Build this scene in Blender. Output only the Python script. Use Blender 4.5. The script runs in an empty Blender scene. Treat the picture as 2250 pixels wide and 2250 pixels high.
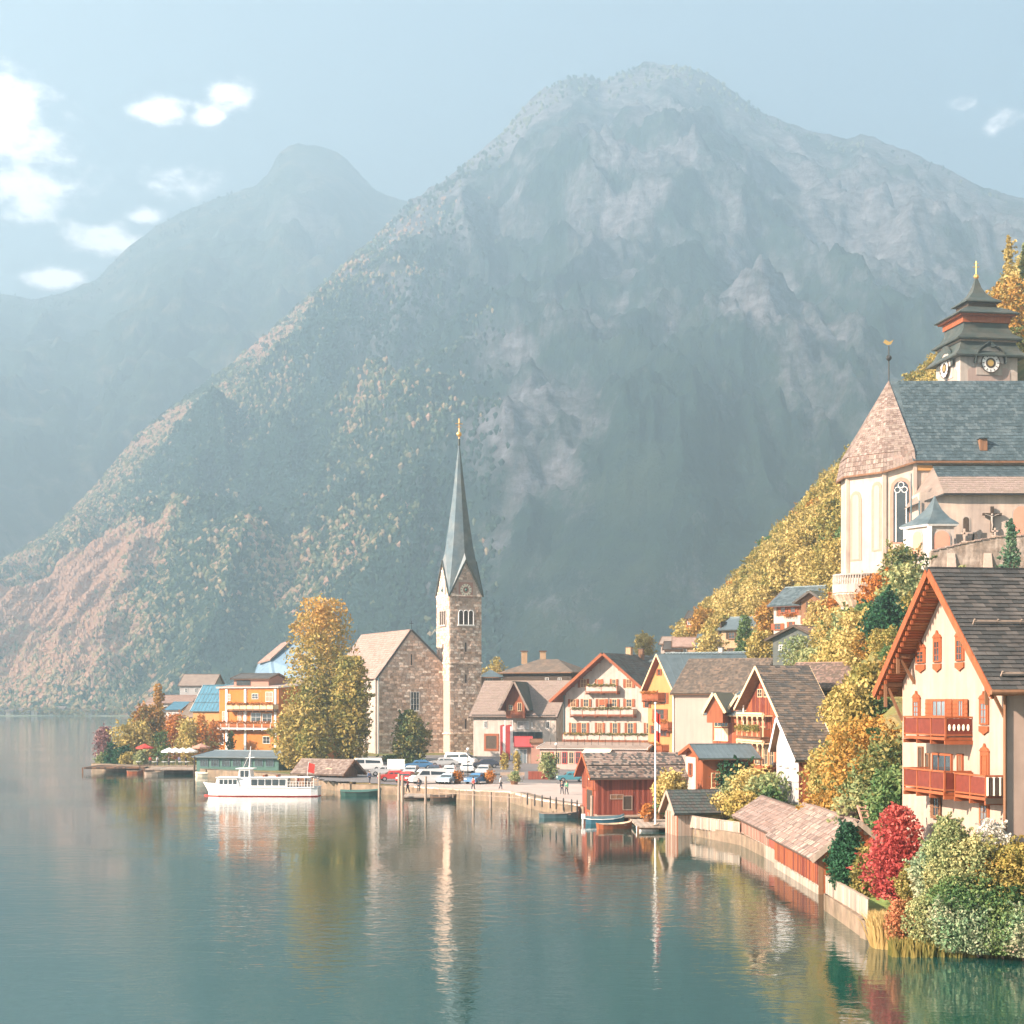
import bpy, bmesh, math, random
import numpy as np
from mathutils import Vector, Matrix
random.seed(7)
rng = np.random.default_rng(7)
scn = bpy.context.scene
COL = scn.collection
# ---------------------------------------------------------------- camera, light, sky
F = 3800.0; HZ = 1545.0; CX = 1125.0; CH = 12.0       # focal length and horizon in photo pixels, camera height in metres
cd = bpy.data.cameras.new("camera"); cam = bpy.data.objects.new("camera", cd); COL.objects.link(cam)
cam.location = (0, 0, CH); cam.rotation_euler = (math.pi / 2, 0, 0)
cd.sensor_width = 36; cd.lens = 36 * F / 2250.0
cd.shift_y = (HZ - 1125.0) / 2250.0
cd.clip_start = 0.5; cd.clip_end = 60000
scn.camera = cam
SUN = Vector((-0.80, -0.42, 0.47)).normalized()
sd = bpy.data.lights.new("sun", 'SUN'); so = bpy.data.objects.new("sun", sd); COL.objects.link(so)
sd.energy = 5.0; sd.angle = math.radians(0.5); sd.color = (1.0, 0.81, 0.66)
so.rotation_euler = (-SUN).to_track_quat('-Z', 'Y').to_euler(); so.location = (-300, -150, 300)
scn.view_settings.view_transform = 'Standard'; scn.view_settings.look = 'None'
scn.view_settings.exposure = 1.62; scn.view_settings.gamma = 1
scn.cycles.max_bounces = 5; scn.cycles.diffuse_bounces = 2; scn.cycles.glossy_bounces = 3
scn.cycles.transmission_bounces = 3; scn.cycles.volume_bounces = 2; scn.cycles.transparent_max_bounces = 6
scn.cycles.use_denoising = True
try:
    scn.cycles.denoiser = 'OPENIMAGEDENOISE'
except Exception: pass
scn.cycles.sample_clamp_indirect = 4

world = bpy.data.worlds.new("World"); scn.world = world; world.use_nodes = True
def build_world():
    nt = world.node_tree; N = nt.nodes; L = nt.links; N.clear()
    def nd(t, **k):
        n = N.new(t)
        for a, b in k.items(): setattr(n, a, b)
        return n
    def mth(op, a, b=None, c=None):
        n = nd('ShaderNodeMath', operation=op)
        for i, v in enumerate((a, b, c)):
            if v is None: continue
            if isinstance(v, (int, float)): n.inputs[i].default_value = v
            else: L.new(v, n.inputs[i])
        return n.outputs[0]
    out = nd('ShaderNodeOutputWorld'); bg = nd('ShaderNodeBackground'); bg.inputs[1].default_value = 0.055
    sky = nd('ShaderNodeTexSky', sky_type='NISHITA'); sky.sun_disc = False
    sky.sun_elevation = math.asin(SUN.z); sky.sun_rotation = math.atan2(SUN.x, SUN.y) % (2 * math.pi)
    sky.air_density = 1.0; sky.dust_density = 1.6; sky.ozone_density = 1.4; sky.altitude = 500
    tc = nd('ShaderNodeTexCoord'); sp = nd('ShaderNodeSeparateXYZ'); L.new(tc.outputs['Generated'], sp.inputs[0])
    x, y, z = sp.outputs
    az = mth('ARCTAN2', x, y)                           # 0 straight north (+Y), positive to the right
    el = mth('ARCSINE', z)
    # wide soft brightening of the sky round the sun's side, low down (thin veil of cloud)
    veil = mth('MULTIPLY', mth('MAXIMUM', mth('MULTIPLY_ADD', x, -0.75, 0.28), 0.0), mth('SUBTRACT', 1.0, mth('MINIMUM', mth('MULTIPLY', mth('ABSOLUTE', z), 1.5), 1.0)))
    veil = mth('MINIMUM', veil, 0.8)
    mv = nd('ShaderNodeMixRGB'); L.new(veil, mv.inputs[0]); L.new(sky.outputs[0], mv.inputs[1]); mv.inputs[2].default_value = (6.2, 5.9, 5.5, 1)
    pale = nd('ShaderNodeMixRGB'); pale.inputs[0].default_value = 0.45; L.new(mv.outputs[0], pale.inputs[1]); pale.inputs[2].default_value = (4.2, 5.2, 5.6, 1)
    # clouds: soft ellipses in azimuth/elevation broken by noise
    ns = nd('ShaderNodeTexNoise'); ns.inputs['Scale'].default_value = 24; ns.inputs['Detail'].default_value = 12; ns.inputs['Roughness'].default_value = 0.6
    mp = nd('ShaderNodeMapping'); mp.inputs['Scale'].default_value = (1, 1, 1.7); L.new(tc.outputs['Generated'], mp.inputs[0]); L.new(mp.outputs[0], ns.inputs['Vector'])
    best = None
    for (px, py, rx, ry) in CLOUDS:
        ca = math.atan2(px - CX, F); cz = math.atan2(HZ - py, math.hypot(F, px - CX))
        da = mth('MULTIPLY', mth('SUBTRACT', az, ca), F / rx); de = mth('MULTIPLY', mth('SUBTRACT', el, cz), F / ry)
        d = mth('SUBTRACT', 1.0, mth('SQRT', mth('ADD', mth('MULTIPLY', da, da), mth('MULTIPLY', de, de))))
        best = d if best is None else mth('MAXIMUM', best, d)
    best = mth('MINIMUM', mth('MAXIMUM', best, -1.5), 0.62)
    n2 = nd('ShaderNodeTexNoise'); n2.inputs['Scale'].default_value = 75; n2.inputs['Detail'].default_value = 8; n2.inputs['Roughness'].default_value = 0.65; L.new(mp.outputs[0], n2.inputs['Vector'])
    dens = mth('MULTIPLY_ADD', mth('SUBTRACT', ns.outputs[0], 0.5), 3.2, mth('MULTIPLY_ADD', mth('SUBTRACT', n2.outputs[0], 0.5), 1.7, best))
    mr = nd('ShaderNodeMapRange', interpolation_type='SMOOTHSTEP'); L.new(dens, mr.inputs[0])
    mr.inputs[1].default_value = 0.0; mr.inputs[2].default_value = 0.95; mr.inputs[3].default_value = 0; mr.inputs[4].default_value = 0.92
    # cloud shading: lower part greyer
    cc = nd('ShaderNodeMixRGB'); cc.inputs[1].default_value = (10.5, 10, 10.3, 1); cc.inputs[2].default_value = (23, 21, 20.8, 1)
    mr2 = nd('ShaderNodeMapRange'); L.new(dens, mr2.inputs[0]); mr2.inputs[1].default_value = 0.1; mr2.inputs[2].default_value = 0.9; L.new(mr2.outputs[0], cc.inputs[0])
    mc = nd('ShaderNodeMixRGB'); L.new(mr.outputs[0], mc.inputs[0]); L.new(pale.outputs[0], mc.inputs[1]); L.new(cc.outputs[0], mc.inputs[2])
    L.new(mc.outputs[0], bg.inputs[0]); L.new(bg.outputs[0], out.inputs[0])
CLOUDS = [(50, 300, 160, 110), (0, 260, 170, 105), (50, 400, 130, 75), (340, 240, 78, 32), (515, 212, 70, 42), (458, 256, 46, 30), (425, 385, 92, 46), (370, 405, 56, 26), (240, 525, 100, 34), (320, 475, 45, 18), (130, 610, 66, 22), (2190, 270, 50, 28), (2110, 230, 40, 20)]
build_world()

# ---------------------------------------------------------------- pixel <-> place
def X(px, Y): return (px - CX) * Y / F
def Z(py, Y): return CH - (py - HZ) * Y / F
def WY(py, z=0.0): return (CH - z) * F / (py - HZ)
def PT(px, py, Y): return Vector((X(px, Y), Y, Z(py, Y)))
def W(px, py, z=0.0):
    Y = WY(py, z); return Vector((X(px, Y), Y, z))

# ---------------------------------------------------------------- numpy noise
def _hash(ix, iy, seed):
    h = (ix.astype(np.int64) * 374761393 + iy.astype(np.int64) * 668265263 + seed * 69069) & 0xffffffff
    h = ((h ^ (h >> 13)) * 1274126177) & 0xffffffff
    return ((h ^ (h >> 16)) & 0xffff) / 65535.0
def vnoise(x, y, seed=0):
    ix = np.floor(x); iy = np.floor(y); fx = x - ix; fy = y - iy
    fx = fx * fx * fx * (fx * (fx * 6 - 15) + 10); fy = fy * fy * fy * (fy * (fy * 6 - 15) + 10)
    a = _hash(ix, iy, seed); b = _hash(ix + 1, iy, seed); c = _hash(ix, iy + 1, seed); d = _hash(ix + 1, iy + 1, seed)
    return (a * (1 - fx) + b * fx) * (1 - fy) + (c * (1 - fx) + d * fx) * fy
def fbm(x, y, oct=5, seed=0, ridged=False, gain=0.5):
    s = 0; a = 1; t = 0
    for o in range(oct):
        n = vnoise(x * 2 ** o + o * 17.3, y * 2 ** o + o * 9.1, seed + o)
        if ridged: n = 1 - abs(2 * n - 1)
        s = s + a * n; t += a; a *= gain
    return s / t

# ---------------------------------------------------------------- materials
MATS = {}
def lin(c):
    return tuple(v if v <= 1 else v for v in c)
def mat(name, col, rough=0.8, var=0.12, scale=1.5, col2=None, mix_scale=None, spec=0.3, metal=0.0, bump=0.0, bscale=8.0, stretch=(1, 1, 1), obj_random=0.0, streak=0.0, sheen=0, trans=0.0, mixpos=(0.42, 0.62)):
    """principled material: base colour broken up by noise, optional second colour in patches, vertical streaks, per-object variation"""
    if name in MATS: return MATS[name]
    m = bpy.data.materials.new(name); m.use_nodes = True; nt = m.node_tree; N = nt.nodes; L = nt.links
    b = N['Principled BSDF']; b.inputs['Roughness'].default_value = rough; b.inputs['Metallic'].default_value = metal
    b.inputs['Specular IOR Level'].default_value = spec
    tc = N.new('ShaderNodeTexCoord'); mp = N.new('ShaderNodeMapping'); L.new(tc.outputs['Object'], mp.inputs[0]); mp.inputs['Scale'].default_value = stretch
    ns = N.new('ShaderNodeTexNoise'); ns.inputs['Scale'].default_value = scale; ns.inputs['Detail'].default_value = 6; ns.inputs['Roughness'].default_value = 0.6
    L.new(mp.outputs[0], ns.inputs['Vector'])
    base = N.new('ShaderNodeMixRGB'); base.inputs[1].default_value = (*col, 1); base.inputs[2].default_value = (*(col2 or col), 1)
    if col2:
        n2 = N.new('ShaderNodeTexNoise'); n2.inputs['Scale'].default_value = mix_scale or scale * 0.5; n2.inputs['Detail'].default_value = 5
        mp2 = N.new('ShaderNodeMapping'); mp2.inputs['Location'].default_value = (13, 7, 3); mp2.inputs['Scale'].default_value = stretch; L.new(tc.outputs['Object'], mp2.inputs[0]); L.new(mp2.outputs[0], n2.inputs['Vector'])
        r = N.new('ShaderNodeMapRange'); L.new(n2.outputs[0], r.inputs[0]); r.inputs[1].default_value = mixpos[0]; r.inputs[2].default_value = mixpos[1]
        L.new(r.outputs[0], base.inputs[0])
    else: base.inputs[0].default_value = 0
    hs = N.new('ShaderNodeHueSaturation'); L.new(base.outputs[0], hs.inputs['Color'])
    mr = N.new('ShaderNodeMapRange'); L.new(ns.outputs[0], mr.inputs[0]); mr.inputs[1].default_value = 0.25; mr.inputs[2].default_value = 0.75
    mr.inputs[3].default_value = 1 - var * 1.6; mr.inputs[4].default_value = 1 + var * 1.6
    val = mr.outputs[0]
    if streak:
        mp3 = N.new('ShaderNodeMapping'); mp3.inputs['Scale'].default_value = (1.0, 1.0, 0.08); L.new(tc.outputs['Object'], mp3.inputs[0])
        n3 = N.new('ShaderNodeTexNoise'); n3.inputs['Scale'].default_value = 2.2; n3.inputs['Detail'].default_value = 4; L.new(mp3.outputs[0], n3.inputs['Vector'])
        m3 = N.new('ShaderNodeMapRange'); L.new(n3.outputs[0], m3.inputs[0]); m3.inputs[1].default_value = 0.35; m3.inputs[2].default_value = 0.6; m3.inputs[3].default_value = 1 - streak; m3.inputs[4].default_value = 1
        mm = N.new('ShaderNodeMath'); mm.operation = 'MULTIPLY'; L.new(val, mm.inputs[0]); L.new(m3.outputs[0], mm.inputs[1]); val = mm.outputs[0]
    if obj_random:
        oi = N.new('ShaderNodeObjectInfo'); mo = N.new('ShaderNodeMapRange'); L.new(oi.outputs['Random'], mo.inputs[0]); mo.inputs[3].default_value = 1 - obj_random; mo.inputs[4].default_value = 1 + obj_random
        mm = N.new('ShaderNodeMath'); mm.operation = 'MULTIPLY'; L.new(val, mm.inputs[0]); L.new(mo.outputs[0], mm.inputs[1]); val = mm.outputs[0]
    L.new(val, hs.inputs['Value'])
    L.new(hs.outputs[0], b.inputs['Base Color'])
    if bump:
        n4 = N.new('ShaderNodeTexNoise'); n4.inputs['Scale'].default_value = bscale; n4.inputs['Detail'].default_value = 4; L.new(mp.outputs[0], n4.inputs['Vector'])
        bp = N.new('ShaderNodeBump'); bp.inputs['Strength'].default_value = bump; bp.inputs['Distance'].default_value = 0.1; L.new(n4.outputs[0], bp.inputs['Height']); L.new(bp.outputs[0], b.inputs['Normal'])
    MATS[name] = m
    return m
def leaf_mat(name, cols, rough=0.65, trans=0.25, top=None):
    """foliage: colour per leaf island from a ramp of real leaf colours + slow noise patches over the crown; light passes the leaf"""
    if name in MATS: return MATS[name]
    m = bpy.data.materials.new(name); m.use_nodes = True; nt = m.node_tree; N = nt.nodes; L = nt.links
    b = N['Principled BSDF']; b.inputs['Roughness'].default_value = rough; b.inputs['Specular IOR Level'].default_value = 0.25
    g = N.new('ShaderNodeNewGeometry'); tc = N.new('ShaderNodeTexCoord')
    oi = N.new('ShaderNodeObjectInfo')
    ns = N.new('ShaderNodeTexNoise'); ns.noise_dimensions = '4D'; ns.inputs['Scale'].default_value = 0.45; ns.inputs['Detail'].default_value = 3; L.new(tc.outputs['Object'], ns.inputs['Vector'])
    mw = N.new('ShaderNodeMath'); mw.operation = 'MULTIPLY'; mw.inputs[1].default_value = 37; L.new(oi.outputs['Random'], mw.inputs[0]); L.new(mw.outputs[0], ns.inputs['W'])
    a = N.new('ShaderNodeMath'); a.operation = 'MULTIPLY_ADD'; L.new(g.outputs['Random Per Island'], a.inputs[0]); a.inputs[1].default_value = 0.42
    r = N.new('ShaderNodeMapRange'); L.new(ns.outputs[0], r.inputs[0]); r.inputs[1].default_value = 0.3; r.inputs[2].default_value = 0.7; r.inputs[3].default_value = 0; r.inputs[4].default_value = 0.58
    L.new(r.outputs[0], a.inputs[2])
    if top:
        sz = N.new('ShaderNodeSeparateXYZ'); L.new(tc.outputs['Object'], sz.inputs[0]); tr_ = N.new('ShaderNodeMapRange'); L.new(sz.outputs[2], tr_.inputs[0])
        for i_, v_ in zip((1, 2, 3, 4), top): tr_.inputs[i_].default_value = v_
        ad = N.new('ShaderNodeMath'); L.new(a.outputs[0], ad.inputs[0]); L.new(tr_.outputs[0], ad.inputs[1]); a = ad
    cr = N.new('ShaderNodeValToRGB'); L.new(a.outputs[0], cr.inputs[0])
    el = cr.color_ramp.elements
    while len(el) > 1: el.remove(el[-1])
    el[0].position = 0; el[0].color = (*cols[0], 1)
    for i, c in enumerate(cols[1:], 1):
        e = el.new(i / (len(cols) - 1)); e.color = (*c, 1)
    L.new(cr.outputs[0], b.inputs['Base Color'])
    tr = N.new('ShaderNodeBsdfTranslucent'); L.new(cr.outputs[0], tr.inputs[0])
    mx = N.new('ShaderNodeMixShader'); mx.inputs[0].default_value = trans
    L.new(b.outputs[0], mx.inputs[1]); L.new(tr.outputs[0], mx.inputs[2]); L.new(mx.outputs[0], N['Material Output'].inputs[0])
    MATS[name] = m
    return m

# ---------------------------------------------------------------- object helpers
def thing(name, label, cat, base, group=None, yaw=0.0):
    o = bpy.data.objects.new(name, None); COL.objects.link(o); o.location = base; o.rotation_euler = (0, 0, yaw)
    o.empty_display_size = 0.5
    o['label'] = label; o['category'] = cat
    if group: o['group'] = group
    return o
def tag(o, label, cat, group=None):
    o['label'] = label; o['category'] = cat
    if group: o['group'] = group
    return o
def worldmat(o):
    m = o.matrix_basis.copy(); p = o.parent
    while p: m = p.matrix_basis @ m; p = p.parent
    return m
class MB:
    """collects geometry in world coordinates, builds ONE mesh object"""
    def __init__(s): s.v = []; s.f = []; s.mi = []; s.cur = 0
    def add(s, vs, fs):
        b = len(s.v); s.v += [tuple(v) for v in vs]; s.f += [tuple(b + i for i in f) for f in fs]; s.mi += [s.cur] * len(fs); return s
    def box(s, c, size, yaw=0.0, M=None):
        hx, hy, hz = size[0] / 2, size[1] / 2, size[2] / 2
        p = [Vector((i * hx, j * hy, k * hz)) for k in (-1, 1) for j in (-1, 1) for i in (-1, 1)]
        R = Matrix.Rotation(yaw, 3, 'Z') if M is None else M
        c = Vector(c)
        return s.add([c + R @ q for q in p], [(0, 2, 3, 1), (4, 5, 7, 6), (0, 1, 5, 4), (2, 6, 7, 3), (0, 4, 6, 2), (1, 3, 7, 5)])
    def slab(s, poly, n, t):
        """polygon extruded by t along n"""
        n = Vector(n).normalized() * t; poly = [Vector(p) for p in poly]; k = len(poly)
        return s.add(poly + [p + n for p in poly], [tuple(range(k))[::-1], tuple(range(k, 2 * k))] + [(i, (i + 1) % k, k + (i + 1) % k, k + i) for i in range(k)])
    def bar(s, a, b, w, h=None, up=(0, 0, 1)):
        a = Vector(a); b = Vector(b); h = h or w; d = (b - a); Ln = d.length
        if Ln < 1e-6: return s
        d /= Ln; u = Vector(up)
        if abs(d.dot(u)) > 0.98: u = Vector((1, 0, 0))
        r = d.cross(u).normalized(); u = r.cross(d)
        pts = [p + r * i * w / 2 + u * j * h / 2 for p in (a, b) for (i, j) in ((-1, -1), (1, -1), (1, 1), (-1, 1))]
        return s.add(pts, [(3, 2, 1, 0), (4, 5, 6, 7), (0, 1, 5, 4), (1, 2, 6, 5), (2, 3, 7, 6), (3, 0, 4, 7)])
    def tube(s, path, rad, n=6, cap=True):
        path = [Vector(p) for p in path]
        if not hasattr(rad, '__len__'): rad = [rad] * len(path)
        b = len(s.v); vs = []; fs = []
        for i, p in enumerate(path):
            d = (path[min(i + 1, len(path) - 1)] - path[max(i - 1, 0)]).normalized()
            u = Vector((0, 0, 1)) if abs(d.z) < 0.95 else Vector((1, 0, 0))
            r = d.cross(u).normalized(); u = r.cross(d)
            for k in range(n):
                t = 2 * math.pi * k / n; vs.append(p + (r * math.cos(t) + u * math.sin(t)) * rad[i])
        for i in range(len(path) - 1):
            for k in range(n): fs.append((i * n + k, i * n + (k + 1) % n, (i + 1) * n + (k + 1) % n, (i + 1) * n + k))
        if cap: fs.append(tuple(range(n))[::-1]); fs.append(tuple(range((len(path) - 1) * n, len(path) * n)))
        return s.add(vs, fs)
    def loft(s, rings, cap=True):
        n = len(rings[0]); vs = [p for r in rings for p in r]; fs = []
        for i in range(len(rings) - 1):
            for k in range(n): fs.append((i * n + k, i * n + (k + 1) % n, (i + 1) * n + (k + 1) % n, (i + 1) * n + k))
        if cap: fs.append(tuple(range(n))[::-1]); fs.append(tuple(range((len(rings) - 1) * n, len(rings) * n)))
        return s.add(vs, fs)
    def ball(s, c, r, seg=8, rings=5, sq=(1, 1, 1)):
        c = Vector(c); R = []
        for i in range(rings + 1):
            t = math.pi * i / rings; rr = max(math.sin(t), 0.02)
            R.append([c + Vector((math.cos(2 * math.pi * k / seg) * rr * r * sq[0], math.sin(2 * math.pi * k / seg) * rr * r * sq[1], -math.cos(t) * r * sq[2])) for k in range(seg)])
        return s.loft(R)
    def build(s, name, m, parent=None, smooth=False, stuff=False, label=None):
        org = worldmat(parent) if parent else None
        base = Vector((0, 0, 0))
        if parent is None:
            A = np.array(s.v); base = Vector(((A[:, 0].min() + A[:, 0].max()) / 2, (A[:, 1].min() + A[:, 1].max()) / 2, A[:, 2].min()))
            vs = [Vector(v) - base for v in s.v]
        else:
            inv = org.inverted(); vs = [inv @ Vector(v) for v in s.v]
        me = bpy.data.meshes.new(name); me.from_pydata(vs, [], s.f)
        ms = m if isinstance(m, (list, tuple)) else [m]
        for q in ms: me.materials.append(q)
        if len(ms) > 1: me.polygons.foreach_set('material_index', s.mi)
        if smooth: me.polygons.foreach_set('use_smooth', [True] * len(me.polygons))
        bm_ = bmesh.new(); bm_.from_mesh(me)
        if len(s.f) < 60000: bmesh.ops.recalc_face_normals(bm_, faces=bm_.faces)
        bm_.to_mesh(me); bm_.free(); me.update()
        o = bpy.data.objects.new(name, me); COL.objects.link(o)
        if parent: o.parent = parent
        else: o.location = base
        if stuff: o['kind'] = 'stuff'
        if label: o['label'] = label
        return o
UNIT = {}
def unit_mesh(kind, m):
    """shared unit piece meshes (box with slightly broken edges)"""
    key = (kind, m.name)
    if key in UNIT: return UNIT[key]
    r = random.Random(kind); vs = []
    for k in (-.5, .5):
        for j in (-.5, .5):
            for i in (-.5, .5): vs.append((i + r.uniform(-.05, .05) * (kind > 0), j * (0.9 if kind else 1) + 0, k + r.uniform(-.05, .05) * (kind > 0)))
    me = bpy.data.meshes.new('piece'); me.from_pydata(vs, [], [(0, 2, 3, 1), (4, 5, 7, 6), (0, 1, 5, 4), (2, 6, 7, 3), (0, 4, 6, 2), (1, 3, 7, 5)])
    me.materials.append(m); UNIT[key] = me
    return me
def pieces(name, mats, parent, mats4, cap=300):
    """mats4: list of 4x4 world matrices for unit boxes. first `cap` (sort beforehand) become objects, rest one stuff part"""
    inv = worldmat(parent).inverted()
    for i, Mw in enumerate(mats4[:cap]):
        me = unit_mesh(random.choice((1, 2, 3)), random.choice(mats))
        o = bpy.data.objects.new(name, me); COL.objects.link(o); o.parent = parent; o.matrix_basis = inv @ Mw
    rest = mats4[cap:]
    if rest:
        mb = MB(); q = [Vector((i, j, k)) for k in (-.5, .5) for j in (-.5, .5) for i in (-.5, .5)]
        for Mw in rest:
            mb.cur = random.randrange(len(mats)); mb.add([Mw @ p for p in q], [(0, 2, 3, 1), (4, 5, 7, 6), (0, 1, 5, 4), (2, 6, 7, 3), (0, 4, 6, 2), (1, 3, 7, 5)])
        mb.build(name + '_field', list(mats), parent, stuff=True)
def frame(o, u, n, w):
    """4x4 with columns u,n,w"""
    M = Matrix.Identity(4)
    for i in range(3): M[i][0] = u[i]; M[i][1] = n[i]; M[i][2] = w[i]; M[i][3] = o[i]
    return M
def copy_tree(o, parent=None):
    c = o.copy(); COL.objects.link(c)
    if parent: c.parent = parent
    for ch in CH_OF.get(o.name, None) or [q for q in o.children]: copy_tree(ch, c)
    return c
CH_OF = {}
# ---------------------------------------------------------------- mountains
def interp(tab, x): return np.interp(x, [t[0] for t in tab], [t[1] for t in tab])
def mountain(name, sil, depth, base, material, seed, pexp, x0, x1, nx, ns, amp, gully):
    px = np.linspace(x0, x1, nx); s = np.concatenate([np.linspace(0, 1, ns), 1 + np.linspace(0.02, 0.25, 14)])
    PX, S = np.meshgrid(px, s)
    Yr = interp(depth, PX); Yb = interp(base, PX)
    R = CH + (HZ - interp(sil, PX)) * Yr / F
    Y = Yb + (Yr - Yb) * S
    Xw = (PX - CX) * Y / F
    prof = np.where(S <= 1, S ** pexp, 1 - (S - 1) * 1.3)
    z = R * prof
    env = np.clip(S * 6, 0, 1) * np.where(S < 1, np.clip((1 - S) * 3.2 - 0.05, 0.012, 1), 0.2)
    warp = fbm(Xw / 900, Y / 900, 4, seed) * 3
    g = fbm(Xw / gully + warp, Y / (gully * 3.5) + warp, 6, seed + 3, ridged=True, gain=0.55) - 0.62
    n = fbm(Xw / 300, Y / 300, 6, seed + 9, gain=0.6) - 0.5
    g2 = fbm(Xw / (gully * .4) + warp * 2, Y / gully + warp * 2, 5, seed + 5, ridged=True, gain=0.6) - 0.6
    z = z + env * amp * (g * 1.5 + g2 * .45 + n * 0.8)
    z = z - 6 * (S < 0.005)
    r = len(s); c = nx
    V = np.stack([Xw, Y, z], -1).reshape(-1, 3)
    idx = np.arange(r * c).reshape(r, c)
    Fq = np.stack([idx[:-1, :-1], idx[:-1, 1:], idx[1:, 1:], idx[1:, :-1]], -1).reshape(-1, 4)
    me = bpy.data.meshes.new(name); me.from_pydata(V.tolist(), [], Fq.tolist()); me.materials.append(material)
    me.polygons.foreach_set('use_smooth', [True] * len(me.polygons)); me.update()
    o = bpy.data.objects.new(name, me); COL.objects.link(o); o['kind'] = 'structure'
    return o, (Xw, Y, z, S, PX)
SIL_MAIN = [(-500, 1480), (-200, 1360), (0, 1240), (100, 1180), (200, 1085), (300, 965), (400, 885), (520, 795), (620, 705), (720, 615), (800, 545), (860, 482), (900, 445), (950, 415), (1000, 378), (1060, 330), (1110, 290), (1150, 240), (1200, 195), (1250, 168), (1290, 166), (1320, 177), (1350, 165), (1400, 146), (1450, 143), (1510, 146), (1560, 162), (1620, 205), (1660, 238), (1700, 258), (1760, 285), (1830, 308), (1860, 312), (1890, 300), (1920, 303), (1960, 325), (2020, 345), (2100, 385), (2180, 425), (2250, 440), (2500, 560), (2900, 800)]
DEP_MAIN = [(-500, 2000), (0, 2300), (500, 2800), (900, 3500), (1250, 4000), (1450, 4200), (1850, 4200), (2250, 4000), (2900, 3600)]
BAS_MAIN = [(-500, 1640), (0, 1640), (300, 1600), (900, 1400), (1500, 1300), (2900, 1200)]
SIL_BACK = [(-900, 560), (-400, 600), (-100, 640), (0, 642), (40, 648), (70, 656), (110, 650), (160, 640), (215, 615), (240, 585), (300, 530), (345, 495), (400, 462), (480, 430), (560, 405), (590, 385), (615, 340), (640, 326), (680, 321), (710, 326), (745, 348), (780, 385), (820, 428), (850, 440), (910, 445), (1000, 470), (1200, 560), (1600, 700)]
DEP_BACK = [(-900, 5200), (0, 5200), (700, 5400), (1600, 5400)]
BAS_BACK = [(-900, 1900), (0, 2100), (700, 2600), (1600, 2800)]
def rock_mat(name, forest, forest2, rock, autumn, rock_lo, rock_hi, zrock):
    m = bpy.data.materials.new(name); m.use_nodes = True; nt = m.node_tree; N = nt.nodes; L = nt.links
    b = N['Principled BSDF']; b.inputs['Roughness'].default_value = 0.95; b.inputs['Specular IOR Level'].default_value = 0.05
    tc = N.new('ShaderNodeTexCoord')
    def noise(sc, det=7, st=(1, 1, 1), off=(0, 0, 0), rg=0.6):
        mp = N.new('ShaderNodeMapping'); mp.inputs['Scale'].default_value = st; mp.inputs['Location'].default_value = off; L.new(tc.outputs['Object'], mp.inputs[0])
        n = N.new('ShaderNodeTexNoise'); n.inputs['Scale'].default_value = sc; n.inputs['Detail'].default_value = det; n.inputs['Roughness'].default_value = rg; L.new(mp.outputs[0], n.inputs['Vector']); return n.outputs[0]
    def rng_(v, a, b_, c=0, d=1):
        r = N.new('ShaderNodeMapRange'); L.new(v, r.inputs[0]); r.inputs[1].default_value = a; r.inputs[2].default_value = b_; r.inputs[3].default_value = c; r.inputs[4].default_value = d; return r.outputs[0]
    def mix(f, a, c):
        x = N.new('ShaderNodeMixRGB'); L.new(f, x.inputs[0])
        for i, q in ((1, a), (2, c)):
            if isinstance(q, tuple): x.inputs[i].default_value = (*q, 1)
            else: L.new(q, x.inputs[i])
        return x.outputs[0]
    fo = mix(rng_(noise(0.035, 8), 0.4, 0.6), forest, forest2)
    fo = mix(rng_(noise(0.012, 8, off=(900, 0, 0)), 0.52, 0.66), fo, autumn)
    rk = mix(rng_(noise(0.03, 10, (1, 1, 2.2), rg=0.75), 0.40, 0.62), tuple(c * 0.3 for c in rock), rock)
    # rock in steep, high places: streaky down the fall line
    sel = noise(0.0036, 13, (1, 0.3, 0.5), (300, 100, 0), 0.76)
    sp = N.new('ShaderNodeSeparateXYZ'); L.new(tc.outputs['Object'], sp.inputs[0])
    zz = rng_(sp.outputs[2], 0, zrock, -0.06, 0.0)
    a = N.new('ShaderNodeMath'); a.operation = 'ADD'; L.new(sel, a.inputs[0]); L.new(zz, a.inputs[1])
    c = mix(rng_(a.outputs[0], rock_lo, rock_hi), fo, rk)
    L.new(c, b.inputs['Base Color'])
    bp = N.new('ShaderNodeBump'); bp.inputs['Strength'].default_value = 1.0; bp.inputs['Distance'].default_value = 20; L.new(noise(0.035, 10, (1, 1, .5), rg=0.7), bp.inputs['Height']); L.new(bp.outputs[0], b.inputs['Normal'])
    return m
M_ROCK1 = rock_mat('mountain_rock_forest', (0.018, 0.040, 0.040), (0.03, 0.06, 0.045), (0.33, 0.30, 0.315), (0.05, 0.075, 0.055), 0.45, 0.54, 1300)
M_ROCK2 = rock_mat('far_mountain_rock_forest', (0.03, 0.05, 0.035), (0.05, 0.075, 0.04), (0.22, 0.21, 0.21), (0.20, 0.16, 0.11), 0.53, 0.62, 1600)  # pale tan autumn patches also carry the left slopes' warm glow as colour
mo1, G1 = mountain('mountain', SIL_MAIN, DEP_MAIN, BAS_MAIN, M_ROCK1, 11, 0.95, -500, 2900, 560, 230, 150, 210)
mo2, G2 = mountain('far_mountain', SIL_BACK, DEP_BACK, BAS_BACK, M_ROCK2, 31, 0.9, -900, 1600, 260, 110, 170, 300)
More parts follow.
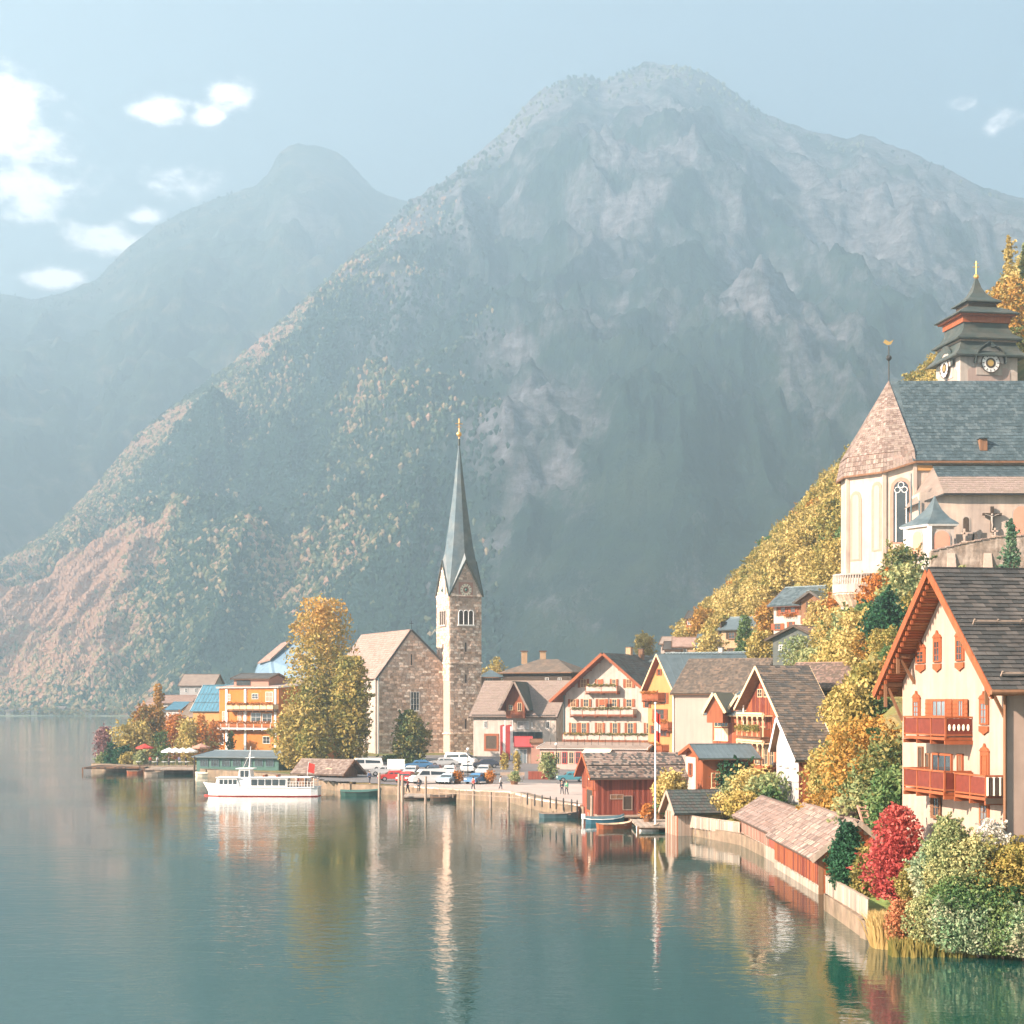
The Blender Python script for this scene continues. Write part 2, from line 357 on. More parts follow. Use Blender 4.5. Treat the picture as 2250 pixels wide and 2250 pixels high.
# woods on the mountain: low faceted tree crowns, sized as trees, as one mass
def mountain_wood(name, G, cnt, cols, seed, selector, hmul=1.0, group=None):
    Xw, Y, z, S, PX = G; r = np.random.default_rng(seed)
    rr, cc = Xw.shape
    vs = []; fs = []; mi = []
    need = cnt; base = 0
    ii = r.integers(0, rr - 16, cnt * 4); jj = r.integers(0, cc - 1, cnt * 4); fu = r.random(cnt * 4); fv = r.random(cnt * 4)
    def bil(A): return (A[ii, jj] * (1 - fu) + A[ii, jj + 1] * fu) * (1 - fv) + (A[ii + 1, jj] * (1 - fu) + A[ii + 1, jj + 1] * fu) * fv
    x = bil(Xw); y = bil(Y); zz = bil(z); px = (x / y) * F + CX; s = bil(S)
    keep = selector(px, s, x, y, zz, r); k = np.nonzero(keep)[0][:cnt]
    x = x[k]; y = y[k]; zz = zz[k]; n = len(k)
    h = (4 + 4.5 * r.random(n)) * hmul; w = h * (0.30 + 0.22 * r.random(n))
    ang = np.arange(5) * 2 * np.pi / 5
    ring = np.stack([np.cos(ang), np.sin(ang)], -1)
    V = np.zeros((n, 7, 3)); V[:, 0] = np.stack([x, y, zz - 3], -1)
    for q in range(5):
        jit = 0.75 + 0.5 * r.random(n)
        V[:, 1 + q] = np.stack([x + ring[q, 0] * w * jit, y + ring[q, 1] * w * jit, zz + h * (0.35 + 0.35 * r.random(n))], -1)
    V[:, 6] = np.stack([x + r.normal(0, .6, n), y, zz + h], -1)
    fq = np.array([(0, 1 + (q + 1) % 5, 1 + q) for q in range(5)] + [(6, 1 + q, 1 + (q + 1) % 5) for q in range(5)])
    Fa = (fq[None] + (np.arange(n) * 7)[:, None, None]).reshape(-1, 3)
    me = bpy.data.meshes.new(name); me.from_pydata(V.reshape(-1, 3).tolist(), [], Fa.tolist())
    for c in cols: me.materials.append(c)
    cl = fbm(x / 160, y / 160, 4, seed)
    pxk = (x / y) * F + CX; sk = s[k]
    warm_shift = np.clip((pxk - 330) / 420, -.30, .55) * (1 - np.clip((sk - .72) * 6, 0, 1))  # more autumn crowns to the left, partly painting in the warm glow there
    pick = np.clip(((cl - 0.3) / 0.4 + r.normal(0, .28, n) - warm_shift) * len(cols), 0, len(cols) - 1).astype(int)
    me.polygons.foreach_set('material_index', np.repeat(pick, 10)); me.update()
    o = bpy.data.objects.new(name, me); COL.objects.link(o); o['kind'] = 'stuff'
    return o
def solid(name, c, rough=0.9): return mat(name, c, rough=rough, var=0.1, scale=0.05, spec=0.1)
FC = [solid('far_crowns_dark', (0.02, 0.045, 0.03)), solid('far_crowns_green', (0.045, 0.075, 0.035)), solid('far_crowns_moss', (0.17, 0.17, 0.08)), solid('far_crowns_ochre', (0.42, 0.28, 0.15)), solid('far_crowns_rust', (0.50, 0.27, 0.17))]  # autumn crowns; ochre and rust lightened so the leaf colour carries warm sun glow
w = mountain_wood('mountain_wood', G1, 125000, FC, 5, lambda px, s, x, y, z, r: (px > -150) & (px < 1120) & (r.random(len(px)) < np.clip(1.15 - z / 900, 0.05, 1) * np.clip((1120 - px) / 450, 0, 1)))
tag(w, 'autumn woods of green, ochre and rust trees covering the lower slopes of the big mountain', 'forest')
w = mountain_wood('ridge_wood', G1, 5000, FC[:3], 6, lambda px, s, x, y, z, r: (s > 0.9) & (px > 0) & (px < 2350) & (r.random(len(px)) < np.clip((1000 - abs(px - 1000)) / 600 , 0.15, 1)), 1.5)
tag(w, 'thin line of dark conifers along the ridge of the big mountain', 'forest')
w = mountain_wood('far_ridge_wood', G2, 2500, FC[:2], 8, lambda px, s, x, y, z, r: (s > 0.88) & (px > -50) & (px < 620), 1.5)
tag(w, 'dark conifers along the low left shoulder of the far mountain', 'forest')

# ---------------------------------------------------------------- lake
def water_mat():
    m = bpy.data.materials.new('lake_water'); m.use_nodes = True; nt = m.node_tree; N = nt.nodes; L = nt.links
    b = N['Principled BSDF']; b.inputs['Base Color'].default_value = (0.004, 0.048, 0.040, 1); b.inputs['Roughness'].default_value = 0.03; b.inputs['IOR'].default_value = 1.8; b.inputs['Specular IOR Level'].default_value = 0.9
    tc = N.new('ShaderNodeTexCoord')
    def wave(scale, st, rot, det=3):
        mp = N.new('ShaderNodeMapping'); mp.inputs['Scale'].default_value = st; mp.inputs['Rotation'].default_value = (0, 0, rot); L.new(tc.outputs['Object'], mp.inputs[0])
        n = N.new('ShaderNodeTexNoise'); n.inputs['Scale'].default_value = scale; n.inputs['Detail'].default_value = det; n.inputs['Roughness'].default_value = 0.55; n.inputs['Distortion'].default_value = 0.4; L.new(mp.outputs[0], n.inputs['Vector']); return n.outputs[0]
    a = wave(0.55, (1, 1.6, 1), 0.15); c = wave(1.9, (1, 1.5, 1), -0.25, 2); e = wave(0.03, (1, 1, 1), 0.3, 3)
    # wind patches decide how strong the ripples are
    r = N.new('ShaderNodeMapRange'); L.new(e, r.inputs[0]); r.inputs[1].default_value = 0.4; r.inputs[2].default_value = 0.62; r.inputs[3].default_value = 0.3; r.inputs[4].default_value = 1.6
    s1 = N.new('ShaderNodeMath'); s1.operation = 'MULTIPLY_ADD'; L.new(c, s1.inputs[0]); s1.inputs[1].default_value = 0.32; L.new(a, s1.inputs[2])
    bp = N.new('ShaderNodeBump'); bp.inputs['Strength'].default_value = 1.0
    s2 = N.new('ShaderNodeMath'); s2.operation = 'MULTIPLY'; L.new(s1.outputs[0], s2.inputs[0]); L.new(r.outputs[0], s2.inputs[1])
    bp.inputs['Distance'].default_value = 0.024
    L.new(s2.outputs[0], bp.inputs['Height']); L.new(bp.outputs[0], b.inputs['Normal'])
    return m
mb = MB(); mb.add([(-3000, -60, 0), (3000, -60, 0), (3000, 6500, 0), (-3000, 6500, 0)], [(0, 1, 2, 3)])
lake = mb.build('lake_water', water_mat()); lake['kind'] = 'structure'
# ---------------------------------------------------------------- palette
M = {}
def defm(k, *a, **kw): M[k] = mat(k, *a, **kw); return M[k]
defm('stone_mortar', (0.50, 0.38, 0.31), rough=0.95, var=0.1, scale=3)
defm('stone_a', (0.70, 0.51, 0.40), var=0.2, scale=2.5, col2=(0.50, 0.36, 0.27), obj_random=0.28, bump=0.3)
defm('stone_b', (0.84, 0.69, 0.58), var=0.18, scale=2.5, col2=(0.50, 0.36, 0.27), obj_random=0.25, bump=0.3)
defm('stone_c', (0.54, 0.38, 0.29), var=0.2, scale=2.5, col2=(0.46, 0.30, 0.2), obj_random=0.3, bump=0.3)
STONES = [M['stone_a'], M['stone_b'], M['stone_c']]
defm('plaster_white', (0.47, 0.405, 0.355), rough=0.9, var=0.08, scale=0.9, streak=0.2)
defm('plaster_cream', (0.41, 0.30, 0.24), rough=0.9, var=0.07, scale=0.9, streak=0.15)
defm('plaster_church', (0.44, 0.35, 0.295), rough=0.9, var=0.08, scale=0.5, streak=0.14, col2=(0.58, 0.46, 0.37), mix_scale=0.3)
defm('plaster_pink', (0.62, 0.29, 0.20), rough=0.9, var=0.06, scale=1)
defm('plaster_trim', (0.44, 0.24, 0.18), rough=0.9, var=0.06, scale=1)
defm('plaster_rose', (0.42, 0.31, 0.27), rough=0.9, var=0.05, scale=0.4, streak=0.08)
defm('plaster_orange', (0.50, 0.17, 0.035), rough=0.9, var=0.07, scale=0.7, streak=0.1)
defm('plaster_ochre', (0.46, 0.24, 0.09), rough=0.9, var=0.07, scale=0.7, streak=0.1)
defm('plaster_tan', (0.46, 0.30, 0.18), rough=0.9, var=0.08, scale=0.7, streak=0.1)
defm('plaster_grey', (0.40, 0.38, 0.37), rough=0.9, var=0.05, scale=0.6, streak=0.08)
defm('wood_orange', (0.27, 0.077, 0.029), rough=0.7, var=0.16, scale=3, stretch=(1, 1, 0.15), obj_random=0.12)
defm('wood_red', (0.26, 0.065, 0.04), rough=0.8, var=0.2, scale=3, stretch=(1, 1, 0.12), obj_random=0.14)
defm('wood_brown', (0.19, 0.095, 0.05), rough=0.8, var=0.2, scale=3, stretch=(1, 1, 0.15), obj_random=0.15)
defm('wood_dark', (0.065, 0.045, 0.032), rough=0.8, var=0.2, scale=3, obj_random=0.15)
defm('wood_balcony', (0.15, 0.032, 0.019), rough=0.6, var=0.15, scale=4, obj_random=0.12)
defm('wood_soffit', (0.30, 0.12, 0.05), rough=0.7, var=0.18, scale=5, obj_random=0.1)
defm('wood_pale', (0.36, 0.27, 0.21), rough=0.85, var=0.16, scale=2.5, stretch=(1, 1, 0.2), obj_random=0.16)
defm('wood_grey', (0.33, 0.27, 0.22), rough=0.9, var=0.2, scale=2.5, stretch=(1, 1, 0.2), obj_random=0.25)
defm('wood_cream', (0.70, 0.50, 0.30), rough=0.8, var=0.1, scale=3, obj_random=0.08)
defm('roof_brown', (0.135, 0.105, 0.082), rough=0.85, var=0.2, scale=1.2, col2=(0.19, 0.135, 0.10), obj_random=0.18)
defm('roof_brown_b', (0.10, 0.08, 0.065), rough=0.85, var=0.2, scale=1.2, obj_random=0.18)
defm('roof_dark', (0.058, 0.054, 0.05), rough=0.75, var=0.2, scale=1.0, col2=(0.085, 0.075, 0.066), obj_random=0.2, spec=0.4)
defm('roof_dark_b', (0.045, 0.045, 0.043), rough=0.8, var=0.2, scale=1.0, obj_random=0.2)
defm('roof_slate', (0.062, 0.092, 0.105), rough=0.55, var=0.18, scale=1.4, col2=(0.095, 0.125, 0.135), mix_scale=0.5, spec=0.5, obj_random=0.15)
defm('roof_slate_b', (0.05, 0.075, 0.085), rough=0.5, var=0.18, scale=1.4, spec=0.5, obj_random=0.15)
defm('roof_pink', (0.28, 0.185, 0.15), rough=0.85, var=0.2, scale=1.4, col2=(0.27, 0.18, 0.145), obj_random=0.15)
defm('roof_green', (0.045, 0.062, 0.058), rough=0.6, var=0.15, scale=1.0, col2=(0.075, 0.08, 0.07), spec=0.4, obj_random=0.12)
defm('roof_metal', (0.17, 0.21, 0.22), rough=0.42, var=0.12, scale=0.8, metal=0.5, spec=0.5)
defm('roof_blue', (0.07, 0.19, 0.26), rough=0.25, var=0.1, scale=0.8, metal=0.3, spec=0.6)
defm('roof_tan', (0.26, 0.20, 0.165), rough=0.85, var=0.14, scale=0.8, obj_random=0.14)
defm('shingle_a', (0.28, 0.21, 0.18), rough=0.9, var=0.2, scale=4, stretch=(1, 1, 1), obj_random=0.3)
defm('shingle_b', (0.20, 0.14, 0.115), rough=0.9, var=0.2, scale=4, obj_random=0.3)
defm('copper_green', (0.09, 0.15, 0.17), rough=0.5, var=0.12, scale=1, metal=0.3)
defm('gold', (0.85, 0.50, 0.16), rough=0.35, metal=0.8, var=0.05)
defm('iron', (0.04, 0.04, 0.04), rough=0.5, metal=0.4, var=0.1)
defm('white_paint', (0.82, 0.80, 0.77), rough=0.5, var=0.04, scale=2)
defm('cream_paint', (0.80, 0.70, 0.55), rough=0.6, var=0.04, scale=2)
defm('red_paint', (0.55, 0.05, 0.035), rough=0.6, var=0.08, scale=2)
defm('banner_red', (0.42, 0.06, 0.06), rough=0.8, var=0.06, scale=2)
defm('green_paint', (0.05, 0.12, 0.10), rough=0.5, var=0.08)
defm('glass', (0.035, 0.045, 0.05), rough=0.08, var=0.3, scale=0.5, spec=0.9)
defm('glass_bright', (0.16, 0.20, 0.22), rough=0.08, var=0.3, scale=0.5, spec=0.9)
defm('asphalt', (0.17, 0.155, 0.15), rough=0.9, var=0.12, scale=0.6)
defm('paving', (0.42, 0.34, 0.30), rough=0.9, var=0.1, scale=0.5)
defm('quay', (0.25, 0.18, 0.125), rough=0.9, var=0.25, scale=0.8, col2=(0.20, 0.15, 0.10), streak=0.2, bump=0.4, bscale=4)
defm('tyre', (0.03, 0.03, 0.03), rough=0.8, var=0.1)
defm('rim', (0.45, 0.45, 0.46), rough=0.4, metal=0.6, var=0.05)
defm('lamp_white', (0.8, 0.8, 0.78), rough=0.2, var=0.02)
defm('lamp_red', (0.5, 0.03, 0.02), rough=0.3, var=0.02)
defm('trunk_bark', (0.10, 0.07, 0.05), rough=0.95, var=0.25, scale=5)
defm('skin', (0.55, 0.33, 0.23), rough=0.6, var=0.03)
defm('cloth_dark', (0.04, 0.045, 0.06), rough=0.9); defm('cloth_green', (0.07, 0.25, 0.16), rough=0.9); defm('cloth_red', (0.45, 0.06, 0.05), rough=0.9)
defm('cloth_blue', (0.08, 0.13, 0.25), rough=0.9); defm('cloth_white', (0.7, 0.68, 0.65), rough=0.9); defm('hair', (0.06, 0.035, 0.02), rough=0.9)
Y_ = (0.62, 0.36, 0.09); O_ = (0.58, 0.22, 0.05); G_ = (0.10, 0.16, 0.04); OL = (0.24, 0.20, 0.06); DG = (0.02, 0.07, 0.035)
LF = {
 'gold': leaf_mat('leaves_gold', [(0.17, 0.16, 0.045), (0.36, 0.29, 0.08), (0.54, 0.40, 0.13), (0.60, 0.47, 0.19)]),
 'ochre': leaf_mat('leaves_ochre', [(0.14, 0.13, 0.035), (0.36, 0.22, 0.05), (0.52, 0.26, 0.055), (0.60, 0.36, 0.10)]),
 'orange': leaf_mat('leaves_orange', [(0.20, 0.11, 0.035), (0.44, 0.17, 0.04), (0.58, 0.22, 0.045), (0.62, 0.32, 0.08)]),
 'olive': leaf_mat('leaves_olive', [(0.05, 0.08, 0.025), (0.14, 0.15, 0.04), (0.30, 0.24, 0.07), (0.46, 0.33, 0.10)]),
 'green': leaf_mat('leaves_green', [(0.025, 0.07, 0.03), (0.07, 0.15, 0.05), (0.17, 0.24, 0.08), (0.32, 0.34, 0.13)]),
 'palegreen': leaf_mat('leaves_pale_green', [(0.08, 0.14, 0.05), (0.20, 0.26, 0.11), (0.38, 0.38, 0.17), (0.55, 0.45, 0.20)]),
 'dark': leaf_mat('leaves_dark_green', [(0.008, 0.03, 0.02), (0.018, 0.07, 0.035), (0.03, 0.12, 0.05), (0.07, 0.18, 0.07)]),
 'red': leaf_mat('leaves_red', [(0.24, 0.035, 0.035), (0.42, 0.065, 0.06), (0.58, 0.12, 0.10), (0.62, 0.25, 0.18)], trans=0.35),
 'purple': leaf_mat('leaves_purple', [(0.12, 0.05, 0.06), (0.24, 0.11, 0.12), (0.34, 0.18, 0.17), (0.40, 0.27, 0.2)]),
 'mixed': leaf_mat('leaves_mixed', [(0.04, 0.10, 0.04), (0.20, 0.22, 0.07), (0.45, 0.30, 0.09), (0.58, 0.26, 0.06)]),
 'reed': leaf_mat('reed_leaves', [(0.26, 0.17, 0.06), (0.46, 0.32, 0.12), (0.60, 0.44, 0.18), (0.64, 0.50, 0.26)]),
 'mixed_big': leaf_mat('leaves_big_tree', [(0.08, 0.12, 0.03), (0.24, 0.23, 0.06), (0.46, 0.34, 0.10), (0.60, 0.34, 0.09)], top=(10, 26, -0.12, 0.4)),
 'olive_gold': leaf_mat('leaves_olive_gold', [(0.10, 0.13, 0.035), (0.28, 0.26, 0.07), (0.42, 0.30, 0.08), (0.56, 0.40, 0.13)]),
 'green_ochre': leaf_mat('leaves_green_ochre', [(0.03, 0.08, 0.03), (0.09, 0.14, 0.05), (0.25, 0.22, 0.07), (0.44, 0.30, 0.09)]),
 'olive_orange': leaf_mat('leaves_olive_orange', [(0.07, 0.09, 0.03), (0.20, 0.16, 0.05), (0.42, 0.20, 0.05), (0.50, 0.22, 0.05)]),
 'palegold': leaf_mat('leaves_pale_gold', [(0.22, 0.20, 0.06), (0.44, 0.34, 0.11), (0.60, 0.46, 0.17), (0.68, 0.55, 0.24)]),
 'willow': leaf_mat('leaves_willow', [(0.06, 0.14, 0.07), (0.16, 0.26, 0.14), (0.36, 0.40, 0.24), (0.58, 0.54, 0.36)]),
 'rose': leaf_mat('leaves_rose', [(0.06, 0.16, 0.07), (0.18, 0.30, 0.15), (0.42, 0.42, 0.26), (0.62, 0.36, 0.30)]),
 'redgreen': leaf_mat('leaves_red_green', [(0.10, 0.12, 0.04), (0.30, 0.18, 0.07), (0.50, 0.17, 0.08), (0.58, 0.30, 0.14)]),
 'white': leaf_mat('white_blossom', [(0.30, 0.30, 0.20), (0.60, 0.56, 0.48), (0.75, 0.70, 0.64), (0.8, 0.78, 0.74)]),
 'blue_spruce': leaf_mat('needles_blue_green', [(0.02, 0.06, 0.04), (0.06, 0.14, 0.08), (0.14, 0.24, 0.13), (0.28, 0.34, 0.18)]),
}
# ---------------------------------------------------------------- roofs and houses
def tile_slope(parent, name, mats, p0, U, V, rows, cols, thick=0.05, cap=300, jitter=0.0, hexoff=True, lift=0.03, clip=None):
    """tiles over the slope p0 + a*U + b*V, b up the slope; individual boxes, lower edge proud"""
    U = Vector(U); V = Vector(V); p0 = Vector(p0); lu = U.length; lv = V.length; uu = U / lu; vv = V / lv; n = uu.cross(vv).normalized()
    if n.z < 0: n = -n
    du = lu / cols; dv = lv / rows; out = []
    for i in range(rows):
        off = 0.5 * du if (i % 2 and hexoff) else 0
        for j in range(cols + (1 if off else 0)):
            a0 = max(0, j * du - off); a1 = min(lu, (j + 1) * du - off)
            if a1 - a0 < 0.2 * du: continue
            if clip and not clip((a0 + a1) / 2 / lu, (i + .5) / rows): continue
            jt = random.uniform(-jitter, jitter)
            c = p0 + uu * (a0 + a1) / 2 + vv * ((i + 0.5) * dv + jt * dv) + n * (thick * 0.5 + lift + random.uniform(0, lift * 0.6))
            vt = (vv + n * (-(thick * 0.8) / dv)).normalized()      # lower edge lifted over the course below
            nt = uu.cross(vt); nt = nt if nt.z > 0 else -nt
            out.append(frame(c, uu * (a1 - a0) * 0.965, vt * dv * 1.12, nt * thick))
    random.shuffle(out)
    pieces(name, mats, parent, out, cap)
class House:
    def __init__(s, name, label, A, B, zb, ze, zr, d, wall, roof, ridge='v', cat='house', rp=0.5, ze2=None, group=None, eo=0.8, go=0.6, soffit=None, th=0.22, edge=None, nowall=False, dirfix=None):
        s.O = Vector((X(A[0], A[1]), A[1], 0)); Bp = Vector((X(B[0], B[1]), B[1], 0))
        s.u = (Bp - s.O).normalized(); s.w = (Bp - s.O).length; s.v = Vector((-s.u.y, s.u.x, 0)); s.d = d
        s.zb, s.ze, s.zr, s.ridge, s.rp = zb, ze, zr, ridge, rp; s.ze2 = ze2 if ze2 is not None else ze
        s.root = thing(name, label, cat, s.P(s.w / 2, d / 2, zb), group)
        s.roofm = roof; s.eo, s.go, s.th = eo, go, th
        if not nowall:
            mb = MB()
            if ridge == 'v':
                prof = [(0, zb - 1), (s.w, zb - 1), (s.w, s.ze2), (s.w * rp, zr), (0, ze)]
                mb.slab([s.P(a, 0, z) for a, z in prof], s.v, d)
            else:
                prof = [(0, zb - 1), (d, zb - 1), (d, s.ze2), (d * rp, zr), (0, ze)]
                mb.slab([s.P(0, b, z) for b, z in prof], s.u, s.w)
            s.wall = mb.build('wall', wall, s.root)
        s.make_roof(roof, soffit or M['wood_soffit'], edge or M['wood_brown'])
    def P(s, a, b, z): return s.O + s.u * a + s.v * b + Vector((0, 0, z - s.O.z))
    def slopes(s):
        """list of (p_eave_start, U along eave, V from eave up to ridge)"""
        g, e = s.go, s.eo; out = []
        if s.ridge == 'v':
            r = s.w * s.rp
            for (ea, ez, run, sg) in ((0, s.ze, r, -1), (s.w, s.ze2, s.w - r, 1)):
                k = (s.zr - ez) / run; p = s.P(ea + sg * e, -g, ez - k * e); q = s.P(r, -g, s.zr)
                out.append((p, s.v * (s.d + 2 * g), q - p))
        else:
            r = s.d * s.rp
            for (eb, ez, run, sg) in ((0, s.ze, r, -1), (s.d, s.ze2, s.d - r, 1)):
                k = (s.zr - ez) / run; p = s.P(-g, eb + sg * e, ez - k * e); q = s.P(-g, r, s.zr)
                out.append((p, s.u * (s.w + 2 * g), q - p))
        return out
    def make_roof(s, roofm, soffit, edge):
        top = MB(); sof = MB(); s.sl = []
        for (p, U, V) in s.slopes():
            n = U.cross(V).normalized()
            if n.z < 0: n = -n
            lift = Vector((0, 0, 0.06)); s.sl.append((p + lift + n * s.th, U, V, n))
            top.slab([p + lift + n * 0.06, p + U + lift + n * 0.06, p + U + V + lift + n * 0.06, p + V + lift + n * 0.06], n, s.th - 0.06)
            sof.slab([p + lift, p + U + lift, p + U + V + lift, p + V + lift], n, 0.057)
            vv = V.normalized(); uu = U.normalized()
            for q, sg in ((p, -1), (p + U, 1)):      # barge boards
                a = q + lift + n * (s.th / 2) + uu * sg * 0.035; fas = MB(); fas.bar(a - vv * 0.05, a + V, 0.06, s.th + 0.12, up=n); fas.build('barge_board', edge, s.root)
        if soffit is not None: sof.build('soffit', soffit, s.root)
        s.roof = top.build('roof', roofm, s.root)
        # ridge capping
        rb = MB(); (p, U, V, n) = s.sl[0]; rb.bar(p + V + Vector((0, 0, .03)), p + V + U + Vector((0, 0, .03)), 0.28, 0.14); rb.build('ridge_cap', roofm, s.root)
    def tiles(s, idx, rows, cols, mats, name='roof_tile', cap=300, thick=0.05, parent=None, clip=None, lift=0.02):
        p, U, V, n = s.sl[idx]
        tile_slope(parent or s.root, name, mats, p, U, V, rows, cols, thick, cap, clip=clip, lift=lift)
    def seams(s, idx, cols, m=None, w=0.05):
        p, U, V, n = s.sl[idx]; mb = MB()
        for j in range(cols + 1):
            q = p + U * (j / cols) + n * 0.02; mb.bar(q, q + V * 0.995, w, 0.05, up=n)
        mb.build('seam', m or s.roofm, s.root)
    def face(s, f):
        if f == 'f': return s.P(0, 0, 0), s.u, -s.v
        if f == 'r': return s.P(s.w, 0, 0), s.v, s.u
        if f == 'l': return s.P(0, s.d, 0), -s.v, -s.u
        return s.P(s.w, s.d, 0), -s.u, s.v
    def fp(s, f, px, py):
        o, t, n = s.face(f); k = (px - CX) / F
        Y = (o.x * n.x + o.y * n.y) / (k * n.x + n.y); p = Vector((k * Y, Y, 0))
        return (p - Vector((o.x, o.y, 0))).dot(t), Z(py, Y)
    def winp(s, f, x0, y0, x1, y1, **k):
        a0, z1 = s.fp(f, x0, y0); a1, _ = s.fp(f, x1, y0); ac, _q = s.fp(f, (x0 + x1) / 2, y1); _, zt = s.fp(f, (x0 + x1) / 2, y0)
        return s.win(f, (a0 + a1) / 2, _q, abs(a1 - a0), zt - _q, **k)
    def win(s, f, a, z, w, h, rows=2, cols=2, fm=None, gm=None, shut=None, sill=True, ft=0.07, lintel=None, name='window', shw=0.5, arch=False, shopen=1.0, surround=None):
        o, t, n = s.face(f); c = Vector((o.x, o.y, 0)) + t * a
        def q(da, dz, dn): return c + t * da + n * dn + Vector((0, 0, z + dz))
        mb = MB(); fm = fm or M['white_paint']
        mb.bar(q(-w / 2, ft / 2, .06), q(w / 2, ft / 2, .06), 0.10, ft, up=(0, 0, 1)); mb.bar(q(-w / 2, h - ft / 2, .06), q(w / 2, h - ft / 2, .06), 0.10, ft)
        for sg in (-1, 1): mb.bar(q(sg * (w / 2 - ft / 2), ft, .06), q(sg * (w / 2 - ft / 2), h - ft, .06), ft, 0.10, up=n)
        for i in range(1, cols): mb.bar(q(-w / 2 + w * i / cols, ft, .08), q(-w / 2 + w * i / cols, h - ft, .08), 0.04, 0.05, up=n)
        for i in range(1, rows): mb.bar(q(-w / 2 + ft, h * i / rows, .075), q(w / 2 - ft, h * i / rows, .075), 0.05, 0.035)
        fr = mb.build(name, fm, s.root)
        mb = MB(); mb.slab([q(-w / 2 + .01, .01, 0.062), q(w / 2 - .01, .01, 0.062), q(w / 2 - .01, h - .01, 0.062), q(-w / 2 + .01, h - .01, 0.062)], n, 0.014); mb.build('pane', gm or M['glass'], fr)
        if sill:
            mb = MB(); mb.bar(q(-w / 2 - .08, -.04, .1), q(w / 2 + .08, -.04, .1), 0.2, 0.07); mb.build('sill', fm, fr)
        if surround:
            mb = MB(); e = 0.16
            mb.bar(q(-w / 2 - e, h + e / 2 + .002, .04), q(w / 2 + e, h + e / 2 + .002, .04), .08, e); 
            for sg in (-1, 1): mb.bar(q(sg * (w / 2 + e / 2 + .002), 0, .04), q(sg * (w / 2 + e / 2 + .002), h, .04), e, .08, up=n)
            # curved pediment and apron
            mb.slab([q(-w / 2 - e * 1.3, h + e, .02), q(w / 2 + e * 1.3, h + e, .02), q(w / 2, h + e + .16, .02), q(w * .18, h + e + .22, .02), q(0, h + e + .4, .02), q(-w * .18, h + e + .22, .02), q(-w / 2, h + e + .16, .02)], n, .1)
            mb.slab([q(-w / 2 - e, -.34, .02), q(-w * .2, -.46, .02), q(0, -.54, .02), q(w * .2, -.46, .02), q(w / 2 + e, -.34, .02), q(w / 2 + e, -.08, .02), q(-w / 2 - e, -.08, .02)], n, .08)
            mb.build('surround', surround, fr)
        if shut:
            for sg in (-1, 1):
                mb = MB(); ww = w * shw; x0 = sg * (w / 2 + .02); x1 = sg * (w / 2 + .02 + ww * shopen); dn = 0.05 + ww * 0.35 * (1 - shopen)
                mb.slab([q(x0, 0, .04), q(x1, 0, .04 + dn), q(x1, h, .04 + dn), q(x0, h, .04)], n, 0.04)
                for i in range(1, 4): mb.bar(q(x0, h * i / 4, .10), q(x1, h * i / 4, .10 + dn), 0.02, 0.05)
                mb.build('shutter', shut, fr)
        return fr
    def balcony(s, f, a0, a1, z, depth=1.1, rh=1.0, m=None, fm=None, npan=4, style='panel', floor=True):
        o, t, n = s.face(f); c = Vector((o.x, o.y, 0)); m = m or M['wood_balcony']; fm = fm or m
        def q(a, dz, dn): return c + t * a + n * dn + Vector((0, 0, z + dz))
        mb = MB()
        mb.slab([q(a0, -.14, .02), q(a1, -.14, .02), q(a1, -.14, depth), q(a0, -.14, depth)], (0, 0, 1), 0.14)
        for k in range(npan + 1):
            a = a0 + (a1 - a0) * k / npan; mb.bar(q(a, 0, depth - .06), q(a, rh, depth - .06), .09, .09, up=n); mb.bar(q(a, -.26, 0), q(a, -.26, depth), .12, .2)
        mb.bar(q(a0 - .05, rh, depth - .06), q(a1 + .05, rh, depth - .06), .14, .09); mb.bar(q(a0, .12, depth - .06), q(a1, .12, depth - .06), .08, .08)
        for a in (a0, a1): mb.bar(q(a, rh, .02), q(a, rh, depth - .06), .1, .09); mb.bar(q(a, .12, .02), q(a, .12, depth - .06), .08, .08)
        b = mb.build('balcony', fm, s.root)
        if style == 'panel':
            for k in range(npan):
                x0 = a0 + (a1 - a0) * k / npan + .06; x1 = a0 + (a1 - a0) * (k + 1) / npan - .06
                mb = MB(); mb.slab([q(x0, .17, depth - .08), q(x1, .17, depth - .08), q(x1, rh - .07, depth - .08), q(x0, rh - .07, depth - .08)], n, .035); mb.build('railing_panel', m, b)
            for a in (a0, a1):
                mb = MB(); mb.slab([q(a, .17, .06), q(a, .17, depth - .12), q(a, rh - .07, depth - .12), q(a, rh - .07, .06)], t, .03); mb.build('railing_panel', m, b)
        else:
            nb = int((a1 - a0) / 0.28)
            for k in range(nb):
                a = a0 + (a1 - a0) * (k + .5) / nb; mb = MB(); mb.bar(q(a, .16, depth - .06), q(a, rh - .04, depth - .06), .13, .035, up=n); mb.build('baluster', m, b)
        return b
    def flowers(s, f, a0, a1, z, dn, leafm, sz=0.35):
        o, t, n = s.face(f); c = Vector((o.x, o.y, 0)); L = a1 - a0; N = int(L * 60)
        mb = MB()
        for i in range(N):
            p = c + t * random.uniform(a0, a1) + n * (dn + random.gauss(0, sz * .3)) + Vector((0, 0, z + random.gauss(0, sz * .35)))
            r = Vector((random.gauss(0, 1), random.gauss(0, 1), random.gauss(0, 1))).normalized() * .09; e = r.cross(Vector((0.3, .2, .9))).normalized() * .09
            mb.add([p - r - e, p + r - e, p + r + e, p - r + e], [(0, 1, 2, 3)])
        o_ = mb.build('flower_box', leafm, s.root, stuff=True); return o_
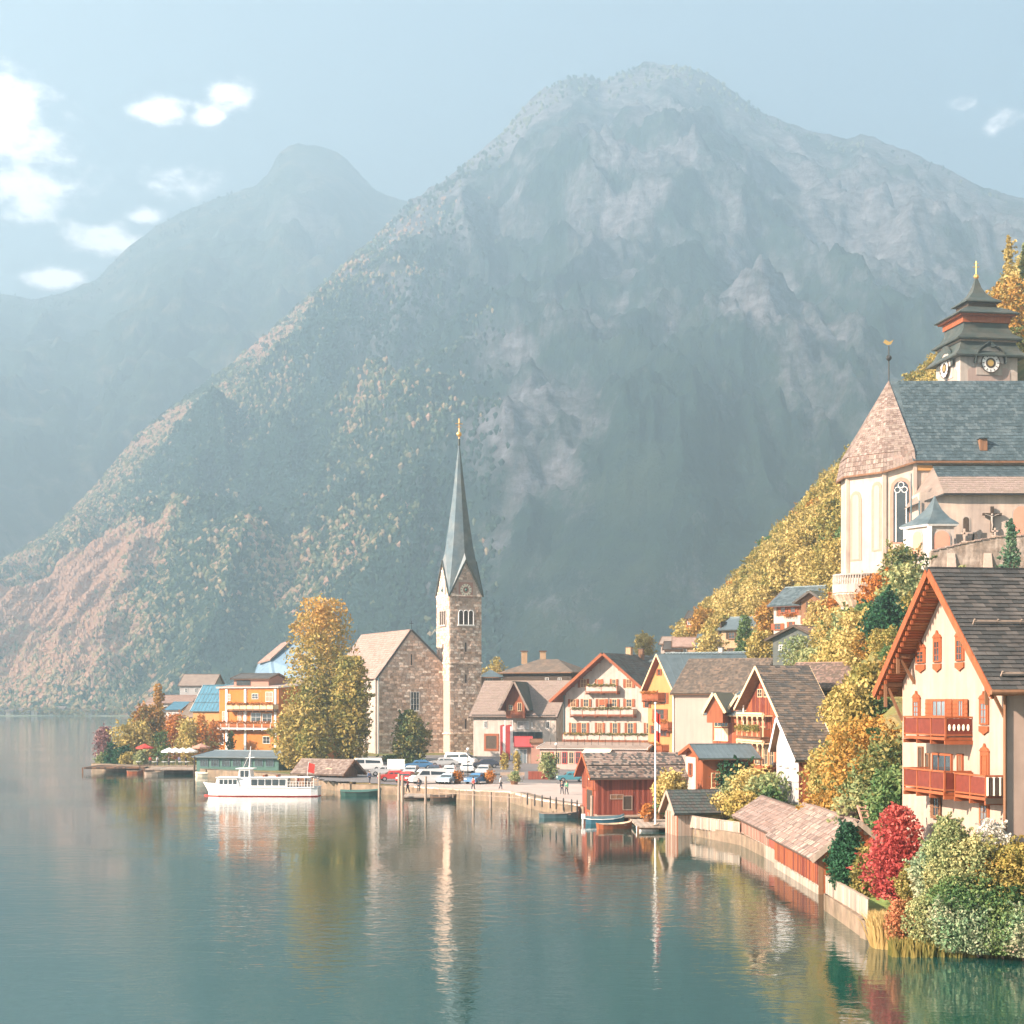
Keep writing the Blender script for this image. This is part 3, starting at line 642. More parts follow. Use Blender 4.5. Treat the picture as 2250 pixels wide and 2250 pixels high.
    def chimney(s, a, b, z0, h, w=0.7, m=None, cap=None):
        mb = MB(); mb.box(s.P(a, b, z0 + h / 2), (w, w, h), math.atan2(s.u.y, s.u.x)); ch = mb.build('chimney', m or M['plaster_tan'], s.root)
        mb = MB(); mb.box(s.P(a, b, z0 + h + .06), (w + .2, w + .2, .12), math.atan2(s.u.y, s.u.x)); mb.build('chimney_cap', cap or M['roof_dark'], ch)
    def purlins(s, n=5, m=None):
        """purlin ends and brackets under the gable overhang on the front"""
        m = m or M['wood_soffit']
        for sgn, ez in ((0, s.ze), (1, s.ze2)):
            for k in range(n):
                f = (k + .2) / n; r = s.w * s.rp
                a = (r * f) if sgn == 0 else s.w - (s.w - r) * f; z = ez + (s.zr - ez) * f
                mb = MB(); mb.bar(s.P(a, -s.go + .1, z - .12), s.P(a, .0, z - .12), .16, .2); mb.build('purlin', m, s.root)
    def planks(s, f, a0, a1, z0, z1, m, pw=0.25, cap=300, name='plank', clip=None, gap=0.94, thick=0.04):
        o, t, n = s.face(f); out = []; k = max(1, int(abs(a1 - a0) / pw)); dw = (a1 - a0) / k
        for i in range(k):
            a = a0 + dw * (i + .5); za, zb_ = (z0, z1) if not clip else clip(a)
            if zb_ - za < .1: continue
            out.append(frame(Vector((o.x, o.y, 0)) + t * a + n * (thick / 2 + .004 + random.uniform(0, .012)) + Vector((0, 0, (za + zb_) / 2)), t * dw * gap, n * thick, Vector((0, 0, zb_ - za))))
        pieces(name, m if isinstance(m, list) else [m], s.root, out, cap)
def stones(parent, o, t, n, L, z0, z1, row=0.62, cap=300, holes=(), top=None, lmin=0.7, lmax=1.5, prefer=None):
    """courses of separate stones standing proud of the mortar on a wall"""
    out = []; nz = max(1, int((z1 - z0) / row)); rh = (z1 - z0) / nz; yaw = t
    for i in range(nz):
        z = z0 + (i + .5) * rh; a = 0.0
        lo, hi = (0, L) if not top else top(z + rh * .5)
        a = lo
        while a < hi - .1:
            l = min(random.uniform(lmin, lmax), hi - a)
            if hi - (a + l) < lmin * .5: l = hi - a
            c = a + l / 2
            if not any(h[0] < c + l * .4 and h[1] > c - l * .4 and h[2] < z + rh * .3 and h[3] > z - rh * .3 for h in holes):
                th = random.uniform(.10, .19)
                out.append(frame(Vector((o.x, o.y, 0)) + t * c + n * (th / 2 - .05) + Vector((0, 0, z)), t * (l - .07), n * th, Vector((0, 0, rh - .06))))
            a += l
    out.sort(key=lambda m_: -m_.to_scale().x * m_.to_scale().z)
    pieces('stone', STONES, parent, out, cap)
# ---------------------------------------------------------------- trees
LOOSE = [5]
def crown_pts(r, H, R, shape, n, lobes):
    """points and outward normals on a cloud of overlapping lobes inside the crown outline"""
    lobes = max(lobes, int(lobes * min(2.5, H / (2 * R))))
    zc = (np.arange(lobes) + r.random(lobes)) / lobes; zc = 0.08 + 0.84 * zc; th = np.arange(lobes) * 2.4 + r.random(lobes)
    env = shape(zc); rc = env * R * (0.18 + 0.52 * r.random(lobes)); lr = (0.22 + 0.36 * r.random(lobes)) * R * np.clip(env, .3, 1)
    C = np.stack([np.cos(th) * rc, np.sin(th) * rc, zc * H], -1)
    k = r.choice(lobes, n, p=lr ** 2 / (lr ** 2).sum()); d = r.normal(size=(n, 3)); d[:, 2] += 0.25; d /= np.linalg.norm(d, axis=1)[:, None]
    rad = lr[k] * (0.70 + 0.42 * r.random(n) ** 1.3); P = C[k] + d * rad[:, None]
    m = int(n / LOOSE[0])                                            # loose outer sprays and inner leaves
    z2 = r.random(m) * .96; t2 = r.random(m) * 6.283; e2 = shape(z2) * R * r.random(m) ** .5 * 1.08
    P[:m] = np.stack([np.cos(t2) * e2, np.sin(t2) * e2, z2 * H], -1)
    K = 44; q = n // 6; kk = r.integers(0, lobes, K); dd = r.normal(size=(K, 3)); dd[:, 2] = np.abs(dd[:, 2]) * .9; dd /= np.linalg.norm(dd, axis=1)[:, None]     # sprigs standing out of the outline
    st = C[kk] + dd * lr[kk][:, None] * .85; ln = np.minimum(R * (.25 + .45 * r.random(K)), 1.5); w_ = r.integers(0, K, q); f_ = r.random(q)
    P[-q:] = st[w_] + dd[w_] * (ln[w_] * f_)[:, None] + r.normal(0, 1, (q, 3)) * (.07 * R * (1.1 - f_))[:, None]
    P[:, 2] = np.clip(P[:, 2], 0.0, H * 1.08)
    return P, d
def leaf_mesh(name, P, D, size, material, r, aspect=1.5, align=0.5, spread=0.7):
    n = len(P); N = D * align + r.normal(size=(n, 3)) * spread; N /= np.linalg.norm(N, axis=1)[:, None]
    T = np.cross(N, r.normal(size=(n, 3))); T /= np.linalg.norm(T, axis=1)[:, None]; B = np.cross(N, T)
    s = size * (0.6 + 0.8 * r.random(n)); a = T * (s * aspect / 2)[:, None]; b = B * (s / 2)[:, None]
    V = np.stack([P - a, P - b * .9 + N * (s * .12)[:, None], P + a, P + b * .9 + N * (s * .12)[:, None]], 1).reshape(-1, 3)
    Fq = np.arange(n * 4).reshape(n, 4)
    me = bpy.data.meshes.new(name); me.vertices.add(n * 4); me.vertices.foreach_set('co', V.ravel())
    me.loops.add(n * 4); me.loops.foreach_set('vertex_index', Fq.ravel()); me.polygons.add(n)
    me.polygons.foreach_set('loop_start', np.arange(n) * 4); me.polygons.foreach_set('loop_total', np.full(n, 4)); me.materials.append(material)
    me.update(calc_edges=True); me.validate(); return me
SH = {
 'round': lambda z: np.sqrt(np.clip(1 - (2 * z - 0.95) ** 2, 0.02, 1)),
 'oval': lambda z: np.clip(np.sin(np.pi * np.clip(z, 0, 1) ** 0.8) ** 0.7, .1, 1),
 'tall': lambda z: np.clip(np.where(z < .25, .55 + z * 1.8, 1.0 - ((z - .25) / .75) ** 2.2 * .75), .1, 1),
 'full': lambda z: np.clip(np.where(z < .35, .72 + z * .8, np.sqrt(np.clip(1 - ((z - .35) / .68) ** 2.4, .03, 1))), .15, 1),
 'cone': lambda z: np.clip(1.02 - z, .04, 1),
 'column': lambda z: np.clip(np.sin(np.pi * (0.12 + 0.86 * z)) ** 0.5, .15, 1),
 'dome': lambda z: np.sqrt(np.clip(1 - z ** 2, 0.03, 1)),
}
def tree_parts(root, H, R, material, shape, n, leaf, seed, trunk=0.2, lobes=22, tm=None, crown_z=0.0, trunk_r=None, limbs=4):
    """trunk with limbs + crown mesh under root (root already placed); local coordinates"""
    r = np.random.default_rng(seed); base = root.location
    P, D = crown_pts(r, H * (1 - crown_z), R, SH[shape], n, lobes); P[:, 2] += H * crown_z
    me = leaf_mesh('crown', P, D, leaf, material, r); cr = bpy.data.objects.new('crown', me); COL.objects.link(cr); cr.parent = root
    mb = MB(); tr = trunk_r or max(.12, H * 0.022); top = H * 0.8
    rd = random.Random(seed); bend = [(base.x + rd.uniform(-.02, .02) * H * (i / 4), base.y + rd.uniform(-.02, .02) * H * (i / 4), base.z - .3 + (top + .3) * i / 4) for i in range(5)]
    mb.tube(bend, [tr, tr * .8, tr * .6, tr * .4, tr * .15], 6)
    for k in range(limbs):
        f = rd.uniform(.25, .7); a = rd.uniform(0, 6.28); z0 = base.z + top * f; L = R * rd.uniform(.5, .8)
        mb.tube([(base.x, base.y, z0), (base.x + math.cos(a) * L * .5, base.y + math.sin(a) * L * .5, z0 + L * .35), (base.x + math.cos(a) * L, base.y + math.sin(a) * L, z0 + L * .8)], [tr * .45, tr * .28, tr * .1], 5)
    mb.build('trunk', tm or M['trunk_bark'], root)
    return cr
_tc = [100]
def tree(name, label, px, Y, zb, H, R, lm, shape='round', n=4000, leaf=.35, cat='tree', group=None, **k):
    _tc[0] += 1
    root = thing(name, label, cat, Vector((X(px, Y), Y, zb)), group)
    tree_parts(root, H, R, LF[lm], shape, n, leaf, _tc[0], **k); return root
def bush(name, label, px, Y, zb, H, R, lm, n=2500, leaf=.25, cat='shrub', shape='dome', group=None, lobes=14, sx=1.0, **k):
    _tc[0] += 1; r = np.random.default_rng(_tc[0])
    root = thing(name, label, cat, Vector((X(px, Y), Y, zb)), group)
    P, D = crown_pts(r, H, R, SH[shape], n, lobes); P[:, 0] *= sx
    me = leaf_mesh('foliage', P, D, leaf, LF[lm], r); cr = bpy.data.objects.new('foliage', me); COL.objects.link(cr); cr.parent = root
    mb = MB(); b = root.location
    for k_ in range(5):
        a = k_ * 1.3; mb.tube([(b.x, b.y, b.z - .2), (b.x + math.cos(a) * R * .35 * sx, b.y + math.sin(a) * R * .35, b.z + H * .55)], [.05, .02], 4)
    mb.build('stem', M['trunk_bark'], root); return root
# ---------------------------------------------------------------- land
SHORE_PX = [(205, 1692), (300, 1697), (420, 1699), (450, 1706), (560, 1713), (640, 1722), (700, 1732), (765, 1741), (880, 1748), (1000, 1756), (1120, 1763), (1165, 1777), (1220, 1788), (1275, 1795)]
SHORE_R = [(9.6, 186), (15.3, 182), (15.3, 160), (17.4, 153), (19.3, 146), (19.9, 126), (19.9, 108), (18.1, 100), (17.9, 88), (18.6, 85.5), (21, 84), (23.6, 83), (27.0, 81.2), (45, 76)]
SHORE = [tuple(W(*p))[:2] for p in SHORE_PX] + SHORE_R
LAND = SHORE + [(200, 74), (200, 640), (20, 640), (-40, 500), (-62, 420), (-74, 345), (-77, 318)]
def inside(x, y, poly):
    c = np.zeros(x.shape, bool); n = len(poly)
    for i in range(n):
        x0, y0 = poly[i]; x1, y1 = poly[(i + 1) % n]
        t = ((y0 > y) != (y1 > y)) & (x < (x1 - x0) * (y - y0) / (y1 - y0 + 1e-12) + x0); c ^= t
    return c
def seg_dist(x, y, pts):
    d = np.full(x.shape, 1e9)
    for (x0, y0), (x1, y1) in zip(pts[:-1], pts[1:]):
        t = np.clip(((x - x0) * (x1 - x0) + (y - y0) * (y1 - y0)) / ((x1 - x0) ** 2 + (y1 - y0) ** 2), 0, 1)
        d = np.minimum(d, np.hypot(x - x0 - t * (x1 - x0), y - y0 - t * (y1 - y0)))
    return d
FOOT = [(60, 62), (80, 60), (98, 46), (108, 27), (128, 26), (160, 27), (200, 27), (240, 29), (300, 22), (350, 22), (450, 28), (640, 43)]
def Hgt(x, y):
    x = np.asarray(x, float); y = np.asarray(y, float)
    d = x - np.interp(y, [f[0] for f in FOOT], [f[1] for f in FOOT])
    base = 1.0 + np.clip((y - 215) / 110, 0, 1) * 1.6 * (x > -30) + np.clip((x - 20) / 3.5, 0, 1) * np.clip((112 - y) / 10, 0, 1) * 4.0 + np.clip((x - 18) / 8, 0, 1) * np.clip((y - 108) / 10, 0, 1) * np.clip((215 - y) / 30, 0, 1) * 2.2
    hill = np.where(d > 0, 1.10 * d + 2.0 * (1 - np.exp(-np.maximum(d, 0) / 3)), 0)
    # church terrace cut level into the slope
    terr = (x > 44) & (x < 105) & (y > 224.5) & (y < 262)
    h = base + hill + np.where(d > 6, (fbm(x / 14 + 50, y / 14 + 50, 3, 5) - .5) * 4, 0)
    cap = np.where(y < 226, 2.5 + np.clip(y - 100, 0, 200) * 0.185, 1e3); h = np.minimum(h, np.maximum(cap, base))
    h = np.where(terr, np.minimum(h, 29.5), h)
    return h
def Hz(x, y): return float(Hgt(np.array([x]), np.array([y]))[0])
def land():
    st = 1.0; xs = np.arange(-92, 202, st); ys = np.arange(68, 642, st); XX, YY = np.meshgrid(xs, ys)
    ins = inside(XX, YY, LAND); sd_ = seg_dist(XX, YY, SHORE + [LAND[-1], LAND[-2], LAND[-3]][::1])
    ZZ = Hgt(XX, YY); ZZ = np.where(ins & (seg_dist(XX, YY, SHORE) > 0.7), ZZ, -2.5)
    r, c = XX.shape; idx = np.arange(r * c).reshape(r, c)
    Fq = np.stack([idx[:-1, :-1], idx[:-1, 1:], idx[1:, 1:], idx[1:, :-1]], -1).reshape(-1, 4)
    zz = ZZ.ravel(); keep = (zz[Fq].max(1) > -2); Fq = Fq[keep]
    me = bpy.data.meshes.new('ground'); me.from_pydata(np.stack([XX, YY, ZZ], -1).reshape(-1, 3).tolist(), [], Fq.tolist())
    me.materials.append(mat('ground_grass', (0.12, 0.13, 0.04), var=0.2, scale=0.4, col2=(0.22, 0.16, 0.06), mix_scale=0.12, rough=0.95, bump=0.4, bscale=2))
    o = bpy.data.objects.new('ground', me); COL.objects.link(o); o['kind'] = 'structure'
land()
def struct(o): o['kind'] = 'structure'; return o
def sheet(name, poly, dz, m, th=0.25):
    """paved sheet following the ground height (fan grid)"""
    xs = [p[0] for p in poly]; ys = [p[1] for p in poly]; st = 1.0
    A, B = np.meshgrid(np.arange(min(xs), max(xs) + st, st), np.arange(min(ys), max(ys) + st, st))
    I = inside(A, B, poly); ZZ = Hgt(A, B) + dz; idx = np.arange(A.size).reshape(A.shape)
    Fq = np.stack([idx[:-1, :-1], idx[:-1, 1:], idx[1:, 1:], idx[1:, :-1]], -1).reshape(-1, 4)
    Fq = Fq[I.ravel()[Fq].all(1)]
    me = bpy.data.meshes.new(name); me.from_pydata(np.stack([A, B, ZZ], -1).reshape(-1, 3).tolist(), [], Fq.tolist()); me.materials.append(m)
    o = bpy.data.objects.new(name, me); COL.objects.link(o); return struct(o)
sheet('parking_ground', [(-26, 236), (-20, 232), (8, 200), (12, 205), (22, 215), (22, 285), (-8, 318), (-30, 310), (-30, 250)], 0.06, M['asphalt'])
sheet('promenade_paving', [(-15, 224), (-7, 216), (0.5, 209), (3, 197), (8, 184), (14, 184), (24, 187), (24, 216), (12, 228), (-14, 238)], 0.10, M['paving'])
# quay walls along the water
def quay(name, pts, z0, z1, t, m, cap=None):
    mb = MB()
    for (a, b) in zip(pts[:-1], pts[1:]):
        d = (Vector((*b, 0)) - Vector((*a, 0))); L = d.length; d.normalize(); nrm = Vector((-d.y, d.x, 0))
        c = (Vector((*a, 0)) + Vector((*b, 0))) / 2 + nrm * t / 2
        mb.box((c.x, c.y, (z0 + z1) / 2), (L + t * .6, t, z1 - z0), math.atan2(d.y, d.x))
    o = mb.build(name, m); struct(o)
    return o
quay('quay_wall', SHORE[:14], -1.2, 1.12, 2.4, M['quay'])
quay('slip_wall', SHORE[13:16], -1.2, 1.12, 2.4, M['quay'])
quay('garden_wall', SHORE_R[2:], -1.2, 0.95, 1.5, M['quay'])
# capping stones of the promenade quay, one by one
def coping(pts, z, w=1.0):
    root = thing('quay_coping', 'pale stone coping blocks along the promenade edge above the water', 'coping', Vector((pts[0][0], pts[0][1], z)))
    out = []
    for (a, b) in zip(pts[:-1], pts[1:]):
        A = Vector((*a, z)); B = Vector((*b, z)); d = B - A; L = d.length; d.normalize(); nrm = Vector((-d.y, d.x, 0)); k = max(1, int(L / 1.4))
        for i in range(k):
            out.append(frame(A + d * (L * (i + .5) / k) + nrm * .3 + Vector((0, 0, .09 + random.uniform(0, .02))), d * (L / k - .06), nrm * .75, Vector((0, 0, .16))))
    pieces('coping_stone', [M['wood_pale'], M['stone_b']], root, out)
coping(SHORE[8:14], 1.12)
# ================================================================ lakeside church with pointed stone tower
def lake_church():
    # --- tower
    FL = Vector((-11.72, 325, 0)); th = math.radians(24); u = Vector((math.cos(th), math.sin(th), 0)); v = Vector((-u.y, u.x, 0)); s = 6.5
    zb = 2.2; ze = Z(1306, 325); zg = Z(1233, 326); zt = Z(972, 327)
    def P(a, b, z): return Vector((FL.x, FL.y, 0)) + u * a + v * b + Vector((0, 0, z))
    root = thing('church_tower', 'tall square stone church tower with steep grey pointed spire and clock by the lake', 'church tower', P(s / 2, s / 2, zb))
    mb = MB(); mb.slab([P(0, 0, zb - 1), P(s, 0, zb - 1), P(s, s, zb - 1), P(0, s, zb - 1)], (0, 0, 1), ze - zb + 1)
    for q in range(4):
        pass
    # four gables above the cornice
    c = P(s / 2, s / 2, zg - 1)
    cor = [P(0, 0, ze), P(s, 0, ze), P(s, s, ze), P(0, s, ze)]
    for i in range(4):
        A, B = cor[i], cor[(i + 1) % 4]; mid = (A + B) / 2; mid = Vector((mid.x, mid.y, zg)); inn = (P(s / 2, s / 2, ze) - (A + B) / 2).normalized() * .5
        mb.add([A, B, mid, A + inn, B + inn, mid + inn], [(0, 1, 2), (5, 4, 3), (0, 2, 5, 3), (1, 4, 5, 2), (0, 3, 4, 1)])
    mb.build('wall', M['stone_mortar'], root)
    # stones on the two faces seen
    def holes(f):
        if f == 'f': return [(1.7, 5.0, Z(1380, 326), Z(1336, 326)), (1.7, 4.9, Z(1314, 326), Z(1278, 326))] + [(3.0, 3.6, Z(y1, 326), Z(y0, 326)) for y0, y1 in ((1412, 1432), (1482, 1500), (1580, 1600))]
        return [(1.7, 4.9, Z(1378, 326), Z(1340, 326)), (2.2, 4.4, Z(1308, 326), Z(1284, 326)), (3.0, 3.5, Z(1430, 326), Z(1414, 326))]
    def topf(z):
        if z < ze: return (0.02, s - .02)
        k = (z - ze) / (zg - ze); return (s / 2 * k + .1, s - s / 2 * k - .1)
    stones(root, P(0, 0, 0), u, -v, s, zb, zg - .5, 0.5, 300, holes('f'), topf, .45, 1.0)
    stones(root, P(0, s, 0), -v, -u, s, zb + 14, zg - .5, 0.5, 0, holes('l'), topf, .45, 1.0)
    # quoins, string courses
    mb = MB()
    for zc in (Z(1456, 325), Z(1612, 325), ze - .15):
        for (a, b) in (((0, 0), (s, 0)), ((0, s), (0, 0)), ((s, 0), (s, s))):
            A = P(a[0], a[1], zc); B = P(b[0], b[1], zc); n = (B - A).cross(Vector((0, 0, 1))).normalized(); mb.bar(A + n * .08, B + n * .08, .32, .26)
    mb.build('string_course', M['stone_b'], root)
    # belfry openings with three arches
    def belfry(f):
        o, t, n = ((P(0, 0, 0), u, -v) if f == 'f' else (P(0, s, 0), -v, -u)); z0 = Z(1372, 326); h = 2.7
        mb = MB(); c = o + t * (s / 2 + .05)
        mb.bar(c - t * 1.7 + n * .12 + Vector((0, 0, z0 - .15)), c + t * 1.7 + n * .12 + Vector((0, 0, z0 - .15)), .4, .3)
        for k in range(4):
            p = c + t * (-1.5 + k) + n * .12; mb.tube([p + Vector((0, 0, z0)), p + Vector((0, 0, z0 + h - .5))], .11, 6)
        for k in range(3):
            q = c + t * (-1 + k) + n * .14; arc = [q + t * (.5 * math.cos(a)) + Vector((0, 0, z0 + h - .5 + .5 * math.sin(a))) for a in [math.pi * i / 6 for i in range(7)]]
            mb.tube(arc, .1, 5)
        w = mb.build('belfry_window', M['white_paint'] if f == 'f' else M['plaster_white'], root)
        for k in range(3):
            q = c + t * (-1 + k) + n * .02; mb = MB()
            mb.slab([q - t * .4 + Vector((0, 0, z0)), q + t * .4 + Vector((0, 0, z0)), q + t * .4 + Vector((0, 0, z0 + h - .5)), q + t * .28 + Vector((0, 0, z0 + h - .15)), q + Vector((0, 0, z0 + h - .02)), q - t * .28 + Vector((0, 0, z0 + h - .15)), q - t * .4 + Vector((0, 0, z0 + h - .5))], n, .08)
            mb.build('sound_opening', M['wood_dark'], w)
    belfry('f'); belfry('l')
    for (f, y0, y1) in (('f', 1412, 1432), ('f', 1482, 1500), ('f', 1580, 1602), ('l', 1414, 1430)):
        o, t, n = ((P(0, 0, 0), u, -v) if f == 'f' else (P(0, s, 0), -v, -u)); c = o + t * (s / 2); mb = MB(); za, zb2 = Z(y1, 326), Z(y0, 326)
        mb.slab([c - t * .14 + n * .01 + Vector((0, 0, za)), c + t * .14 + n * .01 + Vector((0, 0, za)), c + t * .14 + n * .01 + Vector((0, 0, zb2)), c - t * .14 + n * .01 + Vector((0, 0, zb2))], n, .06); mb.build('slit_window', M['wood_dark'], root)
    # clocks
    for f in ('f', 'l'):
        o, t, n = ((P(0, 0, 0), u, -v) if f == 'f' else (P(0, s, 0), -v, -u)); zc = Z(1296, 326); c = o + t * (s / 2) + Vector((0, 0, zc)); mb = MB()
        hh = 1.45
        mb.slab([c - t * hh - Vector((0, 0, hh)) + n * .05, c + t * hh - Vector((0, 0, hh)) + n * .05, c + t * hh + Vector((0, 0, hh)) + n * .05, c - t * hh + Vector((0, 0, hh)) + n * .05], n, .1)
        ck = mb.build('clock', M['plaster_trim'] if f == 'f' else M['plaster_white'], root)
        mb = MB(); N = 24
        for i in range(N):
            a0, a1 = 2 * math.pi * i / N, 2 * math.pi * (i + 1) / N
            q = [c + n * .17 + (t * math.cos(a) + Vector((0, 0, math.sin(a)))) * r_ for r_, a in ((.62, a0), (1.15, a0), (1.15, a1), (.62, a1))]; mb.slab(q, n, .04)
        mb.build('clock_ring', M['cream_paint'], ck)
        mb = MB()
        for i in range(12):
            a = math.pi * i / 6; d = t * math.cos(a) + Vector((0, 0, math.sin(a))); mb.bar(c + n * .24 + d * .85, c + n * .24 + d * 1.12, .09, .05, up=n)
        mb.bar(c + n * .26, c + n * .26 + (t * .35 + Vector((0, 0, .75))), .08, .05, up=n); mb.bar(c + n * .26, c + n * .26 + (t * -.45 + Vector((0, 0, .3))), .1, .05, up=n)
        mb.build('clock_hands', M['iron'], ck)
        mb = MB(); mb.ball(c + n * .2, .3, 8, 4, (1, 1, 1)); mb.build('clock_boss', M['green_paint'], ck)
    # spire: octagon rising from the four gables
    apex = P(s / 2, s / 2, zt); cen = P(s / 2, s / 2, 0); e = .25
    corn = [P(-e, -e, ze - .35), P(s + e, -e, ze - .35), P(s + e, s + e, ze - .35), P(-e, s + e, ze - .35)]
    gab = [P(s / 2, -e, zg + .25), P(s + e, s / 2, zg + .25), P(s / 2, s + e, zg + .25), P(-e, s / 2, zg + .25)]
    # octagonal shaft vertices a little above the gable tips
    zo = zg + 1.2; ro = s * .45
    octv = []
    for k in range(8):
        a = math.radians(30) + math.pi / 8 + k * math.pi / 4; octv.append(cen + Vector((math.cos(a) * ro, math.sin(a) * ro, zo)))
    mb = MB()
    ring = corn[0:1]
    mb2 = MB()
    # lower roof pieces: each corner valley sheet folds to the shaft
    for i in range(4):
        C = corn[i]; G0 = gab[(i - 1) % 4]; G1 = gab[i]; top = cen.lerp(Vector((C.x, C.y, 0)), .0)
        dirc = (Vector((C.x, C.y, 0)) - cen).normalized(); base_c = cen + dirc * ro * 1.02 + Vector((0, 0, zo + 1.2))
        hub0 = cen + (Vector((G0.x, G0.y, 0)) - cen).normalized() * ro * .95 + Vector((0, 0, zo + .4)); hub1 = cen + (Vector((G1.x, G1.y, 0)) - cen).normalized() * ro * .95 + Vector((0, 0, zo + .4))
        mb.add([C, G1, hub1, base_c, hub0, G0], [(0, 1, 2, 3), (0, 3, 4, 5)])
    pts = []
    for k in range(8):
        a = th + k * math.pi / 4; rr = ro * (1.02 if k % 2 else .95)
        pts.append(cen + Vector((math.cos(a) * rr, math.sin(a) * rr, zo + (.9 if k % 2 else .3))))
    mid = [cen + (Vector((p.x, p.y, 0)) - cen) * .47 + Vector((0, 0, zo + (zt - zo) * .52)) for p in pts]
    tip = [cen + (Vector((p.x, p.y, 0)) - cen).normalized() * .12 + Vector((0, 0, zt)) for p in pts]
    mb.loft([pts, mid, tip])
    mb.build('spire', mat('spire_slate', (0.085, 0.125, 0.145), rough=0.45, var=0.18, scale=1.0, spec=0.6, col2=(0.13, 0.155, 0.16), mix_scale=.5), root)
    mb = MB()
    for i in range(4):
        G = gab[i]; 
        for C in (corn[i], corn[(i + 1) % 4]): mb.bar(C, G, .22, .3)
    mb.build('gable_flashing', M['roof_green'], root)
    mb = MB(); mb.tube([apex - Vector((0, 0, .3)), apex + Vector((0, 0, 1.0))], .22, 8); mb.build('spire_cap', M['roof_green'], root)
    mb = MB(); mb.tube([apex + Vector((0, 0, 1)), apex + Vector((0, 0, 4.9))], .08, 6); mb.ball(apex + Vector((0, 0, 1.9)), .5, 10, 6)
    mb.bar(apex + u * -.75 + Vector((0, 0, 3.9)), apex + u * .75 + Vector((0, 0, 3.9)), .14, .14); mb.bar(apex + u * -.5 + Vector((0, 0, 3.3)), apex + u * .5 + Vector((0, 0, 3.3)), .12, .12); mb.build('cross', M['gold'], root)
    # --- nave
    FR2 = P(0, 3.3, 0); w = 12.9; A = FR2 - u * w
    k = lambda p: (p.x / p.y * F + CX, p.y)
    h = House('church_nave', 'stone church nave with gable end and steep pinkish roof beside the pointed tower', k(A), k(FR2), 2.4, Z(1486, 322), Z(1386, 325), 28, M['stone_mortar'], M['roof_pink'], 'v', cat='church', ze2=Z(1458, 328), eo=.5, go=.1, soffit=M['wood_dark'], edge=M['roof_dark'])
    def nt(z):
        zl, zr2, zp = h.ze, h.ze2, h.zr; lo = 0.05; hi = h.w - .05
        if z > zl: lo = (z - zl) / (zp - zl) * h.w / 2 + .1
        if z > zr2: hi = h.w - (z - zr2) / (zp - zr2) * h.w / 2 - .1
        return (lo, hi)
    a0, z0 = h.fp('f', 902, 1562); a1, z1 = h.fp('f', 921, 1520)
    o, t, n = h.face('f')
    stones(h.root, o, t, n, h.w, 2.4, h.zr - .8, .5, 300, [(a0 - .2, a1 + .2, z0, z1), (h.w / 2 - .4, h.w / 2 + .4, Z(1462, 324), Z(1434, 324))], nt, .5, 1.1)
    o, t, n = h.face('l'); mb = MB()
    # side wall: pale buttress strips
    for a in (h.d - 1.0, h.d - 7, h.d - 13):
        mb.bar(h.P(-.25, h.d - a, 2), h.P(-.25, h.d - a, h.ze - .4), .9, .5, up=(h.u))
    mb.build('buttress', M['plaster_white'], h.root)
    mb = MB(); mb.slab([h.P(-.04, 0, 2), h.P(-.04, h.d, 2), h.P(-.04, h.d, h.ze - .1), h.P(-.04, 0, h.ze - .1)], -h.u, .06); mb.build('side_wall', M['plaster_white'], h.root)
    h.win('f', (a0 + a1) / 2, z0, a1 - a0, z1 - z0, rows=3, cols=3, fm=M['white_paint'], gm=M['glass'])
    h.win('f', h.w / 2, Z(1462, 324), .5, 2.2, rows=1, cols=1, fm=M['stone_a'], gm=M['wood_dark'])
    h.tiles(0, 22, 36, [M['roof_pink'], M['roof_tan'], M['shingle_a']], cap=0, thick=.06); 
    mb = MB(); mb.tube([h.P(h.w + .25, -.15, 2), h.P(h.w + .25, -.15, h.ze2)], .14, 6); mb.tube([h.P(-.1, -.2, 2), h.P(-.1, -.2, h.ze - .3)], .13, 6); mb.build('downpipe', M['copper_green'], h.root)
    mb = MB(); p = h.P(h.w / 2, -.1, h.zr + .3); mb.bar(p, p + Vector((0, 0, 1.6)), .08); mb.bar(p + Vector((-.4, 0, 1.1)), p + Vector((.4, 0, 1.1)), .08); mb.build('gable_cross', M['iron'], h.root)
lake_church()

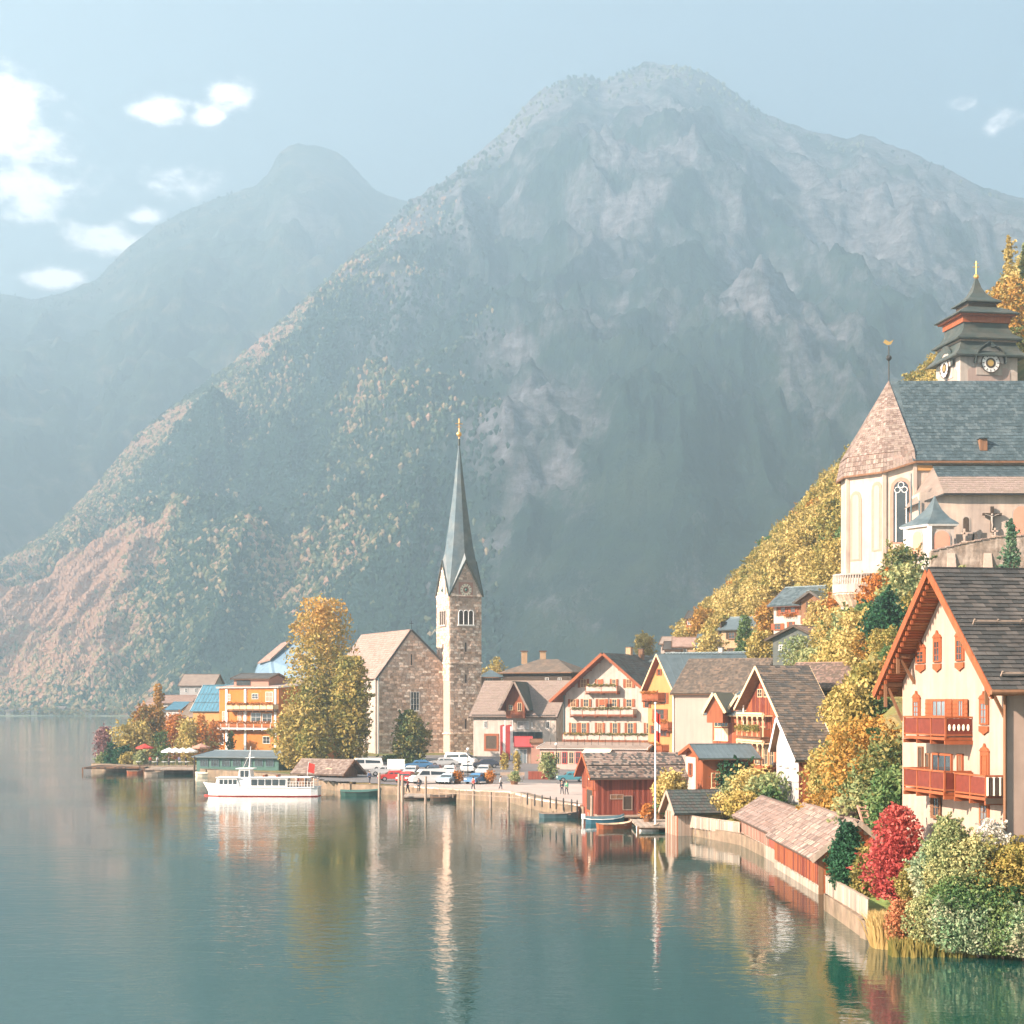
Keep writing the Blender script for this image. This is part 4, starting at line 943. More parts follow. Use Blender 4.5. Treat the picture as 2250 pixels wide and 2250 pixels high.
# ================================================================ hill church with onion-tiered tower
def hill_church():
    zb = 28.0; ze = Z(1006, 235); Yr = 243.2; zr = Z(838, Yr); xr = X(1953, Yr); x2 = 54.7; x3 = 100
    root = thing('hill_church', 'big pale church on the hillside with a long slate roof and polygonal choir', 'church', Vector((60, 243, zb)))
    ap = [(x2, 235), (50.9, 236.4), (46.9, 241.2), (46.9, 246.5), (50.9, 250.6), (x2, 251.5)]
    mb = MB(); mb.slab([Vector((x, y, zb - 6)) for x, y in ap + [(x3, 251.5), (x3, 235)]], (0, 0, 1), ze + .3 - zb + 6)
    mb.build('wall', M['plaster_church'], root)
    # roof of nave
    mb = MB(); o = .7; zo = ze - .5; g = Vector((0, 0, .25))
    mb.add([Vector((x2, 235 - o, zo)), Vector((x3, 235 - o, zo)), Vector((x3, Yr, zr)), Vector((xr, Yr, zr)), Vector((x2, 251.5 + o, zo)), Vector((x3, 251.5 + o, zo))], [(0, 1, 2, 3), (3, 2, 5, 4), (0, 3, 4)])
    roof = mb.build('roof', M['roof_slate'], root)
    tile_slope(root, 'roof_slate', [M['roof_slate'], M['roof_slate_b']], (x2 - .4, 235 - o, zo), Vector((x3 - x2 - 14, 0, 0)), Vector((0, Yr - 235 + o, zr - zo)), 26, 56, .05, 300, lift=.04, clip=lambda a, b: a * (x3 - x2 - 14) > b * (-0.1))
    # slates in the triangle left of the choir corner
    # choir roof, shingled facets, flared at the eaves
    cen = Vector((xr, Yr, zr)); facets = []
    mbs = MB(); full = [(x2, 235)] + ap[1:]
    q = 1.0
    def outw(x, y, k): d = Vector((x - 54.2, y - Yr, 0)).normalized(); return Vector((x, y, 0)) + d * k
    for i in range(5):
        a, b = ap[i], ap[i + 1]
        e0 = outw(*a, .6) + Vector((0, 0, zo - 1.2 * (0 if i == 0 else 1))); e1 = outw(*b, .6) + Vector((0, 0, zo - 1.2))
        if i == 0: e0 = Vector((x2, 235 - o, zo))
        f0 = outw(*a, .1) + Vector((0, 0, zo + 1.4)); f1 = outw(*b, .1) + Vector((0, 0, zo + 1.4))
        if i == 0: f0 = Vector((x2, 235, zo + 1.5))
        mbs.add([e0, e1, f1, f0, cen], [(0, 1, 2, 3), (3, 2, 4)]); facets.append((e0, e1, f0, f1))
    mbs.build('choir_roof', M['roof_pink'], root)
    out = []
    for (e0, e1, f0, f1) in facets[:3]:
        for r_ in range(34):
            t0 = r_ / 34
            A = f0.lerp(cen, t0); B = f1.lerp(cen, t0); Lw = (B - A).length; k = max(1, int(Lw / .42)); up = (cen - (f0 + f1) / 2).normalized(); U = (B - A).normalized(); N_ = U.cross(up); N_ = N_ if N_.z > 0 else -N_
            for j in range(k):
                out.append(frame(A.lerp(B, (j + .5) / k) + N_ * .07 + up * .2, U * (Lw / k - .03), (up - N_ * .1).normalized() * .5, N_ * .05))
        for r_ in range(4):
            A = e0.lerp(f0, r_ / 4); B = e1.lerp(f1, r_ / 4); Lw = (B - A).length; k = max(1, int(Lw / .42)); up = ((f0 + f1) / 2 - (e0 + e1) / 2).normalized(); U = (B - A).normalized(); N_ = U.cross(up); N_ = N_ if N_.z > 0 else -N_
            for j in range(k): out.append(frame(A.lerp(B, (j + .5) / k) + N_ * .07 + up * .2, U * (Lw / k - .03), up * .62, N_ * .05))
    random.shuffle(out); pieces('shingle', [M['roof_tan'], M['shingle_a'], M['shingle_b']], root, out, 300)
    mb = MB()
    for i in range(5):
        e0, e1 = facets[i][0], facets[i][1]; mb.bar(e0 - Vector((0, 0, .15)), e1 - Vector((0, 0, .15)), .3, .25)
    mb.bar(Vector((x2, 235 - o, zo - .15)), Vector((x3, 235 - o, zo - .15)), .3, .28); mb.build('gutter', M['wood_brown'], root)
    mb = MB(); mb.bar(Vector((x2 + .2, 234.9, zo - .9)), Vector((x3, 234.9, zo - .9)), .35, .7); mb.build('cornice', M['plaster_ochre'], root)
    # snow rail along the eave
    mb = MB(); mb.bar(Vector((x2, 235.1, zo + 1.0)), Vector((x3, 235.1, zo + 1.0)), .1, .1); mb.build('snow_rail', M['iron'], root)
    # finial with ball and cock
    mb = MB(); mb.tube([cen, cen + Vector((0, 0, 5.0))], .09, 6); mb.ball(cen + Vector((0, 0, 3.3)), .42, 8, 5); mb.build('finial', M['iron'], root)
    mb = MB(); c = cen + Vector((0, 0, 5.4)); mb.slab([c + Vector((-.8, 0, .1)), c + Vector((-.2, 0, -.3)), c + Vector((.3, 0, -.2)), c + Vector((.7, 0, .5)), c + Vector((.1, 0, .15)), c + Vector((-.5, 0, .5))], (0, 1, 0), .08); mb.build('weathercock', M['gold'], root)
    # roof dormer box
    mb = MB(); d0 = PT(2158, 995, 236); mb.box(d0 + Vector((0, .4, 1)), (1.0, 2.4, 1.6)); dm = mb.build('roof_hatch', M['wood_brown'], root); mb = MB(); mb.box(d0 + Vector((0, .3, 1.9)), (1.3, 2.8, .12)); mb.build('hatch_roof', M['roof_slate_b'], dm)
    # tall pointed windows of the choir
    def tallwin(a, b, f, wdt, z0, z1, deep):
        A = Vector((*a, 0)); B = Vector((*b, 0)); t = (B - A).normalized(); n = Vector((t.y, -t.x, 0)); 
        if n.dot(A - Vector((54, Yr, 0))) < 0: n = -n
        c = A.lerp(B, f)
        def arch(w2, zt0, zt1, nn):
            hh = zt1 - w2 * 1.3; P_ = [c - t * w2 + Vector((0, 0, zt0)), c + t * w2 + Vector((0, 0, zt0))]
            for i in range(0, 7):
                an = math.pi * i / 6; P_.append(c + t * w2 * math.cos(an) + Vector((0, 0, hh + math.sin(an) ** .8 * w2 * 1.3)))
            return [p + n * nn for p in P_]
        mb = MB(); mb.slab(arch(wdt / 2 + .35, z0, z1 + .4, .02), n, .06); fr = mb.build('church_window', M['plaster_trim'], root)
        mb = MB(); mb.slab(arch(wdt / 2 - .1, z0 + .2, z1 - .1, .06), n, .05); mb.build('pane', M['glass'] if deep else M['plaster_rose'], fr)
        if deep:
            mb = MB(); w2 = wdt / 2 - .1
            for k in (-1 / 3, 1 / 3): mb.bar(c + t * w2 * k * 2 * .5 * 2 + n * .14 + Vector((0, 0, z0 + .2)), c + t * w2 * k * 2 + n * .14 + Vector((0, 0, z1 - w2 * 1.6)), .13, .1, up=n)
            for ct in ((-.45, -1.25), (.45, -1.25), (0, -.62)):
                q = c + t * w2 * ct[0] + n * .14 + Vector((0, 0, z1 + w2 * ct[1])); mb.tube([q + (t * math.cos(a) + Vector((0, 0, math.sin(a)))) * w2 * .38 for a in [2 * math.pi * i / 8 for i in range(9)]], .06, 4, cap=False)
            mb.build('tracery', M['white_paint'], fr)
    tallwin(ap[1], ap[0], .56, 2.3, Z(1195, 236), Z(1056, 236), True)
    tallwin(ap[2], ap[1], .80, 1.1, Z(1212, 238), Z(1066, 238), False)
    tallwin(ap[2], ap[1], .22, 1.3, Z(1232, 240), Z(1085, 240), False)
    # corner pilasters
    mb = MB()
    for (x, y) in ap[:3]: mb.bar(outw(x, y, .1) + Vector((0, 0, zb - 5)), outw(x, y, .1) + Vector((0, 0, ze - .8)), .5, .5)
    mb.build('pilaster', M['plaster_church'], root)
    # --- side aisle with its own roof
    ya = 229.5; xa = X(2022, ya); zt = Z(1022, 235); zm = Z(1048, 232); zee = Z(1086, ya)
    mb = MB(); mb.slab([Vector((xa, ya, zb - 4)), Vector((x3, ya, zb - 4)), Vector((x3, 235, zb - 4)), Vector((xa, 235, zb - 4))], (0, 0, 1), zee - zb + 4.3); mb.build('aisle_wall', M['plaster_church'], root)
    hx = X(2070, ya); mb = MB()
    mb.add([Vector((hx, ya - .8, zee)), Vector((x3, ya - .8, zee)), Vector((x3, 232, zm)), Vector((hx, 232, zm)), Vector((x3, 235, zt)), Vector((hx + .3, 235, zt)), Vector((xa - .9, ya + .8, zee - 1.4)), Vector((xa - .9, 235, zee - 1.4))], [(0, 1, 2, 3), (3, 2, 4, 5), (6, 0, 3), (6, 3, 5, 7)])
    mb.build('aisle_roof', M['roof_tan'], root)
    tile_slope(root, 'aisle_tile', [M['roof_tan'], M['shingle_a']], (hx, ya - .8, zee), (x3 - hx - 16, 0, 0), Vector((0, 232 - ya + .8, zm - zee)), 8, 50, .05, 0)
    tile_slope(root, 'aisle_tile', [M['roof_slate'], M['roof_slate_b']], (hx, 232, zm), (x3 - hx - 16, 0, 0), Vector((0, 3, zt - zm)), 5, 50, .05, 0)  # upper band tiled blue: the shade on this part is put into the colour
    mb = MB(); mb.bar(Vector((hx, ya - .85, zee - .1)), Vector((x3, ya - .85, zee - .1)), .25, .22); mb.bar(Vector((xa - .9, ya + .7, zee - 1.5)), Vector((hx, ya - .85, zee - .1)), .2, .2); mb.build('aisle_gutter', M['iron'], root)
    for px in (2020, 2002):
        mb = MB(); mb.tube([PT(px, 1040 if px < 2010 else 1100, 229.2), PT(px, 1240, 229.2)], .1, 6); mb.build('downpipe', M['copper_green'], root)
    def arch_on(y, px0, px1, py0, py1, m, name, dn=.05, fm=None):
        x0, x1 = X(px0, y), X(px1, y); z0, z1 = Z(py1, y), Z(py0, y); c = (x0 + x1) / 2; w2 = (x1 - x0) / 2
        def pl(e): return [Vector((c - w2 - e, y - .02, z0)), Vector((c + w2 + e, y - .02, z0))] + [Vector((c + (w2 + e) * math.cos(a), y - .02, z1 - w2 + (w2 + e) * math.sin(a))) for a in [math.pi * i / 10 for i in range(11)]]
        mb = MB(); mb.slab(pl(.18), (0, -1, 0), .05); fr = mb.build(name, fm or M['plaster_white'], root)
        mb = MB(); mb.slab([p + Vector((0, -.03, 0)) for p in pl(0)], (0, -1, 0), dn); mb.build('pane', m, fr)
    arch_on(ya, 2116, 2129, 1136, 1167, M['wood_dark'], 'arched_window'); arch_on(ya, 2226, 2262, 1112, 1175, M['plaster_pink'], 'arched_niche')
    # crucifix on the wall
    cr = thing('crucifix', 'large wooden crucifix with pale figure mounted on the aisle wall of the hill church', 'crucifix', PT(2180, 1170, ya - .35))
    mb = MB(); y = ya - .35; mb.bar(PT(2180, 1170, y), PT(2180, 1113, y), .42, .3, up=(0, 1, 0)); mb.bar(PT(2159, 1130, y - .04), PT(2201, 1130, y - .04), .34, .3); mb.build('cross', M['wood_dark'], cr)
    mb = MB(); c = PT(2180, 1131, y - .25)
    mb.tube([c + Vector((0, 0, -.25)), c + Vector((0, 0, -.9)), c + Vector((.06, 0, -1.4)), c + Vector((-.05, 0, -2.1))], [.16, .13, .12, .05], 7); mb.ball(c + Vector((0, -.05, .02)), .15, 7, 5)
    mb.tube([c + Vector((0, 0, -.25)), c + Vector((-.5, 0, -.05)), c + Vector((-.95, 0, .08))], [.07, .05, .04], 5); mb.tube([c + Vector((0, 0, -.25)), c + Vector((.5, 0, -.05)), c + Vector((.95, 0, .08))], [.07, .05, .04], 5); mb.build('figure', M['plaster_white'], cr)
    # --- clock tower
    FLp = Vector((X(2110, 262), 262, 0)); th = math.radians(9); u = Vector((math.cos(th), math.sin(th), 0)); v = Vector((-u.y, u.x, 0)); s = 9.2
    def P(a, b, z): return FLp + u * a + v * b + Vector((0, 0, z))
    tw = thing('clock_tower', 'squat white clock tower with tiered dark roof and orange louvre band behind the hill church', 'clock tower', P(s / 2, s / 2, 30))
    zw = Z(779, 262); mb = MB(); mb.slab([P(0, 0, 26), P(s, 0, 26), P(s, s, 26), P(0, s, 26)], (0, 0, 1), zw + .4 - 26); mb.build('wall', M['plaster_white'], tw)
    def sq(e, z): return [P(-e, -e, z), P(s + e, -e, z), P(s + e, s + e, z), P(-e, s + e, z)]
    ZZ = lambda py: Z(py, 262)
    def tier(prof, name, m):
        mb = MB(); mb.loft([sq(e, z) for e, z in prof]); return mb.build(name, m, tw)
    tier([(1.1, ZZ(783)), (1.15, ZZ(780)), (.35, ZZ(768)), (-.15, ZZ(752)), (-.2, ZZ(748))], 'lower_roof', M['roof_green'])
    tier([(-.1, ZZ(748)), (-.1, ZZ(744))], 'moulding', M['wood_pale'])
    tier([(.55, ZZ(744)), (.6, ZZ(741)), (-.5, ZZ(728)), (-.95, ZZ(716)), (-1.0, ZZ(704))], 'middle_roof', M['roof_green'])
    tier([(-.75, ZZ(704)), (-.75, ZZ(690))], 'louvre_band', M['wood_orange'])
    tier([(-.2, ZZ(690)), (-.1, ZZ(686))], 'moulding', M['wood_orange'])
    tier([(.25, ZZ(686)), (.28, ZZ(684)), (-1.3, ZZ(670)), (-2.2, ZZ(664))], 'upper_roof', M['roof_green'])
    tier([(-2.3, ZZ(664)), (-2.3, ZZ(654))], 'lantern', M['wood_dark'])
    tier([(-1.7, ZZ(654)), (-1.75, ZZ(651)), (-2.7, ZZ(642)), (-3.5, ZZ(630)), (-4.0, ZZ(615)), (-4.3, ZZ(600)), (-4.45, ZZ(592))], 'spire', M['roof_green'])
    top = P(s / 2, s / 2, ZZ(592)); mb = MB(); mb.ball(top + Vector((0, 0, .2)), .42, 8, 5); mb.tube([top, top + Vector((0, 0, 2.6))], .09, 6); mb.bar(top + Vector((-.5, 0, 1.7)), top + Vector((.5, 0, 1.7)), .12); mb.bar(top + Vector((-.35, 0, 2.2)), top + Vector((.35, 0, 2.2)), .1); mb.build('cross', M['gold'], tw)
    # clock gables, clocks and wall panels
    for f in ('f', 'l'):
        o_, t, n = ((P(0, 0, 0), u, -v) if f == 'f' else (P(0, s, 0), -v, -u)); c = o_ + t * (s / 2)
        zc = ZZ(797); R = 1.75
        mb = MB(); pl = [c + t * (R + .35) * math.cos(a) + Vector((0, 0, zc + (R + .75) * math.sin(a))) + n * .03 for a in [math.pi * i / 14 for i in range(15)]]
        mb.slab(pl, n, .5); mb.slab([c - t * (R + .35) + Vector((0, 0, zc - .05)) + n * .03, c + t * (R + .35) + Vector((0, 0, zc - .05)) + n * .03, c + t * (R + .35) + Vector((0, 0, zc - R)) + n * .03, c - t * (R + .35) + Vector((0, 0, zc - R)) + n * .03], n, .12); mb.build('clock_gable', M['plaster_white'], tw)
        mb = MB(); prv = None
        for i in range(15):
            a = math.pi * i / 14; p = c + t * (R + .75) * math.cos(a) + Vector((0, 0, zc + (R + 1.05) * math.sin(a))) + n * .5
            if prv is not None: mb.bar(prv, p, 1.2, .13, up=(p - c))
            prv = p
        mb.build('clock_gable_roof', M['roof_green'], tw)
        mb = MB(); N = 24
        for i in range(N):
            a0, a1 = 2 * math.pi * i / N, 2 * math.pi * (i + 1) / N
            mb.slab([c + Vector((0, 0, zc)) + n * .55 + (t * math.cos(a) + Vector((0, 0, math.sin(a)))) * r_ for r_, a in ((.62, a0), (1.4, a0), (1.4, a1), (.62, a1))], n, .05)
        ck = mb.build('clock', M['white_paint'], tw)
        mb = MB()
        for i in range(N):
            a0, a1 = 2 * math.pi * i / N, 2 * math.pi * (i + 1) / N
            for (ra, rb) in ((1.4, 1.55), (.56, .78)): mb.slab([c + Vector((0, 0, zc)) + n * .55 + (t * math.cos(a) + Vector((0, 0, math.sin(a)))) * r_ for r_, a in ((ra, a0), (rb, a0), (rb, a1), (ra, a1))], n, .09)
        for i in range(12):
            a = math.pi * i / 6; d = t * math.cos(a) + Vector((0, 0, math.sin(a))); mb.bar(c + Vector((0, 0, zc)) + n * .62 + d * 1.0, c + Vector((0, 0, zc)) + n * .62 + d * 1.32, .11, .04, up=n)
        mb.build('clock_numerals', M['wood_dark'], ck)
        mb = MB(); mb.tube([c + Vector((0, 0, zc)) + n * .5, c + Vector((0, 0, zc)) + n * .64], .5, 12); mb.build('clock_boss', M['gold'], ck)
        mb = MB(); mb.slab([c + t * a + Vector((0, 0, z)) + n * .01 for a, z in ((-3.4, ZZ(838) - 2), (3.4, ZZ(838) - 2), (3.4, ZZ(812)), (2.9, ZZ(806)), (-2.9, ZZ(806)), (-3.4, ZZ(812)))], n, .04); mb.build('wall_panel', M['plaster_rose'], tw)
    # --- little chapel in front
    yc = 224; xa, xb = X(2008, yc + 3), X(2042, yc); xc = X(2096, yc)
    ch = thing('cemetery_chapel', 'small white chapel with concave pointed roof and pink arched niche below the hill church', 'chapel', Vector((xb + 1, yc + 2, 26)))
    w = xc - xb; dd = 3.6; C = [Vector((xb, yc, 0)), Vector((xc, yc, 0)), Vector((xc, yc + dd, 0)), Vector((xb - 2.1, yc + dd + .2, 0))]
    zt_ = Z(1150, yc); mb = MB(); mb.slab([p + Vector((0, 0, 21)) for p in C], (0, 0, 1), zt_ - 21); mb.build('wall', M['plaster_white'], ch)
    cc = sum(C, Vector()) / 4 + Vector((.1, 0, 0)); ra = []
    for e, z in ((1.28, zt_ - .1), (1.22, zt_ + .1), (.8, zt_ + .75), (.38, zt_ + 1.9), (.12, zt_ + 3.1), (.02, zt_ + 3.8)): ra.append([cc + (p - cc) * e + Vector((0, 0, z)) for p in C])
    mb = MB(); mb.loft(ra); mb.build('roof', M['roof_slate'], ch)
    mb = MB(); mb.loft([[cc + (p - cc) * e + Vector((0, 0, z)) for p in C] for e, z in ((1.2, zt_ - .35), (1.27, zt_ - .12))]); mb.build('cornice', M['white_paint'], ch)
    for (A_, B_, ww, zz0, zz1) in ((C[0], C[1], 1.05, Z(1206, yc), Z(1166, yc)), (C[3], C[0], .8, Z(1222, yc + 2), Z(1168, yc + 2))):
        t = (B_ - A_).normalized(); n = Vector((t.y, -t.x, 0)); c = (A_ + B_) / 2
        for e, m_, nn, nm in ((.16, M['plaster_white'], .02, 'niche'), (0, M['plaster_pink'], .07, 'niche_back')):
            pl = [c - t * (ww + e) + Vector((0, 0, zz0)) + n * nn, c + t * (ww + e) + Vector((0, 0, zz0)) + n * nn] + [c + t * (ww + e) * math.cos(a) + Vector((0, 0, zz1 - ww + (ww + e) * math.sin(a))) + n * nn for a in [math.pi * i / 10 for i in range(11)]]
            mb = MB(); mb.slab(pl, n, .07); mb.build(nm, m_, ch)
    mb = MB(); mb.bar(C[0] + Vector((0, -.1, 20)), C[0] + Vector((0, -.1, zt_ - .3)), .5, .5); mb.bar(C[3] + Vector((-.1, 0, 19)), C[3] + Vector((-.1, 0, zt_ - .3)), .5, .5); mb.build('pilaster', M['white_paint'], ch)
hill_church()
def hill_walls():
    # cemetery wall with stones
    yw = 221.5; pts = [(2046, 1212), (2110, 1196), (2187, 1181), (2300, 1175)]
    w = thing('cemetery_wall', 'weathered rough stone retaining wall of the cemetery below the hill church', 'wall', PT(2110, 1260, yw))
    mb = MB()
    for (a, b) in zip(pts[:-1], pts[1:]):
        p, q = PT(*a, yw), PT(*b, yw); mb.slab([Vector((p.x, yw, 17)), Vector((q.x, yw, 17)), q, p], (0, 1, 0), 1.0)
    mb.build('wall', mat('rubble_wall', (0.42, 0.34, 0.28), rough=.95, var=.28, scale=1.6, col2=(.30, .23, .18), streak=.3, bump=.6, bscale=3), w)
    out = []
    for (a, b) in zip(pts[:-1], pts[1:]):
        p, q = PT(*a, yw), PT(*b, yw); d = q - p; n_ = int(d.length / .8)
        for i in range(n_): out.append(frame(p.lerp(q, (i + .5) / n_) + Vector((0, .4, .1)), d.normalized() * .76, Vector((0, 1.2, 0)), Vector((0, 0, .2))))
    pieces('coping_stone', [M['wood_pale'], M['shingle_a']], w, out)
    mb = MB()
    for px, w_ in ((2090, 9), (2170, 12)):
        p = PT(px, 1215, yw - .1); mb.add([p + Vector((-.5, 0, 0)), p + Vector((.5, 0, 0)), Vector((p.x + .9, yw - 3.2, 17)), Vector((p.x - .9, yw - 3.2, 17)), Vector((p.x - .9, yw, 17)), Vector((p.x + .9, yw, 17))], [(0, 1, 2, 3), (0, 3, 4), (1, 5, 2)])
    mb.build('buttress', M['stone_mortar'], w)
    # gravestones
    for i, (px, hh, k) in enumerate(((2108, 1.3, 0), (2119, 1.9, 1), (2134, 1.1, 0), (2142, 1.2, 2), (2162, .9, 0), (2186, 1.3, 1), (2199, 1.0, 2))):
        b = PT(px, 1196 - (px - 2108) * .18, 222.6); mb = MB()
        if k == 1: mb.bar(b, b + Vector((0, 0, hh)), .2, .16, up=(0, 1, 0)); mb.bar(b + Vector((-.4, 0, hh * .68)), b + Vector((.4, 0, hh * .68)), .16, .2); mb.box(b + Vector((0, 0, .15)), (.7, .4, .3))
        else:
            mb.slab([b + Vector((-.4, 0, 0)), b + Vector((.4, 0, 0)), b + Vector((.4, 0, hh * .6)), b + Vector((.2 if k else .4, 0, hh)), b + Vector((-.2 if k else -.4, 0, hh))], (0, 1, 0), .2)
        tag(mb.build('gravestone', M['stone_mortar'] if k == 1 else M['roof_dark']), ['dark upright gravestone on the cemetery wall left of the white cross', 'white stone cross rising above the cemetery wall beside the small arched window', 'dark low gravestone right of the white grave cross', 'dark pointed gravestone in the middle of the cemetery wall', 'smallest dark gravestone on the cemetery wall under the crucifix', 'pale grave cross at the foot of the wall crucifix', 'dark pointed gravestone right of the crucifix'][i], 'gravestone', 'graves behind the cemetery wall')
    # bastion terrace with corbels and balustrade
    yb = 229; t_ = thing('bastion_terrace', 'round white bastion with corbels and stone balustrade left of the church choir', 'terrace', PT(1885, 1420, yb))
    ctr = Vector((X(1890, 231), 232.5, 0)); R = (X(1925, 231) - X(1855, 231)) / 2; zt = Z(1300, 229); zb = 8
    def ring(r, z, n=20): return [ctr + Vector((math.cos(2 * math.pi * i / n) * r * 1.05, math.sin(2 * math.pi * i / n) * r, z)) for i in range(n)]
    mb = MB(); mb.loft([ring(R, zb), ring(R * .96, zt - 1.2)]); mb.build('wall', M['plaster_white'], t_)
    mb = MB(); mb.loft([ring(R + 1.1, zt), ring(R + 1.15, zt + 1.1)]); mb.build('parapet', M['plaster_white'], t_)
    for i in range(26):
        a = math.pi * 1.0 + math.pi * i / 25; d = Vector((math.cos(a) * 1.05, math.sin(a), 0)); mb = MB()
        mb.bar(ctr + d * (R - .2) + Vector((0, 0, zt - 1.7)), ctr + d * (R + 1.0) + Vector((0, 0, zt - .1)), .35, .5); mb.build('corbel', M['stone_a'], t_)
    for i in range(30):
        a = math.pi * 1.0 + math.pi * i / 29; d = Vector((math.cos(a) * 1.05, math.sin(a), 0)); mb = MB(); q = ctr + d * (R + 1.0) + Vector((0, 0, zt + 1.1))
        mb.tube([q, q + Vector((0, 0, .5)), q + Vector((0, 0, 1.2))], [.09, .15, .08], 5); mb.build('baluster', M['plaster_white'], t_)
    mb = MB(); mb.loft([ring(R + 1.1, zt + 2.3), ring(R + 1.1, zt + 2.5)]); mb.build('handrail', M['plaster_white'], t_)
hill_walls()
# ================================================================ the village houses
def mkhouse(*a, **k): return House(*a, **k)
SHO = M['wood_orange']
# ---- big cream chalet in the right foreground
def right_house():
    yl, yr = 97.0, 84.0; zb = 4.6
    h = House('chalet', 'tall cream chalet with wide brown roof and red wooden balconies in the right foreground', (1983, yl), (2210, yr), zb, Z(1500, 96.5), Z(1266, 90.5), 17, M['plaster_cream'], M['roof_dark'], 'v', eo=1.0, go=1.25, th=.3, soffit=M['wood_soffit'], edge=M['wood_orange'])
    h.tiles(1, 30, 30, [M['roof_dark'], M['roof_dark_b'], M['roof_dark']], cap=300, thick=.06, lift=.02)
    h.tiles(0, 20, 20, [M['roof_dark'], M['roof_dark_b']], cap=0, thick=.06)
    # soffit boards under the wide verge, seen from the lake
    for idx in (0, 1):
        p, U, V = h.slopes()[idx]; n = U.cross(V).normalized(); n = n if n.z > 0 else -n; out = []; N = 46
        for i in range(N):
            c = p + V * ((i + .5) / N) + U.normalized() * (h.go * .5) + Vector((0, 0, .06)) - n * .02
            out.append(frame(c, U.normalized() * (h.go - .06), V.normalized() * (V.length / N * .8), n * .04))
        pieces('soffit_board', [M['wood_soffit'], M['wood_orange']], h.root, out)
    # carved bracket ends along the verge
    for (p, U, V) in h.slopes():
        for i in range(22):
            mb = MB(); q = p + V * ((i + .5) / 22) + Vector((0, 0, -.12)); mb.bar(q + U.normalized() * .1, q + U.normalized() * .24, .12, .26); mb.build('verge_ornament', M['wood_orange'], h.root)
    for a, px, py, L in ((0.0, 1995, 1485, 2.1), (h.w, 2150, 1460, 1.9), (h.w * .78, 2082, 1373, 1.0), (h.w * .14, 1992, 1390, 1.6)):
        f = min(a, h.w - a) / (h.w / 2); z = h.ze + (h.zr - h.ze) * f; b0 = h.P(a, -h.go + .25, z - .1); mb = MB(); mb.bar(b0, h.P(a, 0, z - .1), .18, .22); mb.bar(b0 + Vector((0, 0, .2)), b0 + Vector((0, 0, -L * .6)), .16, .16); mb.bar(h.P(a, -h.go + .4, z - .3), h.P(a, -.02, z - L), .14, .14); mb.build('roof_bracket', M['wood_brown'], h.root)
    # ridge tiles
    p, U, V, n = h.sl[0]; out = []
    for i in range(46):
        c = p + V + U * ((i + .5) / 46) + Vector((0, 0, .1)); out.append(frame(c, U.normalized() * .40, Vector((-U.y, U.x, 0)).normalized() * .34, Vector((0, 0, .2))))
    pieces('ridge_tile', [M['roof_dark_b']], h.root, out)
    # snow guards
    p, U, V, n = h.sl[1]
    for f in (.10, .52):
        mb = MB(); q = p + V * f + n * .30
        mb.bar(q + U * .04, q + U, .09, .09); mb.bar(q + U * .04 - n * .14, q + U - n * .14, .06, .06)
        for i in range(16): mb.bar(q + U * (.04 + .96 * i / 15) - n * .3, q + U * (.04 + .96 * i / 15) + n * .1, .07, .07)
        mb.build('snow_guard', M['wood_pale'], h.root)
    mb = MB(); q = p + V * 0 - V.normalized() * .12; mb.tube([q - U.normalized() * .1, q + U], .13, 8); mb.build('gutter', M['wood_brown'], h.root)
    # windows from the photograph
    wf = M['wood_orange']; g = M['glass']
    for (x0, y0, x1, y1) in ((2017, 1430, 2032, 1457), (2055, 1408, 2067, 1455), (2104, 1405, 2117, 1452)):
        h.winp('f', x0, y0, x1, y1, rows=3, cols=2, fm=wf, gm=g, surround=M['wood_orange'], sill=False)
    h.winp('f', 2010, 1540, 2021, 1577, rows=3, cols=2, fm=wf, gm=M['glass_bright'], surround=M['wood_orange'], sill=False)
    h.winp('f', 2051, 1536, 2082, 1577, rows=1, cols=3, fm=wf, gm=M['glass_bright'], shut=wf, shw=.42, sill=False, ft=.12, name='balcony_door')
    h.winp('f', 2108, 1536, 2120, 1577, rows=1, cols=2, fm=wf, gm=M['glass_bright'], shut=wf, shw=.8, sill=False, ft=.1, name='balcony_door')
    h.winp('f', 2157, 1543, 2171, 1592, rows=3, cols=2, fm=wf, gm=M['glass_bright'], surround=M['wood_orange'], sill=False)
    h.winp('f', 2051, 1655, 2094, 1704, rows=1, cols=3, fm=wf, gm=g, sill=False, ft=.12, name='balcony_door')
    h.winp('f', 2106, 1656, 2118, 1706, rows=1, cols=1, fm=wf, gm=M['wood_brown'], sill=False, ft=.1, name='side_door')
    h.winp('f', 2159, 1658, 2172, 1705, rows=4, cols=1, fm=wf, gm=M['wood_orange'], surround=M['wood_orange'], sill=False, name='shuttered_window')
    h.winp('f', 2053, 1752, 2066, 1795, rows=2, cols=2, fm=M['wood_brown'], gm=g, sill=True, shut=M['wood_brown'], shw=.3)
    h.winp('f', 2157, 1768, 2172, 1818, rows=3, cols=2, fm=M['wood_brown'], gm=M['glass_bright'], surround=M['wood_orange'], sill=False)
    h.winp('f', 2020, 1640, 2030, 1700, rows=1, cols=1, fm=M['wood_brown'], gm=M['wood_dark'], sill=False)
    h.winp('f', 2036, 1655, 2045, 1700, rows=1, cols=1, fm=M['wood_brown'], gm=M['wood_dark'], sill=False)
    # balconies
    a0, z0 = h.fp('f', 1986, 1630); a1, z1 = h.fp('f', 2137, 1630)
    b = h.balcony('f', 3.9, a1, Z(1617, 92), 1.5, 1.02, M['wood_balcony'], M['wood_orange'], 3)
